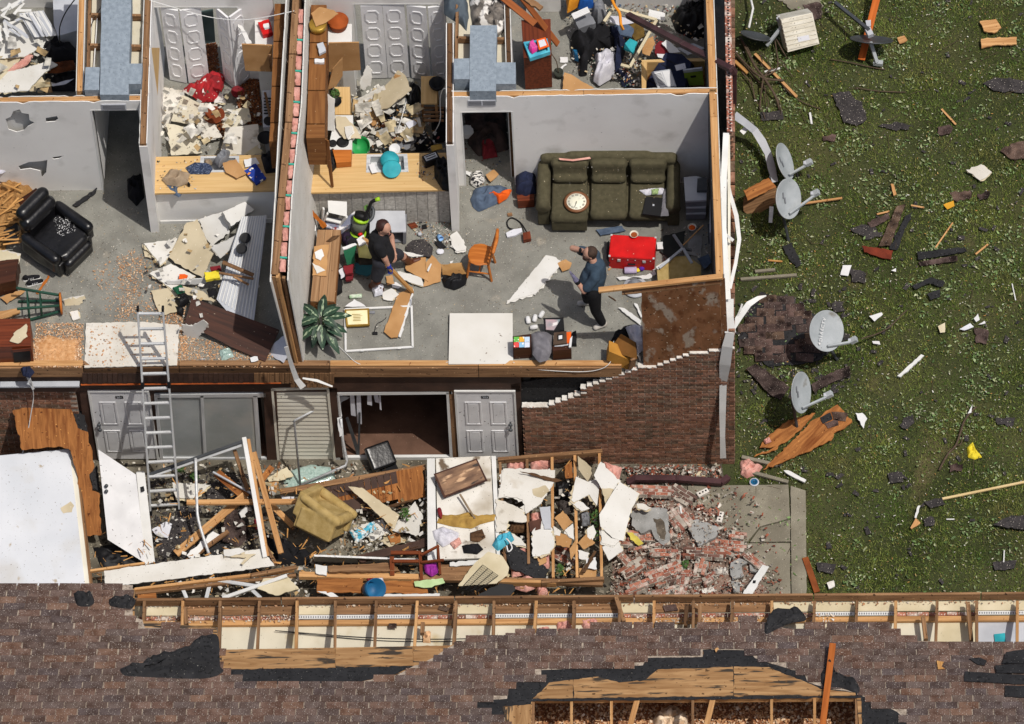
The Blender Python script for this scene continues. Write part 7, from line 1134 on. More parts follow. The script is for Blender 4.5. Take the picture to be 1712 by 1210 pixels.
HH(0,[('dark_cavity',[(928,808),(957,806),(956,842),(940,838),(930,834)],.2,.2,BLACK,'black fill for the shade in the fallen stud wall hole','cloth',9),('dark_debris',[(928,840),(952,838),(960,856),(940,862)],.35,.15,mat('ash','#4a4340','#2d2926',10,bump=.5),'dark ash heap inside the fallen stud wall','debris',18),('dark_debris',[(850,870),(880,872),(880,890),(852,892)],.35,.15,LUM3,'brown debris beside the muddy drywall piece','debris',18),('dark_debris',[(968,860),(986,858),(988,878),(972,880)],.35,.15,MGREY,'grey debris right of the middle stud','debris',18),('pink_clump',[(862,968),(890,962),(912,976),(880,990),(860,984)],.35,.14,PINK,'pink insulation clump at the stud wall foot','insulation',14),('pink_clump',[(896,984),(912,978),(918,994),(900,998)],.3,.12,PINK,'small pink insulation clump at the roof edge','insulation',14),('green_sprigs',[(986,856),(1000,858),(1004,900),(996,912),(990,890)],.4,.2,LEAFG,'green sprigs left of the tall white sheet','sprigs',28),('green_weed',[(928,950),(940,948),(944,962),(930,964)],.3,.15,LEAFG,'green weed at the stud wall foot','weed',28)])  # dark_cavity is a black lump painting the shade inside the hole
# ---- brick rubble
def chunk(u,v,nx,ny,rot,lab,z=.12,tilt=(0,0),m=BRRED,edge=False):
    t=T('brick_chunk',lab,'brick chunk','broken brickwork chunks',at=g(u,v,z),rz=rot,rx=tilt[0],ry=tilt[1]);bl,bh,bd=.2,.066,.095
    for j in range(ny):
        for i in range(nx):
            off=bl/2 if j%2 else 0;x=(i-(nx-1)/2)*bl+off-bl/4
            if random.random()<.025 and nx*ny>3:continue
            l=bl-.012 if random.random()>.1 else bl*random.uniform(.5,.8)
            box('brick',(x+(bl-.012-l)*random.choice((-.5,.5)),(j-(ny-1)/2)*bh,random.uniform(-.003,.003)),(l,bh-.009,bd),m,t,rz=random.uniform(-2,2),bv=.005)
    W_,H_=nx*bl+.0,ny*bh-.01
    new('mortar',prism([rag([(-W_/2,-H_/2-.006),(W_/2,-H_/2-.006),(W_/2,H_/2+.006),(-W_/2,H_/2+.006)],.006,.05)],.08),MORT,t,TL(0,0,.04))
CH=[(1138,829,2,4,-35,'steep chunk of four brick courses near the fallen downpipe'),(1091,822,3,3,-2,'level chunk of long brick courses behind the grey slab'),(1135,868,2,5,-58,'zigzag chunk of bricks right of the large grey slab'),(1130,890,1,3,80,'short upright chunk along the grey slab edge'),(1058,950,2,3,32,'three course chunk with dark bricks by the stud wall corner'),(1113,956,3,3,27,'three course chunk with a dark middle course in the lower rubble'),(1084,897,3,3,4,'pale pink mortared chunk below the large grey slab'),(1090,914,3,1,8,'single thin course below the pale pink chunk'),(1178,926,3,3,-4,'whitish mortared chunk in the middle of the rubble'),(1212,913,3,3,-6,'whitish chunk of long bricks near the patio'),(1233,896,1,2,-6,'pair of whitish bricks on the patio edge'),(1078,976,3,2,22,'two course chunk nearest the roof edge at left'),(1118,972,2,2,18,'orange red chunk nearest the roof edge at middle'),(1139,984,2,3,82,'upright chunk with white joints at the roof edge'),(1150,960,2,2,5,'small pinkish chunk right of the dark course chunk'),(1172,948,1,3,75,'upright orange chunk around a dark hole'),(1127,932,1,3,85,'upright brown chunk beside a black gap'),(1108,925,2,2,0,'whitish chunk over the black gap'),(1050,908,1,2,-10,'pair of brown bricks below the white sheet'),(1042,934,2,2,-50,'tilted chunk below the white drywall square'),(1160,974,2,1,14,'two brick strip in the lower rubble'),(1218,927,1,1,-28,'single pinkish brick by the grey shards'),(1262,940,2,2,-45,'reddish chunk beside the white plank'),(1105,992,2,2,15,'half hidden chunk at the roof edge left of the weed'),(1062,990,2,1,25,'half hidden strip at the roof edge by the beams'),(1186,968,1,2,40,'small chunk beside the white lump'),(946,926,2,5,-25,'brown brick chunk inside the fallen stud wall')]
for i,(u,v,nx,ny,r_,lab)in enumerate(CH):chunk(u,v,nx,ny,r_,lab,.14+.1*random.random()if i not in(9,10)else .12,(random.uniform(-10,10),random.uniform(-8,8)),BRRED if i%4 else mat('brick_brown','#7d4636',pal=['#94604f','#7a5a50','#a06d5a','#6f5850'],c2='#bdb1a6',sc=9,bump=.4,speck=(('#cfc3b7',34,.68),))if 'brick_brown' not in bpy.data.materials else bpy.data.materials['brick_brown'])
for(u,v,r_,m,lab)in((1175,824,30,MORTW,'grey cored brick lying near the downpipe'),(1186,857,18,BRRED,'red cored brick alone on the patio side'),(1204,865,78,MORTW,'whitish brick standing beside the red cored one'),(1171,848,20,BRRED,'small red brick end left of the red cored brick'),(1167,863,5,MORT,'grey brick half above the right grey slab'),(1184,988,10,MORTW,'white lump of brick at the roof edge')):
    t=T('loose_brick',lab,'brick','loose bricks in the courtyard',at=g(u,v,.1),rz=r_);box('brick',(0,0,0),(.2 if u not in(1171,1167)else .1,.09,.065),m,t,bv=.006)
    if 'cored' in lab:
        for x in(-.055,0,.055):lathe('core_hole',[(.018,-.002),(.016,.0345),(.001,.0345)],BLACK,t,TL(x,0,0),10)
DD(0,[('grey_slab',[(1055,856),(1087,849),(1116,851),(1120,903),(1109,911),(1095,900),(1089,885),(1071,891),(1056,878)],.3,.08,CONC2,'large cracked grey mortar slab on the brick rubble','mortar slab',.012),('grey_slab',[(1149,875),(1160,869),(1182,873),(1202,884),(1196,898),(1167,912),(1158,898)],.26,.06,CONC2,'smooth grey mortar slab near the patio','mortar slab',.012),('grey_slab',[(1222,940),(1235,933),(1252,938),(1240,945),(1244,962),(1225,969),(1221,955)],.2,.04,CONC2,'angular grey mortar shard beside the white plank','mortar slab',.008),('grey_slab',[(1253,944),(1264,946),(1265,956),(1254,955)],.2,.04,CONC2,'small square grey shard above the white plank','mortar slab',.006),('grey_slab',[(1222,971),(1238,973),(1236,990),(1226,988)],.18,.04,CONC2,'lowest grey shard beside the white plank','mortar slab',.006),('stain',[(1092,866),(1104,866),(1112,880),(1112,902),(1104,900),(1098,884)],.304,.004,mat('mud','#6a6053','#4d453b',9,bump=.5),'brown mud stain on the large grey slab','mud',.012),('white_plank',[(1242,992),(1275,944),(1286,947),(1258,993)],.32,.02,WPAINT,'white trim plank with a bolt hole over the rubble','plank'),('bolt_hole',[(1259,970),(1264,970),(1263,975),(1258,975)],.322,.004,BLACK,'dark bolt hole in the white plank','hole'),('yellow_smear',[(1048,890),(1058,890),(1076,908),(1068,912),(1054,902)],.32,.01,mat('straw_yellow','#cfc05a','#b5a648',9),'yellow smear across the pale pink chunk','smear',.01),('black_scrap',[(1060,795),(1086,782),(1094,790),(1076,800)],.12,.01,FELT,'black felt scrap at the brick wall foot','roofing felt',.01),('pale_block',[(1150,784),(1182,784),(1180,796),(1152,796)],.1,.02,SAND,'flat pale block at the brick wall foot','block',.006),('white_angle',[(1136,846),(1139,846),(1141,858),(1138,858)],.3,.02,WPAINT,'small white strip between brick chunks','strip')])
HH(0,[('white_lump',[(1190,956),(1204,950),(1218,951),(1217,960),(1200,960)],.15,.1,MORTW,'white mortar lump in the lower right rubble','mortar lump',14),('green_weed',[(1138,944),(1148,940),(1152,948),(1144,954)],.2,.12,LEAFG,'green weed among the brick chunks','weed',28),('dark_gap',[(1082,934),(1104,938),(1104,952),(1086,950)],.04,.05,BLACK,'black fill for the shade in the rubble gap','plastic',9),('dark_gap',[(1180,940),(1196,944),(1194,960),(1182,956)],.04,.1,BLACK,'black fill for the shade right of the upright orange chunk','plastic',9),('dark_gap',[(1172,966),(1186,968),(1184,980),(1172,978)],.08,.1,FELT,'dark fill for the shade in the lower rubble','felt',9),('rubble_mound',[(1020,930),(1060,840),(1120,812),(1180,850),(1230,900),(1290,960),(1300,1010),(1020,1010)],0,.16,mat('rubble_soil','#8a7467','#5f5047',7,speck=(('#c9bdb0',22,.64),('#8f4a38',16,.64)),bump=1,bsc=16,ro=1),'mound of crushed brick and mortar beneath the chunks','rubble',7)])  # dark_gap lumps put the shade between the chunks into dark colour
scatter('brick_crumbs',[([(1030,810),(1130,806),(1215,880),(1300,950),(1310,1000),(1020,1000),(1030,900)],1500),([(1040,782),(1205,782),(1205,800),(1050,800)],420),([(1150,810),(1260,820),(1300,930),(1220,900)],140)],.06,mat('brick_bits',pal=['#8f4f3b','#a4614a','#c9beb1','#b3a99c','#6f4236','#d9d2c7','#7c7064','#b77b66'],c1='#ffffff',ro=1),(.02,.085),.9,h=.12,lab='crushed brick and mortar crumbs around the rubble',cat='crumbs')
t=T('downpipe','fallen bronze downpipe lying along the foot of the brick wall','downpipe',at=g(1130,804,.15),world=True);bar('pipe',(1062,800,.16),(1130,800,.18),.1,.08,BRONZE,par=t);bar('pipe',(1130,800,.18),(1206,806,.16),.1,.08,BRONZE,par=t);bar('elbow',(1049,807,.1),(1064,799,.16),.1,.08,BRONZE,par=t);bar('elbow',(1204,807,.16),(1218,798,.12),.1,.08,BRONZE,par=t)
tube('wire',[(1062,622,2.4),(1060,660,1.8),(1050,690,1.2),(1038,740,.5)],.006,BLACK,'thin black wire hanging down the brick wall, left one','wire');tube('wire',[(1068,615,2.5),(1073,640,2.1),(1076,690,1.25),(1074,722,.7)],.008,BLACK,'thin black wire hanging down the brick wall, right one','wire');tube('wire_pale',[(1058,668,1.75),(1064,666,1.8),(1068,671,1.7)],.01,VINYL,'short pale wire curl on the brick wall','wire');tube('white_wire',[(1066,592,Z2+.2),(1070,600,Z2+.05),(1068,615,2.6)],.02,WPAINT,'white torn wire sheath at the brick wall top','wire')
def ribbon(name,pts,w_,lab,m=WPAINT,par=None):
    P=[g(*p[:3])for p in pts];vs,F=[],[];WW=[p[3]if len(p)>3 else w_ for p in pts]
    for i,p in enumerate(P):
        d=(P[min(i+1,len(P)-1)]-P[max(i-1,0)]).normalized();s=d.cross(CF).normalized();n_=s.cross(d);j=random.uniform(.8,1.15)
        for(k,e)in((1,0),(-1,0),(-1,.008),(1,.008)):vs.append(p+s*k*WW[i]/2*j+n_*e)
        if i:
            for k in range(4):a,b=(i-1)*4+k,(i-1)*4+(k+1)%4;F.append((a,b,b+4,a+4))
    F+=[(0,1,2,3),(len(vs)-1,len(vs)-2,len(vs)-3,len(vs)-4)];c=sum(vs,V())/len(vs)
    M=Matrix.Translation(c);return new(name,([v-c for v in vs],F),m,par,M if par is None else FR[par.name].inverted()@M,**({}if par else dict(lab=lab,cat='trim')))
ribbon('torn_trim',[(1214,222,5.2),(1210,300,5.0),(1209,380,4.8),(1213,450,4.5),(1217,500,4.3)],.11,'tall torn white trim standing along the right wall edge')
ribbon('torn_trim',[(1218,225,5.1),(1219,330,4.6),(1219,420,4.4),(1219,470,4.3)],.05,'narrow cream trim beside the tall torn white one',VINYL)
ribbon('torn_trim',[(1215,300,4.6),(1221,325,4.6),(1231,360,4.5),(1236,400,4.4),(1230,440,4.3),(1220,482,4.2)],.06,'bowed white trim strip bulging over the lawn')
ribbon('torn_trim',[(1217,500,4.2,.16),(1219,530,4.0,.17),(1221,556,3.8,.16)],.16,'flat white trim plate at the right corner')
ribbon('torn_trim',[(1221,556,3.8,.14),(1216,580,3.5,.2),(1212,610,3.0,.18),(1209,640,2.4,.12),(1208,690,1.7,.1),(1208,730,1.1,.1),(1209,766,.5,.09)],.12,'long torn white trim hanging down the brick wall corner')
ribbon('torn_trim',[(1222,553,3.7,.08),(1236,530,3.6,.1),(1252,508,3.5,.1),(1268,498,3.5,.06),(1281,494,3.5,.02)],.08,'ragged white trim arm sticking out over the lawn')
ribbon('torn_trim',[(1232,530,3.6),(1237,520,3.7),(1241,508,3.8)],.03,'small white splinter of trim beside the ragged arm')
ribbon('torn_trim',[(1205,370,4.8),(1214,392,4.7),(1226,402,4.6)],.05,'short white trim twist across the right wall edge')
ribbon('hanging_strip',[(478,580,4.0,.06),(488,612,3.4,.08),(496,634,3.0,.09),(507,648,2.8,.1)],.08,'white strip curling off the party wall end');ribbon('hanging_strip',[(506,632,2.75,.03),(530,636,2.7,.04),(556,646,2.6,.03)],.03,'thin white strip above the siding panel')
scatter('mortar_dust',[([(1030,830),(1120,812),(1190,860),(1290,960),(1300,1005),(1020,1005)],1100),([(840,850),(1005,850),(1008,968),(845,968)],160)],.2,mat('dust_bits',pal=['#b9ae9f','#a89d8e','#c9c0b3','#9a7e6f','#8f8476','#d0c8bb'],c1='#ffffff',ro=1),(.015,.06),.7,h=.12,lab='pale mortar fragments over the brick rubble',cat='mortar')
# ================================================================ LAWN
GR=mat('grass_blade',pal=['#75883f','#637a34','#87964a','#566b2d','#989e58','#6b8039','#80924a','#4b602a','#a5a566','#5d7532'],c1='#ffffff',c2='#c4c4ac',sc=1.2,ro=.85,spec=.2,speck=(('#98a055',.55,.48,.35),('#877c50',1.3,.56,.6),('#4a682c',.9,.52,.55)))
AX=pts_in([(1229,-60),(1800,-60),(1800,1020),(1229,1020)],0,210000)
den=np.array([noise.noise(V((x*1.1,y*1.1,3)))+.6*noise.noise(V((x*3.7,y*3.7,9)))for x,y in AX[::20]]);gx=np.repeat(den,20)[:len(AX)]
def fnoise(P):
    x,y=P[:,0],P[:,1];return np.sin(x*2.3+1.3*np.sin(y*1.7))*np.cos(y*2.9+x)+.6*np.sin(x*6.1+y*4.3)*np.sin(y*7.7-x*2)+.4*np.sin(x*13+y*3)*np.sin(y*15)
f_=fnoise(AX);bare=[[(1229,470),(1300,470),(1420,560),(1330,620),(1229,700)],[(1232,700),(1300,720),(1300,800),(1232,800)],[(1229,-20),(1330,-20),(1330,30),(1229,120)],[(1229,220),(1260,220),(1260,470),(1229,470)]]
keep=rng.uniform(-1.2,1.6,len(AX))<f_*.75+.7
for b in bare:keep&=~(inpoly(AX[:,0],AX[:,1],[tuple(g(*p,0).xy)for p in b])&(rng.random(len(AX))<.72))
PT=[tuple(g(*p,0).xy)for p in((1140,808),(1349,808),(1352,1060),(1140,1060))];keep&=~inpoly(AX[:,0],AX[:,1],PT)
AX=AX[keep];f_=f_[keep];n=len(AX);h_=rng.uniform(.02,.055,n)*(1+.35*np.clip(f_,-1,1.4));a_=rng.uniform(0,6.283,n);w_=rng.uniform(.004,.009,n);le=rng.uniform(.2,1.2,n)*h_;b_=rng.uniform(0,6.283,n)
A=np.zeros((n,3,3));A[:,0,:2]=AX-np.c_[np.cos(a_),np.sin(a_)]*w_[:,None];A[:,1,:2]=AX+np.c_[np.cos(a_),np.sin(a_)]*w_[:,None];A[:,2,:2]=AX+np.c_[np.cos(b_),np.sin(b_)]*le[:,None];A[:,2,2]=h_
tag(npmesh('grass',A.reshape(-1,3),np.arange(n*3).reshape(n,3),GR),'short clumpy green lawn beside the building','grass',None,'stuff')
cl_=[]
for _ in range(90):
    u,v,r_=random.uniform(1240,1720),random.uniform(-10,995),random.uniform(8,34);cl_.append(([(u-r_,v),(u,v-r_*.8),(u+r_,v),(u,v+r_*.8)],int(r_*1.5)))
for(u,v,r_)in((1420,240,45),(1480,310,60),(1310,180,40),(1590,350,50),(1640,640,40),(1600,700,55),(1500,90,40),(1660,440,40),(1560,480,50),(1300,110,40)):cl_.append(([(u-r_,v),(u,v-r_*.8),(u+r_,v),(u,v+r_*.8)],int(r_*3.6)))
scatter('fallen_leaves',cl_+[([(1232,-20),(1720,-20),(1720,1000),(1232,1000)],2600)],.025,mat('torn_leaf',pal=['#86a062','#6f8d50','#9aab78','#5f7d48','#b0b68e','#7d9660','#a8b083'],c1='#ffffff',ro=.6,spec=.35),(.018,.075),.7,.65,leaf=True,lab='torn green leaves blown over the lawn',cat='leaves')
scatter('lawn_litter',[([(1232,-20),(1720,-20),(1720,1000),(1232,1000)],4200),([(1232,380),(1420,400),(1420,640),(1232,640)],260),([(1240,700),(1330,700),(1340,810),(1240,800)],120)],.035,mat('lawn_bits',pal=['#d9cfb4','#c6a56c','#efece4','#8a7f6a','#b78a4c','#d8d3c4','#6b5f4e'],c1='#ffffff'),(.008,.045),.4,.4,lab='pale chips and scraps over the lawn',cat='litter')
scatter('shingle_crumbs',[([(1232,-20),(1720,-20),(1720,1000),(1232,1000)],240),([(1232,480),(1420,480),(1420,660),(1232,660)],160)],.03,TAR,(.04,.16),.25,.6,lab='dark shingle crumbs over the lawn',cat='shingle crumbs')
XY=pts_in([(1232,-20),(1720,-20),(1720,1000),(1232,1000)],0,130)
tw=([],[])
for x,y in XY:
    a=random.uniform(0,6.28);L_=random.uniform(.06,.35);d=V((math.cos(a),math.sin(a),random.uniform(-.05,.15)))*L_;p=V((x,y,.04));addvf(tw,tubevf([p,p+d*.5+V((.01,.01,.01)),p+d],.004,4))
tag(new('twigs',(tw[0],tw[1]),BARK,None),'thin twigs strewn over the lawn','twigs',None,'stuff')
SHB,FE=SHBRN,TAR
LB_='shingle'
DD(.05,[('shingle_piece',[(1391,156),(1420,152),(1430,166),(1442,170),(1449,200),(1432,212),(1410,205)],0,.012,TAR,'speckled dark shingle piece shaped like a boot high on the lawn',LB_,.012),('shingle_piece',[(1468,210),(1500,204),(1528,212),(1500,219)],0,.012,TAR,'narrow speckled shingle piece right of the boot shaped one',LB_,.012),('shingle_piece',[(1643,140),(1662,130),(1730,135),(1730,156),(1662,152)],0,.012,TAR,'speckled dark shingle piece at the upper right lawn edge',LB_,.012),('shingle_piece',[(1270,188),(1308,186),(1310,200),(1274,202)],0,.012,TAR,'dark shingle piece below the branch tangle',LB_,.01),('shingle_piece',[(1499,344),(1514,341),(1488,412),(1469,412)],.03,.012,SHB,'brown shingle strip of the leaning pair on the lawn',LB_,.006),('shingle_piece',[(1514,361),(1526,355),(1500,418),(1487,416)],.01,.012,FELT,'black shingle strip of the leaning pair on the lawn',LB_,.008),('red_board',[(1441,412),(1493,419),(1490,434),(1470,430),(1445,422)],.03,.02,mat('rust_red','#7d331d','#5f2413',5),'rusty red board at the foot of the leaning shingle strips','board',.006),('shingle_piece',[(1421,384),(1440,376),(1463,379),(1476,394),(1454,400)],0,.012,TAR,'crumpled dark shingle left of the leaning strips',LB_,.014),('shingle_piece',[(1449,372),(1486,357),(1488,366),(1456,380)],.02,.012,SHB,'reddish shingle piece left of the brown leaning strip',LB_,.01),
    ('shingle_piece',[(1533,422),(1613,414),(1617,421),(1560,430),(1535,434)],.02,.012,FELT,'long black shingle strip in the middle of the lawn',LB_,.008),('shingle_piece',[(1535,437),(1600,428),(1601,437),(1538,444)],.01,.012,SHB,'long brown shingle strip below the black one',LB_,.006),('shingle_piece',[(1421,448),(1448,458),(1446,474),(1424,471)],0,.012,TAR,'dark shingle piece beside the white card on the lawn',LB_,.012),('white_card',[(1405,459),(1409,443),(1424,443),(1418,461)],.02,.008,PAPERW,'white card with dark spots on the lawn','card',.002),('shingle_piece',[(1308,412),(1323,406),(1341,441),(1332,447),(1318,432)],.01,.012,FELT,'black shingle strip below the upper standing dish',LB_,.008),('shingle_piece',[(1524,478),(1556,464),(1580,472),(1576,480),(1552,474),(1530,484)],.02,.012,FELT,'curved black shingle like a hook on the lawn',LB_,.006),('shingle_piece',[(1550,492),(1572,484),(1572,496),(1556,502)],.02,.012,FELT,'small black shingle under the hooked one',LB_,.006),('shingle_piece',[(1587,322),(1622,318),(1624,330),(1600,338)],0,.012,SHB,'brown shingle pieces in the right middle of the lawn',LB_,.014),('shingle_piece',[(1634,324),(1655,320),(1652,332),(1638,334)],0,.012,SHB,'small brown shingle right of the brown pieces',LB_,.012),('shingle_piece',[(1672,252),(1690,240),(1730,230),(1730,268),(1690,266)],.02,.012,SHB,'folded brown and black shingle at the right lawn edge',LB_,.012),('shingle_piece',[(1567,212),(1590,210),(1588,224),(1570,226)],0,.012,SHB,'small round brown shingle high on the lawn',LB_,.012),('shingle_piece',[(1375,228),(1398,226),(1396,236),(1376,236)],0,.012,SHB,'small brown shingle below the boot shaped piece',LB_,.012),
    ('shingle_piece',[(1247,618),(1263,609),(1320,647),(1306,668),(1288,660)],.04,.014,SHB,'brown shingle strip left of the lowest dish',LB_,.006),('shingle_piece',[(1356,642),(1378,628),(1420,612),(1422,628),(1390,640),(1362,657)],.03,.014,SHB,'brown shingle strip behind the lowest dish',LB_,.008),('shingle_piece',[(1510,700),(1526,692),(1529,706),(1516,718),(1504,712)],0,.012,TAR,'dark shingle scrap below the middle of the lawn',LB_,.012),('shingle_piece',[(1484,792),(1508,790),(1511,806),(1488,808)],0,.012,TAR,'speckled shingle scrap low on the lawn',LB_,.014),('shingle_piece',[(1664,700),(1698,698),(1694,712),(1668,710)],0,.012,TAR,'dark shingle scrap by the right edge above the yellow tuft',LB_,.012),('shingle_piece',[(1660,878),(1690,862),(1730,862),(1730,888),(1680,882)],.04,.014,TAR,'curled black shingle at the lower right lawn edge',LB_,.008),('shingle_piece',[(1365,941),(1398,943),(1392,959),(1368,955)],.01,.012,TAR,'black shingle scrap by the patio corner',LB_,.008),('shingle_piece',[(1660,940),(1700,936),(1696,950),(1664,954)],0,.012,TAR,'dark shingle scrap at the lower right by the white rod',LB_,.014),('shingle_piece',[(1545,838),(1575,832),(1580,844),(1556,850)],.01,.012,TAR,'dark shingle scrap at the left end of the long pole',LB_,.012),('shingle_piece',[(1544,868),(1560,864),(1562,878),(1546,880)],.01,.012,TAR,'dark shingle scrap beside the wood arrow chip',LB_,.01),('shingle_piece',[(1586,776),(1610,776),(1608,788),(1588,790)],0,.012,SHB,'brown shingle scrap under the grey branch',LB_,.014),('shingle_piece',[(1628,548),(1652,552),(1650,576),(1632,574)],0,.012,SHB,'brown shingle scrap below the white leaves at right',LB_,.014),('shingle_piece',[(1390,508),(1412,504),(1414,520),(1394,522)],0,.012,TAR,'speckled shingle scrap above the lettered dish',LB_,.014),
    ('board_scrap',[(1638,36),(1665,32),(1674,46),(1662,55),(1645,52)],.04,.03,LUM,'orange board block at the upper right of the lawn','board',.006),('board_scrap',[(1640,66),(1700,62),(1700,74),(1660,76),(1641,81)],.04,.03,LUM,'longer orange board below the orange block','board',.006),('board_scrap',[(1500,63),(1512,60),(1517,68),(1504,73)],.03,.02,LUM,'small orange chip right of the overturned dish','board',.006),('board_scrap',[(1489,308),(1494,308),(1499,325),(1494,327)],.03,.02,LUM,'small upright orange chip in the upper lawn','board',.003),('leaf_yellow',[(1577,342),(1594,335),(1596,344),(1584,350)],.03,.005,mat('amber_leaf','#d09a2f','#b8851f',5),'amber leaf beside the brown shingle pieces','leaf',.004),('drywall_piece',[(1615,284),(1640,275),(1658,288),(1650,296),(1638,302)],.04,.014,DIRTY,'torn white drywall piece at the upper right of the lawn','drywall',.01),('white_strip',[(1500,628),(1540,592),(1545,594),(1506,630)],.05,.03,WPAINT,'white trim strip slanting on the lawn','trim',.006),('white_flake',[(1453,528),(1474,522),(1476,525),(1462,537)],.04,.01,PAPERW,'white flake right of the lettered dish top','flake',.003),('white_flake',[(1458,570),(1470,570),(1472,576),(1460,574)],.04,.01,PAPERW,'white flake right of the lettered dish arm','flake',.003),('white_leaf',[(1628,532),(1635,524),(1638,534),(1632,538)],.04,.01,PAPERW,'white leaf shaped scrap topmost of three','scrap',.002),('white_leaf',[(1604,550),(1622,540),(1628,546),(1612,552)],.04,.01,PAPER,'grey white scrap left of three','scrap',.002),('white_leaf',[(1636,542),(1646,536),(1648,540)],.04,.01,PAPERW,'white triangular scrap right of three','scrap'),('cream_scrap',[(1568,545),(1580,539),(1580,555),(1572,556)],.04,.01,SAND,'cream scrap left of the white leaf shapes','scrap',.003),('white_trim',[(1310,786),(1318,786),(1348,802),(1345,806),(1320,794)],.05,.03,WPAINT,'white trim strip by the patio corner','trim',.004),('white_stick',[(1535,845),(1539,845),(1532,866),(1529,865)],.05,.02,WPAINT,'white stick above the wood arrow chip','stick'),('arrow_chip',[(1522,882),(1531,866),(1539,874),(1524,884)],.05,.02,LUM,'pale wood arrow shaped chip low on the lawn','chip'),('white_lace',[(1430,690),(1442,690),(1450,700),(1444,716),(1438,704)],.05,.005,PAPERW,'white torn mesh scrap right of the plywood sheet','scrap',.01),('white_scrap',[(1490,452),(1498,448),(1498,454)],.04,.006,PAPERW,'tiny white chip in the middle of the lawn','chip'),('white_scrap',[(1382,974),(1394,970),(1396,980),(1386,984)],.05,.02,MORTW,'pinkish white chip near the patio lower corner','chip',.004),('white_scrap',[(1616,232+464),(1626,676),(1624,690),(1618,692)],.05,.006,PAPERW,'white paper scrap at the top of the grey branch','paper',.003),('concrete_patch',[(1268,-30),(1320,14),(1375,22),(1368,-30)],-.01,.03,CONC,'bare concrete corner at the top behind the air conditioner','concrete',.02),('brown_shingle_patch',[(1342,8),(1372,6),(1374,30),(1350,34)],0,.012,SHB,'brown shingle beside the air conditioner top',LB_,.012)])
ps=T('roof_sheet','broken orange roof sheathing under the lowest dish','plywood',at=g(1340,730,.06),world=True)
slab('sheathing',[(1276,785),(1332,729),(1359,702),(1400,676),(1425,705),(1412,716),(1394,724),(1390,736),(1346,756)],.12,.02,PLY,par=ps,rg=.012);slab('sheathing',[(1261,763),(1298,746),(1270,748),(1281,732),(1318,702),(1363,690),(1340,718),(1300,750)],.1,.02,PLY,par=ps,rg=.012)
for q in([(1371,698),(1388,689),(1392,700),(1376,708)],[(1390,688),(1417,690),(1414,704),(1394,702)],[(1378,708),(1400,700),(1402,710),(1384,716)]):slab('shingle',q,.135,.012,SHBRN if q[0][0]!=1371 else FELT,par=ps,rg=.004)
rs=T('shingle_sheet','large sheet of brown shingles flat on the ground left of the lettered dish','shingle sheet',at=g(1320,560,.05),world=True)
BS=[(1233,566),(1254,519),(1272,487),(1299,495),(1320,507),(1355,522),(1385,537),(1421,564),(1390,585),(1367,603),(1335,609),(1284,612),(1266,594)]
slab('backing',BS,.045,.012,FELT,par=rs,rg=.01);bp=[tuple(g(*p,0).xy)for p in BS]
y=min(p[1]for p in bp);j=0
while y<max(p[1]for p in bp):
    x=min(p[0]for p in bp)+(j%2)*.15;
    while x<max(p[0]for p in bp):
        if inpoly(np.array([x]),np.array([y]),bp)[0]and random.random()>.07:new('shingle',boxm(.3-.01*(j%2),.15,.008,0,SHBRN),SHBRN,rs,TL(x+random.gauss(0,.02),y+random.gauss(0,.012),.056+random.uniform(0,.004),random.uniform(1,3),0,random.gauss(0,4)+3))
        x+=.31
    y+=.14;j+=1
pb=T('plywood_block','thick orange plywood block behind the upper standing dish','plywood',at=g(1270,330,.1),world=True);slab('ply',[(1243,318,.5),(1285,297,.5),(1298,312,.45),(1250,335)],.4,.03,PLY,par=pb,rg=.006);slab('ply',[(1244,332,.3),(1298,314,.45),(1296,340,.15),(1256,366),(1243,352)],.3,.03,LUM2,par=pb,rg=.006)
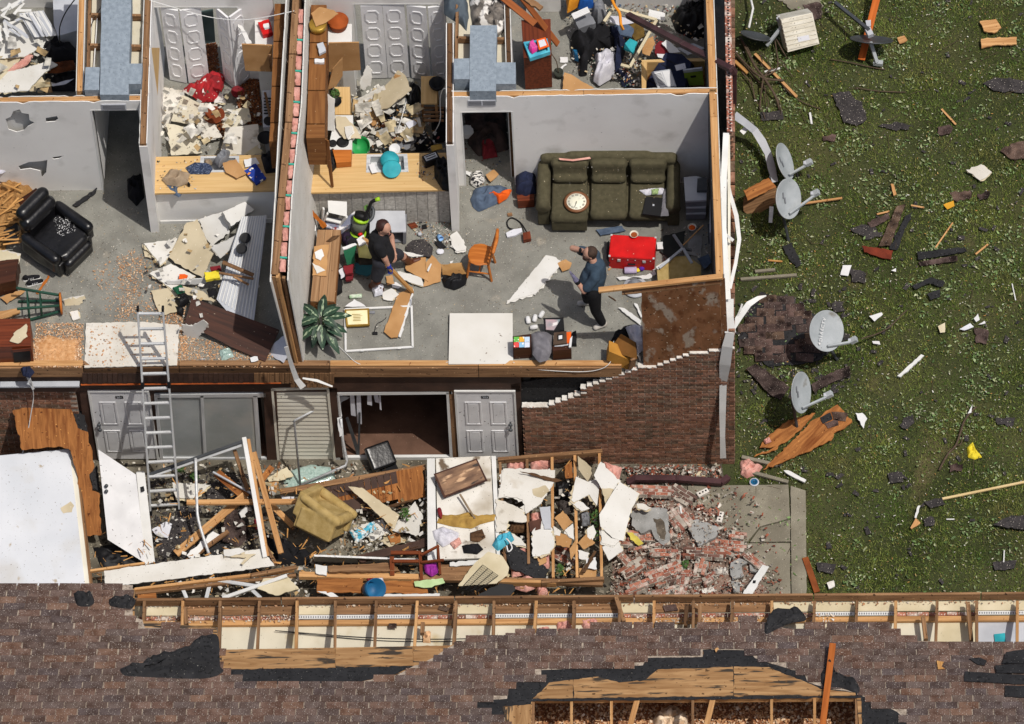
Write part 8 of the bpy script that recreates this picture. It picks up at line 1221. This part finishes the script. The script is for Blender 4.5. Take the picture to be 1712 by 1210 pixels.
for(a,b,w_,h_,m,lab)in(((1570,835,.05),(1760,796,.06),.04,.03,mat('bleached','#d6bf92','#c0a774',5,(.3,5,5)),'long pale pole at the lower right of the lawn'),((1338,341,.1),(1408,331,.1),.035,.03,LUM,'pale splinter stick right of the upper standing dish'),((1466,404,.05),(1488,382,.05),.0,0,LUM,''),((1346,932,.06),(1366,990,.06),.1,.03,mat('rust_board','#8a4a22','#6d3717',5),'rusty board along the patio edge'),((1564,414,.05),(1593,372,.05),.025,.02,LUM,'thin pale stick in the middle of the lawn'),((1631,425,.05),(1652,408,.05),.03,.02,LUM,'short orange stick at the right of the lawn'),((1574,182,.05),(1598,208,.05),.035,.02,LUM,'short pale stick high on the lawn'),((1466,358,.06),(1487,353,.06),.03,.02,LUM,'short pale stick over the reddish shingle'),((1523,343,.06),(1545,347,.06),.03,.02,LUM,'short pale stick right of the leaning strips'),((1284,435,.05),(1308,437,.05),.03,.02,STRAW,'short straw coloured stick near the right wall'),((1692,474,.05),(1698,502,.05),.02,.02,WPAINT,'thin white rod at the right lawn edge'),((1678,940,.06),(1679,920,.06),.02,.02,WPAINT,'thin white rod at the lower right lawn'),((1582,868,.05),(1596,868,.05),.02,.02,WPAINT,'small level white stick low on the lawn'),((1354,188,.06),(1357,207,.06),.035,.02,WPAINT,'short white stick below the air conditioner'),((1262,173,.06),(1338,166,.06),.05,.03,CONC,''),((1238,467,.04),(1332,460,.04),.05,.05,CONC,'grey concrete edging strip by the right wall, front one'),((1262,454,.04),(1296,451,.04),.05,.05,CONC,'grey concrete edging strip by the right wall, rear one'),((1240,764,.05),(1300,778,.05),.06,.05,CONC,'grey edging strip beside the pink tuft, upper one'),((1258,790,.05),(1318,806,.05),.06,.05,CONC,'grey edging strip beside the pink tuft, lower one'),((1278,120,.15),(1304,114,.15),.03,.03,WPAINT,'white rod across the branch tangle'),((1470,-20,.5),(1440,100,.1),.12,.03,mat('orange_board','#c4692b','#a9521b',4,(.3,5,5)),'orange board standing beside the overturned dish'),((1262,90,.1),(1332,162,.1),.05,.04,LUM,'long splintered orange stick in the branch tangle'),((1228,102,.1),(1250,122,.1),.06,.04,STRAW,'pale splintered stick end at the wall by the branches')):
    if lab:bar('lawn_stick',a,b,w_,h_,m,lab,'stick')
HH(.02,[('yellow_tuft',[(1616,748),(1626,738),(1632,752),(1642,764),(1630,768),(1618,764)],0,.08,YELL,'bright yellow tuft low on the lawn','insulation',18),('pink_tuft',[(1237,772),(1252,768),(1262,776),(1276,780),(1264,794),(1248,800),(1238,792)],0,.14,PINK,'pink insulation tuft at the brick wall corner','insulation',14),('pink_bit',[(1276,736),(1286,730),(1290,738),(1280,742)],.12,.05,PINK,'small pink bit on the roof sheathing','insulation',20)])
t=T('round_badge','small round white lid with a letter on the patio edge','lid',at=g(1261,806,.05));lathe('disc',[(.075,0),(.08,.006),(.075,.012),(.01,.012)],LGREY,t,n=28);lathe('disc_ring',[(.058,.012),(.058,.016),(.045,.016),(.045,.013)],BLUE,t,n=24);text('letter','H',.06,TL(0,0,.017),BLACK,t)
def twig(pts,r,lab=None,par=None,nm='branch'):return tube(nm,pts,r,BARK,lab,'branch' if lab else None,par=par)
twig([(1570,786,.05),(1584,760,.06),(1598,744,.08),(1606,722,.1),(1612,704,.1),(1622,690,.08),(1632,680,.06)],.018,'grey forked branch low on the lawn');twig([(1598,744,.08),(1606,742,.06),(1610,726,.05)],.01,'short side twig of the grey branch')
tube('grey_strip',[(1440,566,.3),(1466,558,.15),(1485,548,.08),(1500,534,.06),(1516,518,.06)],.011,BARK,'brown twig trailing from the lettered dish arm','strip')
bt=T('branch_tangle','tangle of bare branches beside the right wall','branches',at=g(1280,130,.1),world=True)
for q,r_ in(([(1238,62,.1),(1262,110,.2),(1276,128,.25),(1296,160,.15),(1304,184,.05)],.022),([(1226,84,.1),(1252,112,.2),(1276,130,.25),(1310,134,.15)],.02),([(1276,130,.25),(1272,160,.1),(1270,185,.05)],.014),([(1276,128,.25),(1300,112,.2),(1296,66,.2),(1308,84,.3),(1316,98,.1)],.012),([(1262,110,.2),(1250,80,.15),(1240,70,.1)],.012),([(1240,120,.1),(1256,140,.1),(1262,165,.05)],.012),([(1300,130,.1),(1320,155,.08),(1345,172,.05),(1372,182,.04)],.01),([(1276,130,.2),(1288,116,.2),(1302,116,.1)],.016),([(1230,95,.05),(1258,124,.1),(1280,150,.06)],.016)):twig(q,r_,par=bt)
for i in range(14):u,v=random.uniform(1236,1310),random.uniform(80,170);a=random.uniform(.3,1.4);L_=random.uniform(14,40);twig([(u,v,.1),(u+L_*.5*math.cos(a),v+L_*.5*math.sin(a),.14),(u+L_*math.cos(a+.2),v+L_*math.sin(a+.2),.06)],.007,par=bt,nm='twig')
tube('white_pipe',[(1252,46,.3),(1259,14,.3),(1251,-20,.2)],.02,WPAINT,'bent white pipe behind the small fallen dish','pipe',cv=False)
twig([(1388,99,.05),(1420,104,.06),(1456,112,.05),(1480,116,.04)],.01,'thin long twig below the overturned dish');twig([(1430,146,.05),(1468,152,.05),(1514,154,.05)],.01,'thin level twig above the boot shaped shingle')
fs=T('flashing_strip','bent white flashing strip curving over the lawn from the right wall','flashing',at=g(1270,240,.3),world=True)
ribbon('strip',[(1228,192,.9),(1246,205,.7),(1262,218,.5),(1274,236,.4),(1284,256,.35),(1290,280,.3),(1296,304,.25)],.12,'',LGREY,fs);ribbon('flap',[(1240,222,.5),(1250,212,.5),(1256,216,.5)],.1,'',WPAINT,fs);ribbon('strip',[(1290,345,.2),(1288,372,.1)],.07,'',ALU,fs)
ac=T('air_conditioner','white louvred air conditioner box lying on the upper lawn','air conditioner',at=g(1338,60,.3),world=True)
ACP=[(1305,32,.7),(1358,21,.7),(1370,73,.3),(1317,87)];slab('case',ACP,0,.42,mat('ac_white','#d7d3c6','#c3bdae',4,speck=(('#6d675b',26,.68),)),par=ac);pt_,n_=plane(ACP,0)
for i in range(7):s0,s1=(i+.12)/7,(i+.8)/7;e=lambda a,b,s:(a[0]+(b[0]-a[0])*s,a[1]+(b[1]-a[1])*s);L0,R0=(1306,33),(1357,22.5);L1,R1=(1317.5,85),(1369,72.5);slab('louvre',[e(L0,L1,s0),e(R0,R1,s0),e(R0,R1,s1),e(L0,L1,s1)],(pt_+n_*.02,n_),.02,mat('ac_louvre','#dcd8cb','#c8c2b2',4,speck=(('#6d675b',26,.66),))if 'ac_louvre' not in bpy.data.materials else bpy.data.materials['ac_louvre'],par=ac)
slab('sticker',[(1333,62),(1352,58),(1354,66),(1335,70)],(pt_+n_*.023,n_),.003,PAPER,par=ac)
# ---- satellite dishes
def dish(c,z,a,dia,base,lnb,lab,roll=0,lift=0,mat_=STEELD,word=None,pole=True,mark=True):
    C_=g(*c,z);t=T('satellite_dish',lab,'satellite dish','satellite dishes on the lawn',at=g(*base,0),world=True);N_=(-CF*math.cos(R(a))+CR*math.sin(R(a))+CUP*lift).normalized();up=(CUP-N_*CUP.dot(N_)).normalized();X_=up.cross(N_)
    M=Matrix((X_,up,N_)).transposed().to_4x4();M.translation=C_;M=M@Matrix.Rotation(R(roll),4,'Z');r=dia/2;d=.055
    pr=[(r*s,d*s*s)for s in(.02,.25,.5,.7,.85,.95,1)];pr=pr+[(r*1.015,d),(r*1.015,d-.018)]+[(q*.985,zz-.016)for q,zz in pr[::-1]]
    rf_=lathe('reflector',pr,mat_,t,M@TL(0,0,-d*.6),40)
    if word:
        for i,ch in enumerate(word):text('lettering',ch,.085,M@TL(-.11+.004*i,-.16+i*.056,.028+.006*abs(i-3),0,0,78),PAPERW,rf_)
        lathe('emblem',[(.022,0),(.022,.004),(.004,.004)],PAPERW,rf_,M@TL(-.12,-.225,.034),16)
    elif mark:
        for i in range(2):box('decal',(0,0,0),(.03,.1,.003),MGREY,rf_).matrix_basis=M@TL(-.1+.05*i,.05-.08*i,.0-.01,0,0,10)
    bk=C_-N_*.16
    if pole:new('pole',tubevf([C_-N_*.08,bk-V((0,0,.06)),g(*base,.02)],.028,8),STEELK,t,sm=False);bar('bracket',C_-N_*.09,bk-V((0,0,.1)),.12,.1,STEELD,par=t)
    if lnb:
        L_=g(*lnb);e_=C_-up*r*.75+N_*.04;bar('arm',e_,L_,.035,.045,STEELD,par=t);bar('receiver',L_-V((.05,0,.0)),L_+V((.05,.02,.06)),.09,.08,STEELD,par=t);bar('receiver_horn',L_-V((.09,0,-.02)),L_-V((.03,0,-.02)),.06,.06,LGREY,par=t)
    return t
dish((1381,553),1.0,34,.66,(1399,601),(1427,571,.75),'lettered grey satellite dish standing by the shingle sheet',roll=-8,word='DIRECTV')
dish((1317,332),1.0,52,.66,(1318,402),(1364,325,.85),'pale grey satellite dish facing right at the upper middle lawn')
dish((1311,270),.5,66,.62,(1308,300),(1352,274,.5),'grey satellite dish half hidden behind the upper standing one',roll=10,lift=.25,pole=False)
dish((1338,656),1.0,62,.66,(1333,718),(1386,662,.8),'lowest grey satellite dish standing on orange sheathing')
t=dish((1457,67),.5,15,.72,(1455,60),None,'overturned dark grey satellite dish seen edge on',lift=4.2,roll=0,mat_=STEELK,pole=False,mark=False);bar('arm',(1396,4,.5),(1453,50,.6),.06,.05,STEELK,par=t);bar('arm',(1455,70,.5),(1466,104,.2),.06,.05,STEELD,par=t);bar('bracket',(1460,104,.15),(1476,106,.15),.08,.08,STEELD,par=t);bar('clamp',(1450,48,.55),(1456,60,.55),.1,.09,LGREY,par=t);slab('foot_plate',[(1447,34),(1456,33),(1456,43),(1449,44)],.6,.03,LGREY,par=t)
t=dish((1263,61),.3,40,.52,(1262,62),None,'small dark dish fallen against the right wall',lift=2.6,roll=0,mat_=STEELK,pole=False,mark=False);bar('arm',(1282,76,.2),(1309,42,.5),.05,.05,STEELD,par=t);bar('receiver',(1300,30,.5),(1312,40,.5),.08,.09,LGREY,par=t)
# ================================================================ PEOPLE
def person(lab,O,body,clothes,rz=0):
    t=T('person',lab,'person',at=O,rz=rz);blob('body',body,.011,SKIN,t,it=4)
    for n,pr,m,vx,it in clothes:blob(n,pr,vx,m,t,it=it)
    return t
def hand(p,d,side,r=.0085):
    p,d,s=V(p),V(d).normalized(),V(side).normalized();n=d.cross(s);o=[('c',p,.03,p+d*.06+s*.015,.026),('c',p+s*.02,.026,p+d*.07-s*.02,.022)]
    for i,L_ in enumerate((.07,.08,.075,.058)):b=p+d*.085+s*(.04-.027*i);k=b+d*L_*.45+n*.012;e=k+d*L_*.2+n*L_*.45;o+=[('c',p+d*.04+s*(.03-.02*i),r*1.3,b,r*1.15),('c',b,r*1.1,k,r),('c',k,r,e,r*.85)]
    q=p+s*.035+d*.025;return o+[('c',p+d*.01,.016,q,.0135),('c',q,.013,q+s*.025+d*.035+n*.012,.011)]
def head(c,f,r=.1):
    c,f=V(c),V(f).normalized();s=V((-f.y,f.x,0)).normalized();u=s.cross(f)*-1 if s.cross(f).z<0 else s.cross(f);u=V((0,0,1))if u.length<.1 else u
    return[('s',c+u*.02,(r*.95,r*.92,r*1.08)),('c',c-u*.06+f*.03,.062,c-u*.09+f*.055,.042),('c',c+f*.085-u*.005,.014,c+f*.112-u*.03,.016),('s',c+s*.092-u*.01,(.018,.014,.032)),('s',c-s*.092-u*.01,(.018,.014,.032)),('c',c+f*.08+u*.025+s*.035,.018,c+f*.08+u*.025-s*.035,.018),('c',c+f*.085-u*.06+s*.02,.014,c+f*.085-u*.06-s*.02,.014)]
def facebits(t,c,f,hairm):
    c,f=V(c),V(f).normalized();s=V((-f.y,f.x,0)).normalized()
    for k in(-1,1):blob('eye',[('s',c+f*.094+s*k*.033+V((0,0,.002)),(.011,.011,.009))],.005,BLACK,t,it=1);blob('eyebrow',[('c',c+f*.1+s*k*.018+V((0,0,.028)),.006,c+f*.09+s*k*.05+V((0,0,.026)),.005)],.005,hairm,t,it=1)
    blob('mouth',[('c',c+f*.1+s*.022-V((0,0,.058)),.006,c+f*.1-s*.022-V((0,0,.058)),.006)],.005,mat('lips','#9a5a50')if 'lips' not in bpy.data.materials else bpy.data.materials['lips'],t,it=1)
H=V((-.03,.06,1.64));F_=V((-1,-.25,-.15));NS,FSd=V((.06,-.22,1.38)),V((.05,.2,1.4));NE,NH=V((-.12,-.3,1.12)),V((-.25,-.22,1.33));FE_,FH=V((-.3,.24,1.52)),V((-.13,.12,1.63))
LH,LK,LA=V((.02,-.2,.9)),V((.05,-.24,.48)),V((.14,-.22,.09));RH_,RK,RA=V((.0,.0,.9)),V((-.1,.06,.5)),V((-.1,.2,.09))
tors=[('c',(.02,-.1,.98),.15,(.05,-.03,1.2),.16),('c',(.05,-.03,1.2),.16,(.06,0,1.36),.15),('c',NS,.075,FSd,.075),('c',(.05,0,1.42),.07,(.01,.03,1.54),.06)]
body=tors+head(H,F_)+[('c',NS,.06,NE,.05),('c',NE,.048,NH,.034),('c',FSd,.06,FE_,.05),('c',FE_,.048,FH,.034),('c',LH,.09,LK,.06),('c',LK,.06,LA,.042),('c',RH_,.09,RK,.06),('c',RK,.06,RA,.042)]+hand(FH,(FH-FE_),(0,-.3,1))+hand(NH,(NH-NE),(-.3,.5,.6))
TEE=mat('slate_tee','#3b4c5c','#2f3e4c',7,ro=.95,bump=1,bsc=10);TRS=mat('black_trousers','#17171a','#101012',8,ro=.95,bump=1,bsc=10)
man=person('person in a slate blue shirt and black trousers raising one hand to the face',g(992,526,Z2),body,[
    ('shirt',[('c',(.01,-.11,.93),.165,(.05,-.03,1.18),.185),('c',(-.06,-.08,1.08),.15,(-.02,-.04,1.2),.15),('c',(.05,-.03,1.18),.185,(.06,0,1.36),.165),('c',NS,.09,FSd,.09),('c',NS,.085,NS.lerp(NE,.72),.085),('c',FSd,.085,FSd.lerp(FE_,.62),.08)],TEE,.014,5),
    ('trousers',[('c',(.02,-.19,.93),.13,LK,.085),('c',LK,.085,LA+V((0,0,.04)),.07),('c',(.0,-.02,.93),.13,RK,.085),('c',RK,.085,RA+V((0,0,.04)),.07),('c',(.02,-.18,.95),.135,(.0,-.02,.95),.135)],TRS,.014,5),
    ('shoe',[('c',LA+V((.04,.01,-.035)),.05,LA+V((-.1,-.05,-.05)),.045),('c',LA,.045,LA+V((.03,0,-.03)),.05)],mat('trainer','#c3bfb8','#a9a49b',8),.01,3),('shoe',[('c',RA+V((.05,0,-.035)),.05,RA+V((-.12,-.01,-.05)),.045)],bpy.data.materials['trainer'],.01,3),
    ('hair',[('s',H+V((.03,0,.045)),(.1,.098,.092)),('s',H+V((.055,0,-.01)),(.065,.09,.07))],HAIRS,.009,3),('beard',[('c',H+V((-.035,-.06,-.09)),.03,H+V((-.085,-.015,-.115)),.03),('c',H+V((-.035,.05,-.09)),.03,H+V((-.085,-.015,-.115)),.03)],HAIRS,.009,3),
    ('glove',[('c',NH-(NH-NE)*.15,.046,NH,.043)]+[(q[0],q[1],q[2]+.003,q[3],q[4]+.003)for q in hand(NH,(NH-NE),(-.3,.5,.6))],mat('glove_grey','#77748f','#4a4858',10),.006,1),('cuff',[('c',NH-(NH-NE)*.26,.047,NH-(NH-NE)*.14,.048)],BLACK,.009,2),
    ('phone',[('b',FH+V((-.05,.0,-.02)),(.03,.05,.13),(0,15,20))],BLACK,.008,1)])
facebits(man,H,F_,HAIRS)
H=V((.04,.07,1.5));F_=V((.75,-.55,-.35));NS,FSd=V((-.06,-.12,1.27)),V((-.03,.22,1.3));NE,NH=V((.03,-.17,.99)),V((.08,-.17,.76));FE_,FH=V((.12,.2,1.06)),V((.16,.02,.86))
LH,LK,LA=V((-.05,-.1,.78)),V((-.13,-.14,.42)),V((-.2,-.06,.09));RH_,RK,RA=V((.07,.06,.78)),V((.24,.26,.46)),V((.36,.36,.12))
tors=[('c',(0,0,.82),.16,(-.06,.03,1.05),.16),('c',(-.06,.03,1.05),.16,(-.06,.05,1.24),.14),('c',NS,.07,FSd,.07),('c',(-.04,.05,1.3),.062,(.0,.06,1.41),.054)]
body=tors+head(H,F_,.098)+[('c',NS,.062,NE,.052),('c',NE,.05,NH,.034),('c',FSd,.06,FE_,.05),('c',FE_,.048,FH,.034),('c',LH,.1,LK,.07),('c',LK,.07,LA,.045),('c',RH_,.1,RK,.07),('c',RK,.07,RA,.045)]+hand(NH,(NH-NE),(.6,-.2,.5))+hand(FH,(FH-FE_),(.5,.2,.5))
BT=mat('brown_boot','#5d3322','#452417',8,ro=.5);bl=mat('black_tee','#1e1e22','#151518',7,ro=.95,bump=1,bsc=10)
wo=person('person in a black shirt, dark shorts and brown boots stooping with a stick',g(646,476,Z2),body,[
    ('shirt',[('c',(.0,-.01,.86),.185,(-.06,.03,1.06),.185),('c',(-.06,.03,1.06),.185,(-.06,.05,1.24),.16),('c',NS,.088,FSd,.088),('c',NS,.085,NS.lerp(NE,.55),.085),('c',FSd,.085,FSd.lerp(FE_,.55),.085)],bl,.014,5),
    ('shorts',[('c',LH,.13,LH.lerp(LK,.95),.1),('c',RH_,.13,RH_.lerp(RK,.8),.1),('c',LH+V((0,0,.04)),.14,RH_+V((0,0,.04)),.14)],mat('charcoal','#34353c','#282930',8,ro=.95,bump=.3),.014,5),
    ('boot',[('c',LK+V((0,0,-.1)),.075,LA,.058),('c',LA+V((-.03,0,-.03)),.055,LA+V((.13,-.06,-.045)),.045)],BT,.012,4),('boot',[('c',RK+V((.03,.03,-.1)),.072,RA,.058),('c',RA+V((-.03,0,-.04)),.055,RA+V((.15,.07,-.05)),.045)],BT,.012,4),
    ('hair',[('s',H+V((-.03,.02,.04)),(.108,.106,.1)),('s',H+V((-.06,.03,-.02)),(.08,.09,.08)),('s',H+V((-.075,.05,.06)),(.055,.055,.05))],HAIR,.01,3),
    ('glove',[('c',NH-(NH-NE)*.2,.044,NH,.041)]+[(q[0],q[1],q[2]+.003,q[3],q[4]+.003)for q in hand(NH,(NH-NE),(.6,-.2,.5))],mat('blue_glove','#2c3f9c','#20307e',6),.006,1)])
facebits(wo,H,F_,HAIR)
bar('wooden_stick',(644,440,Z2+.86),(690,488,Z2+.03),.075,.04,STRAW,'orange splintered board held by the stooping person','board')
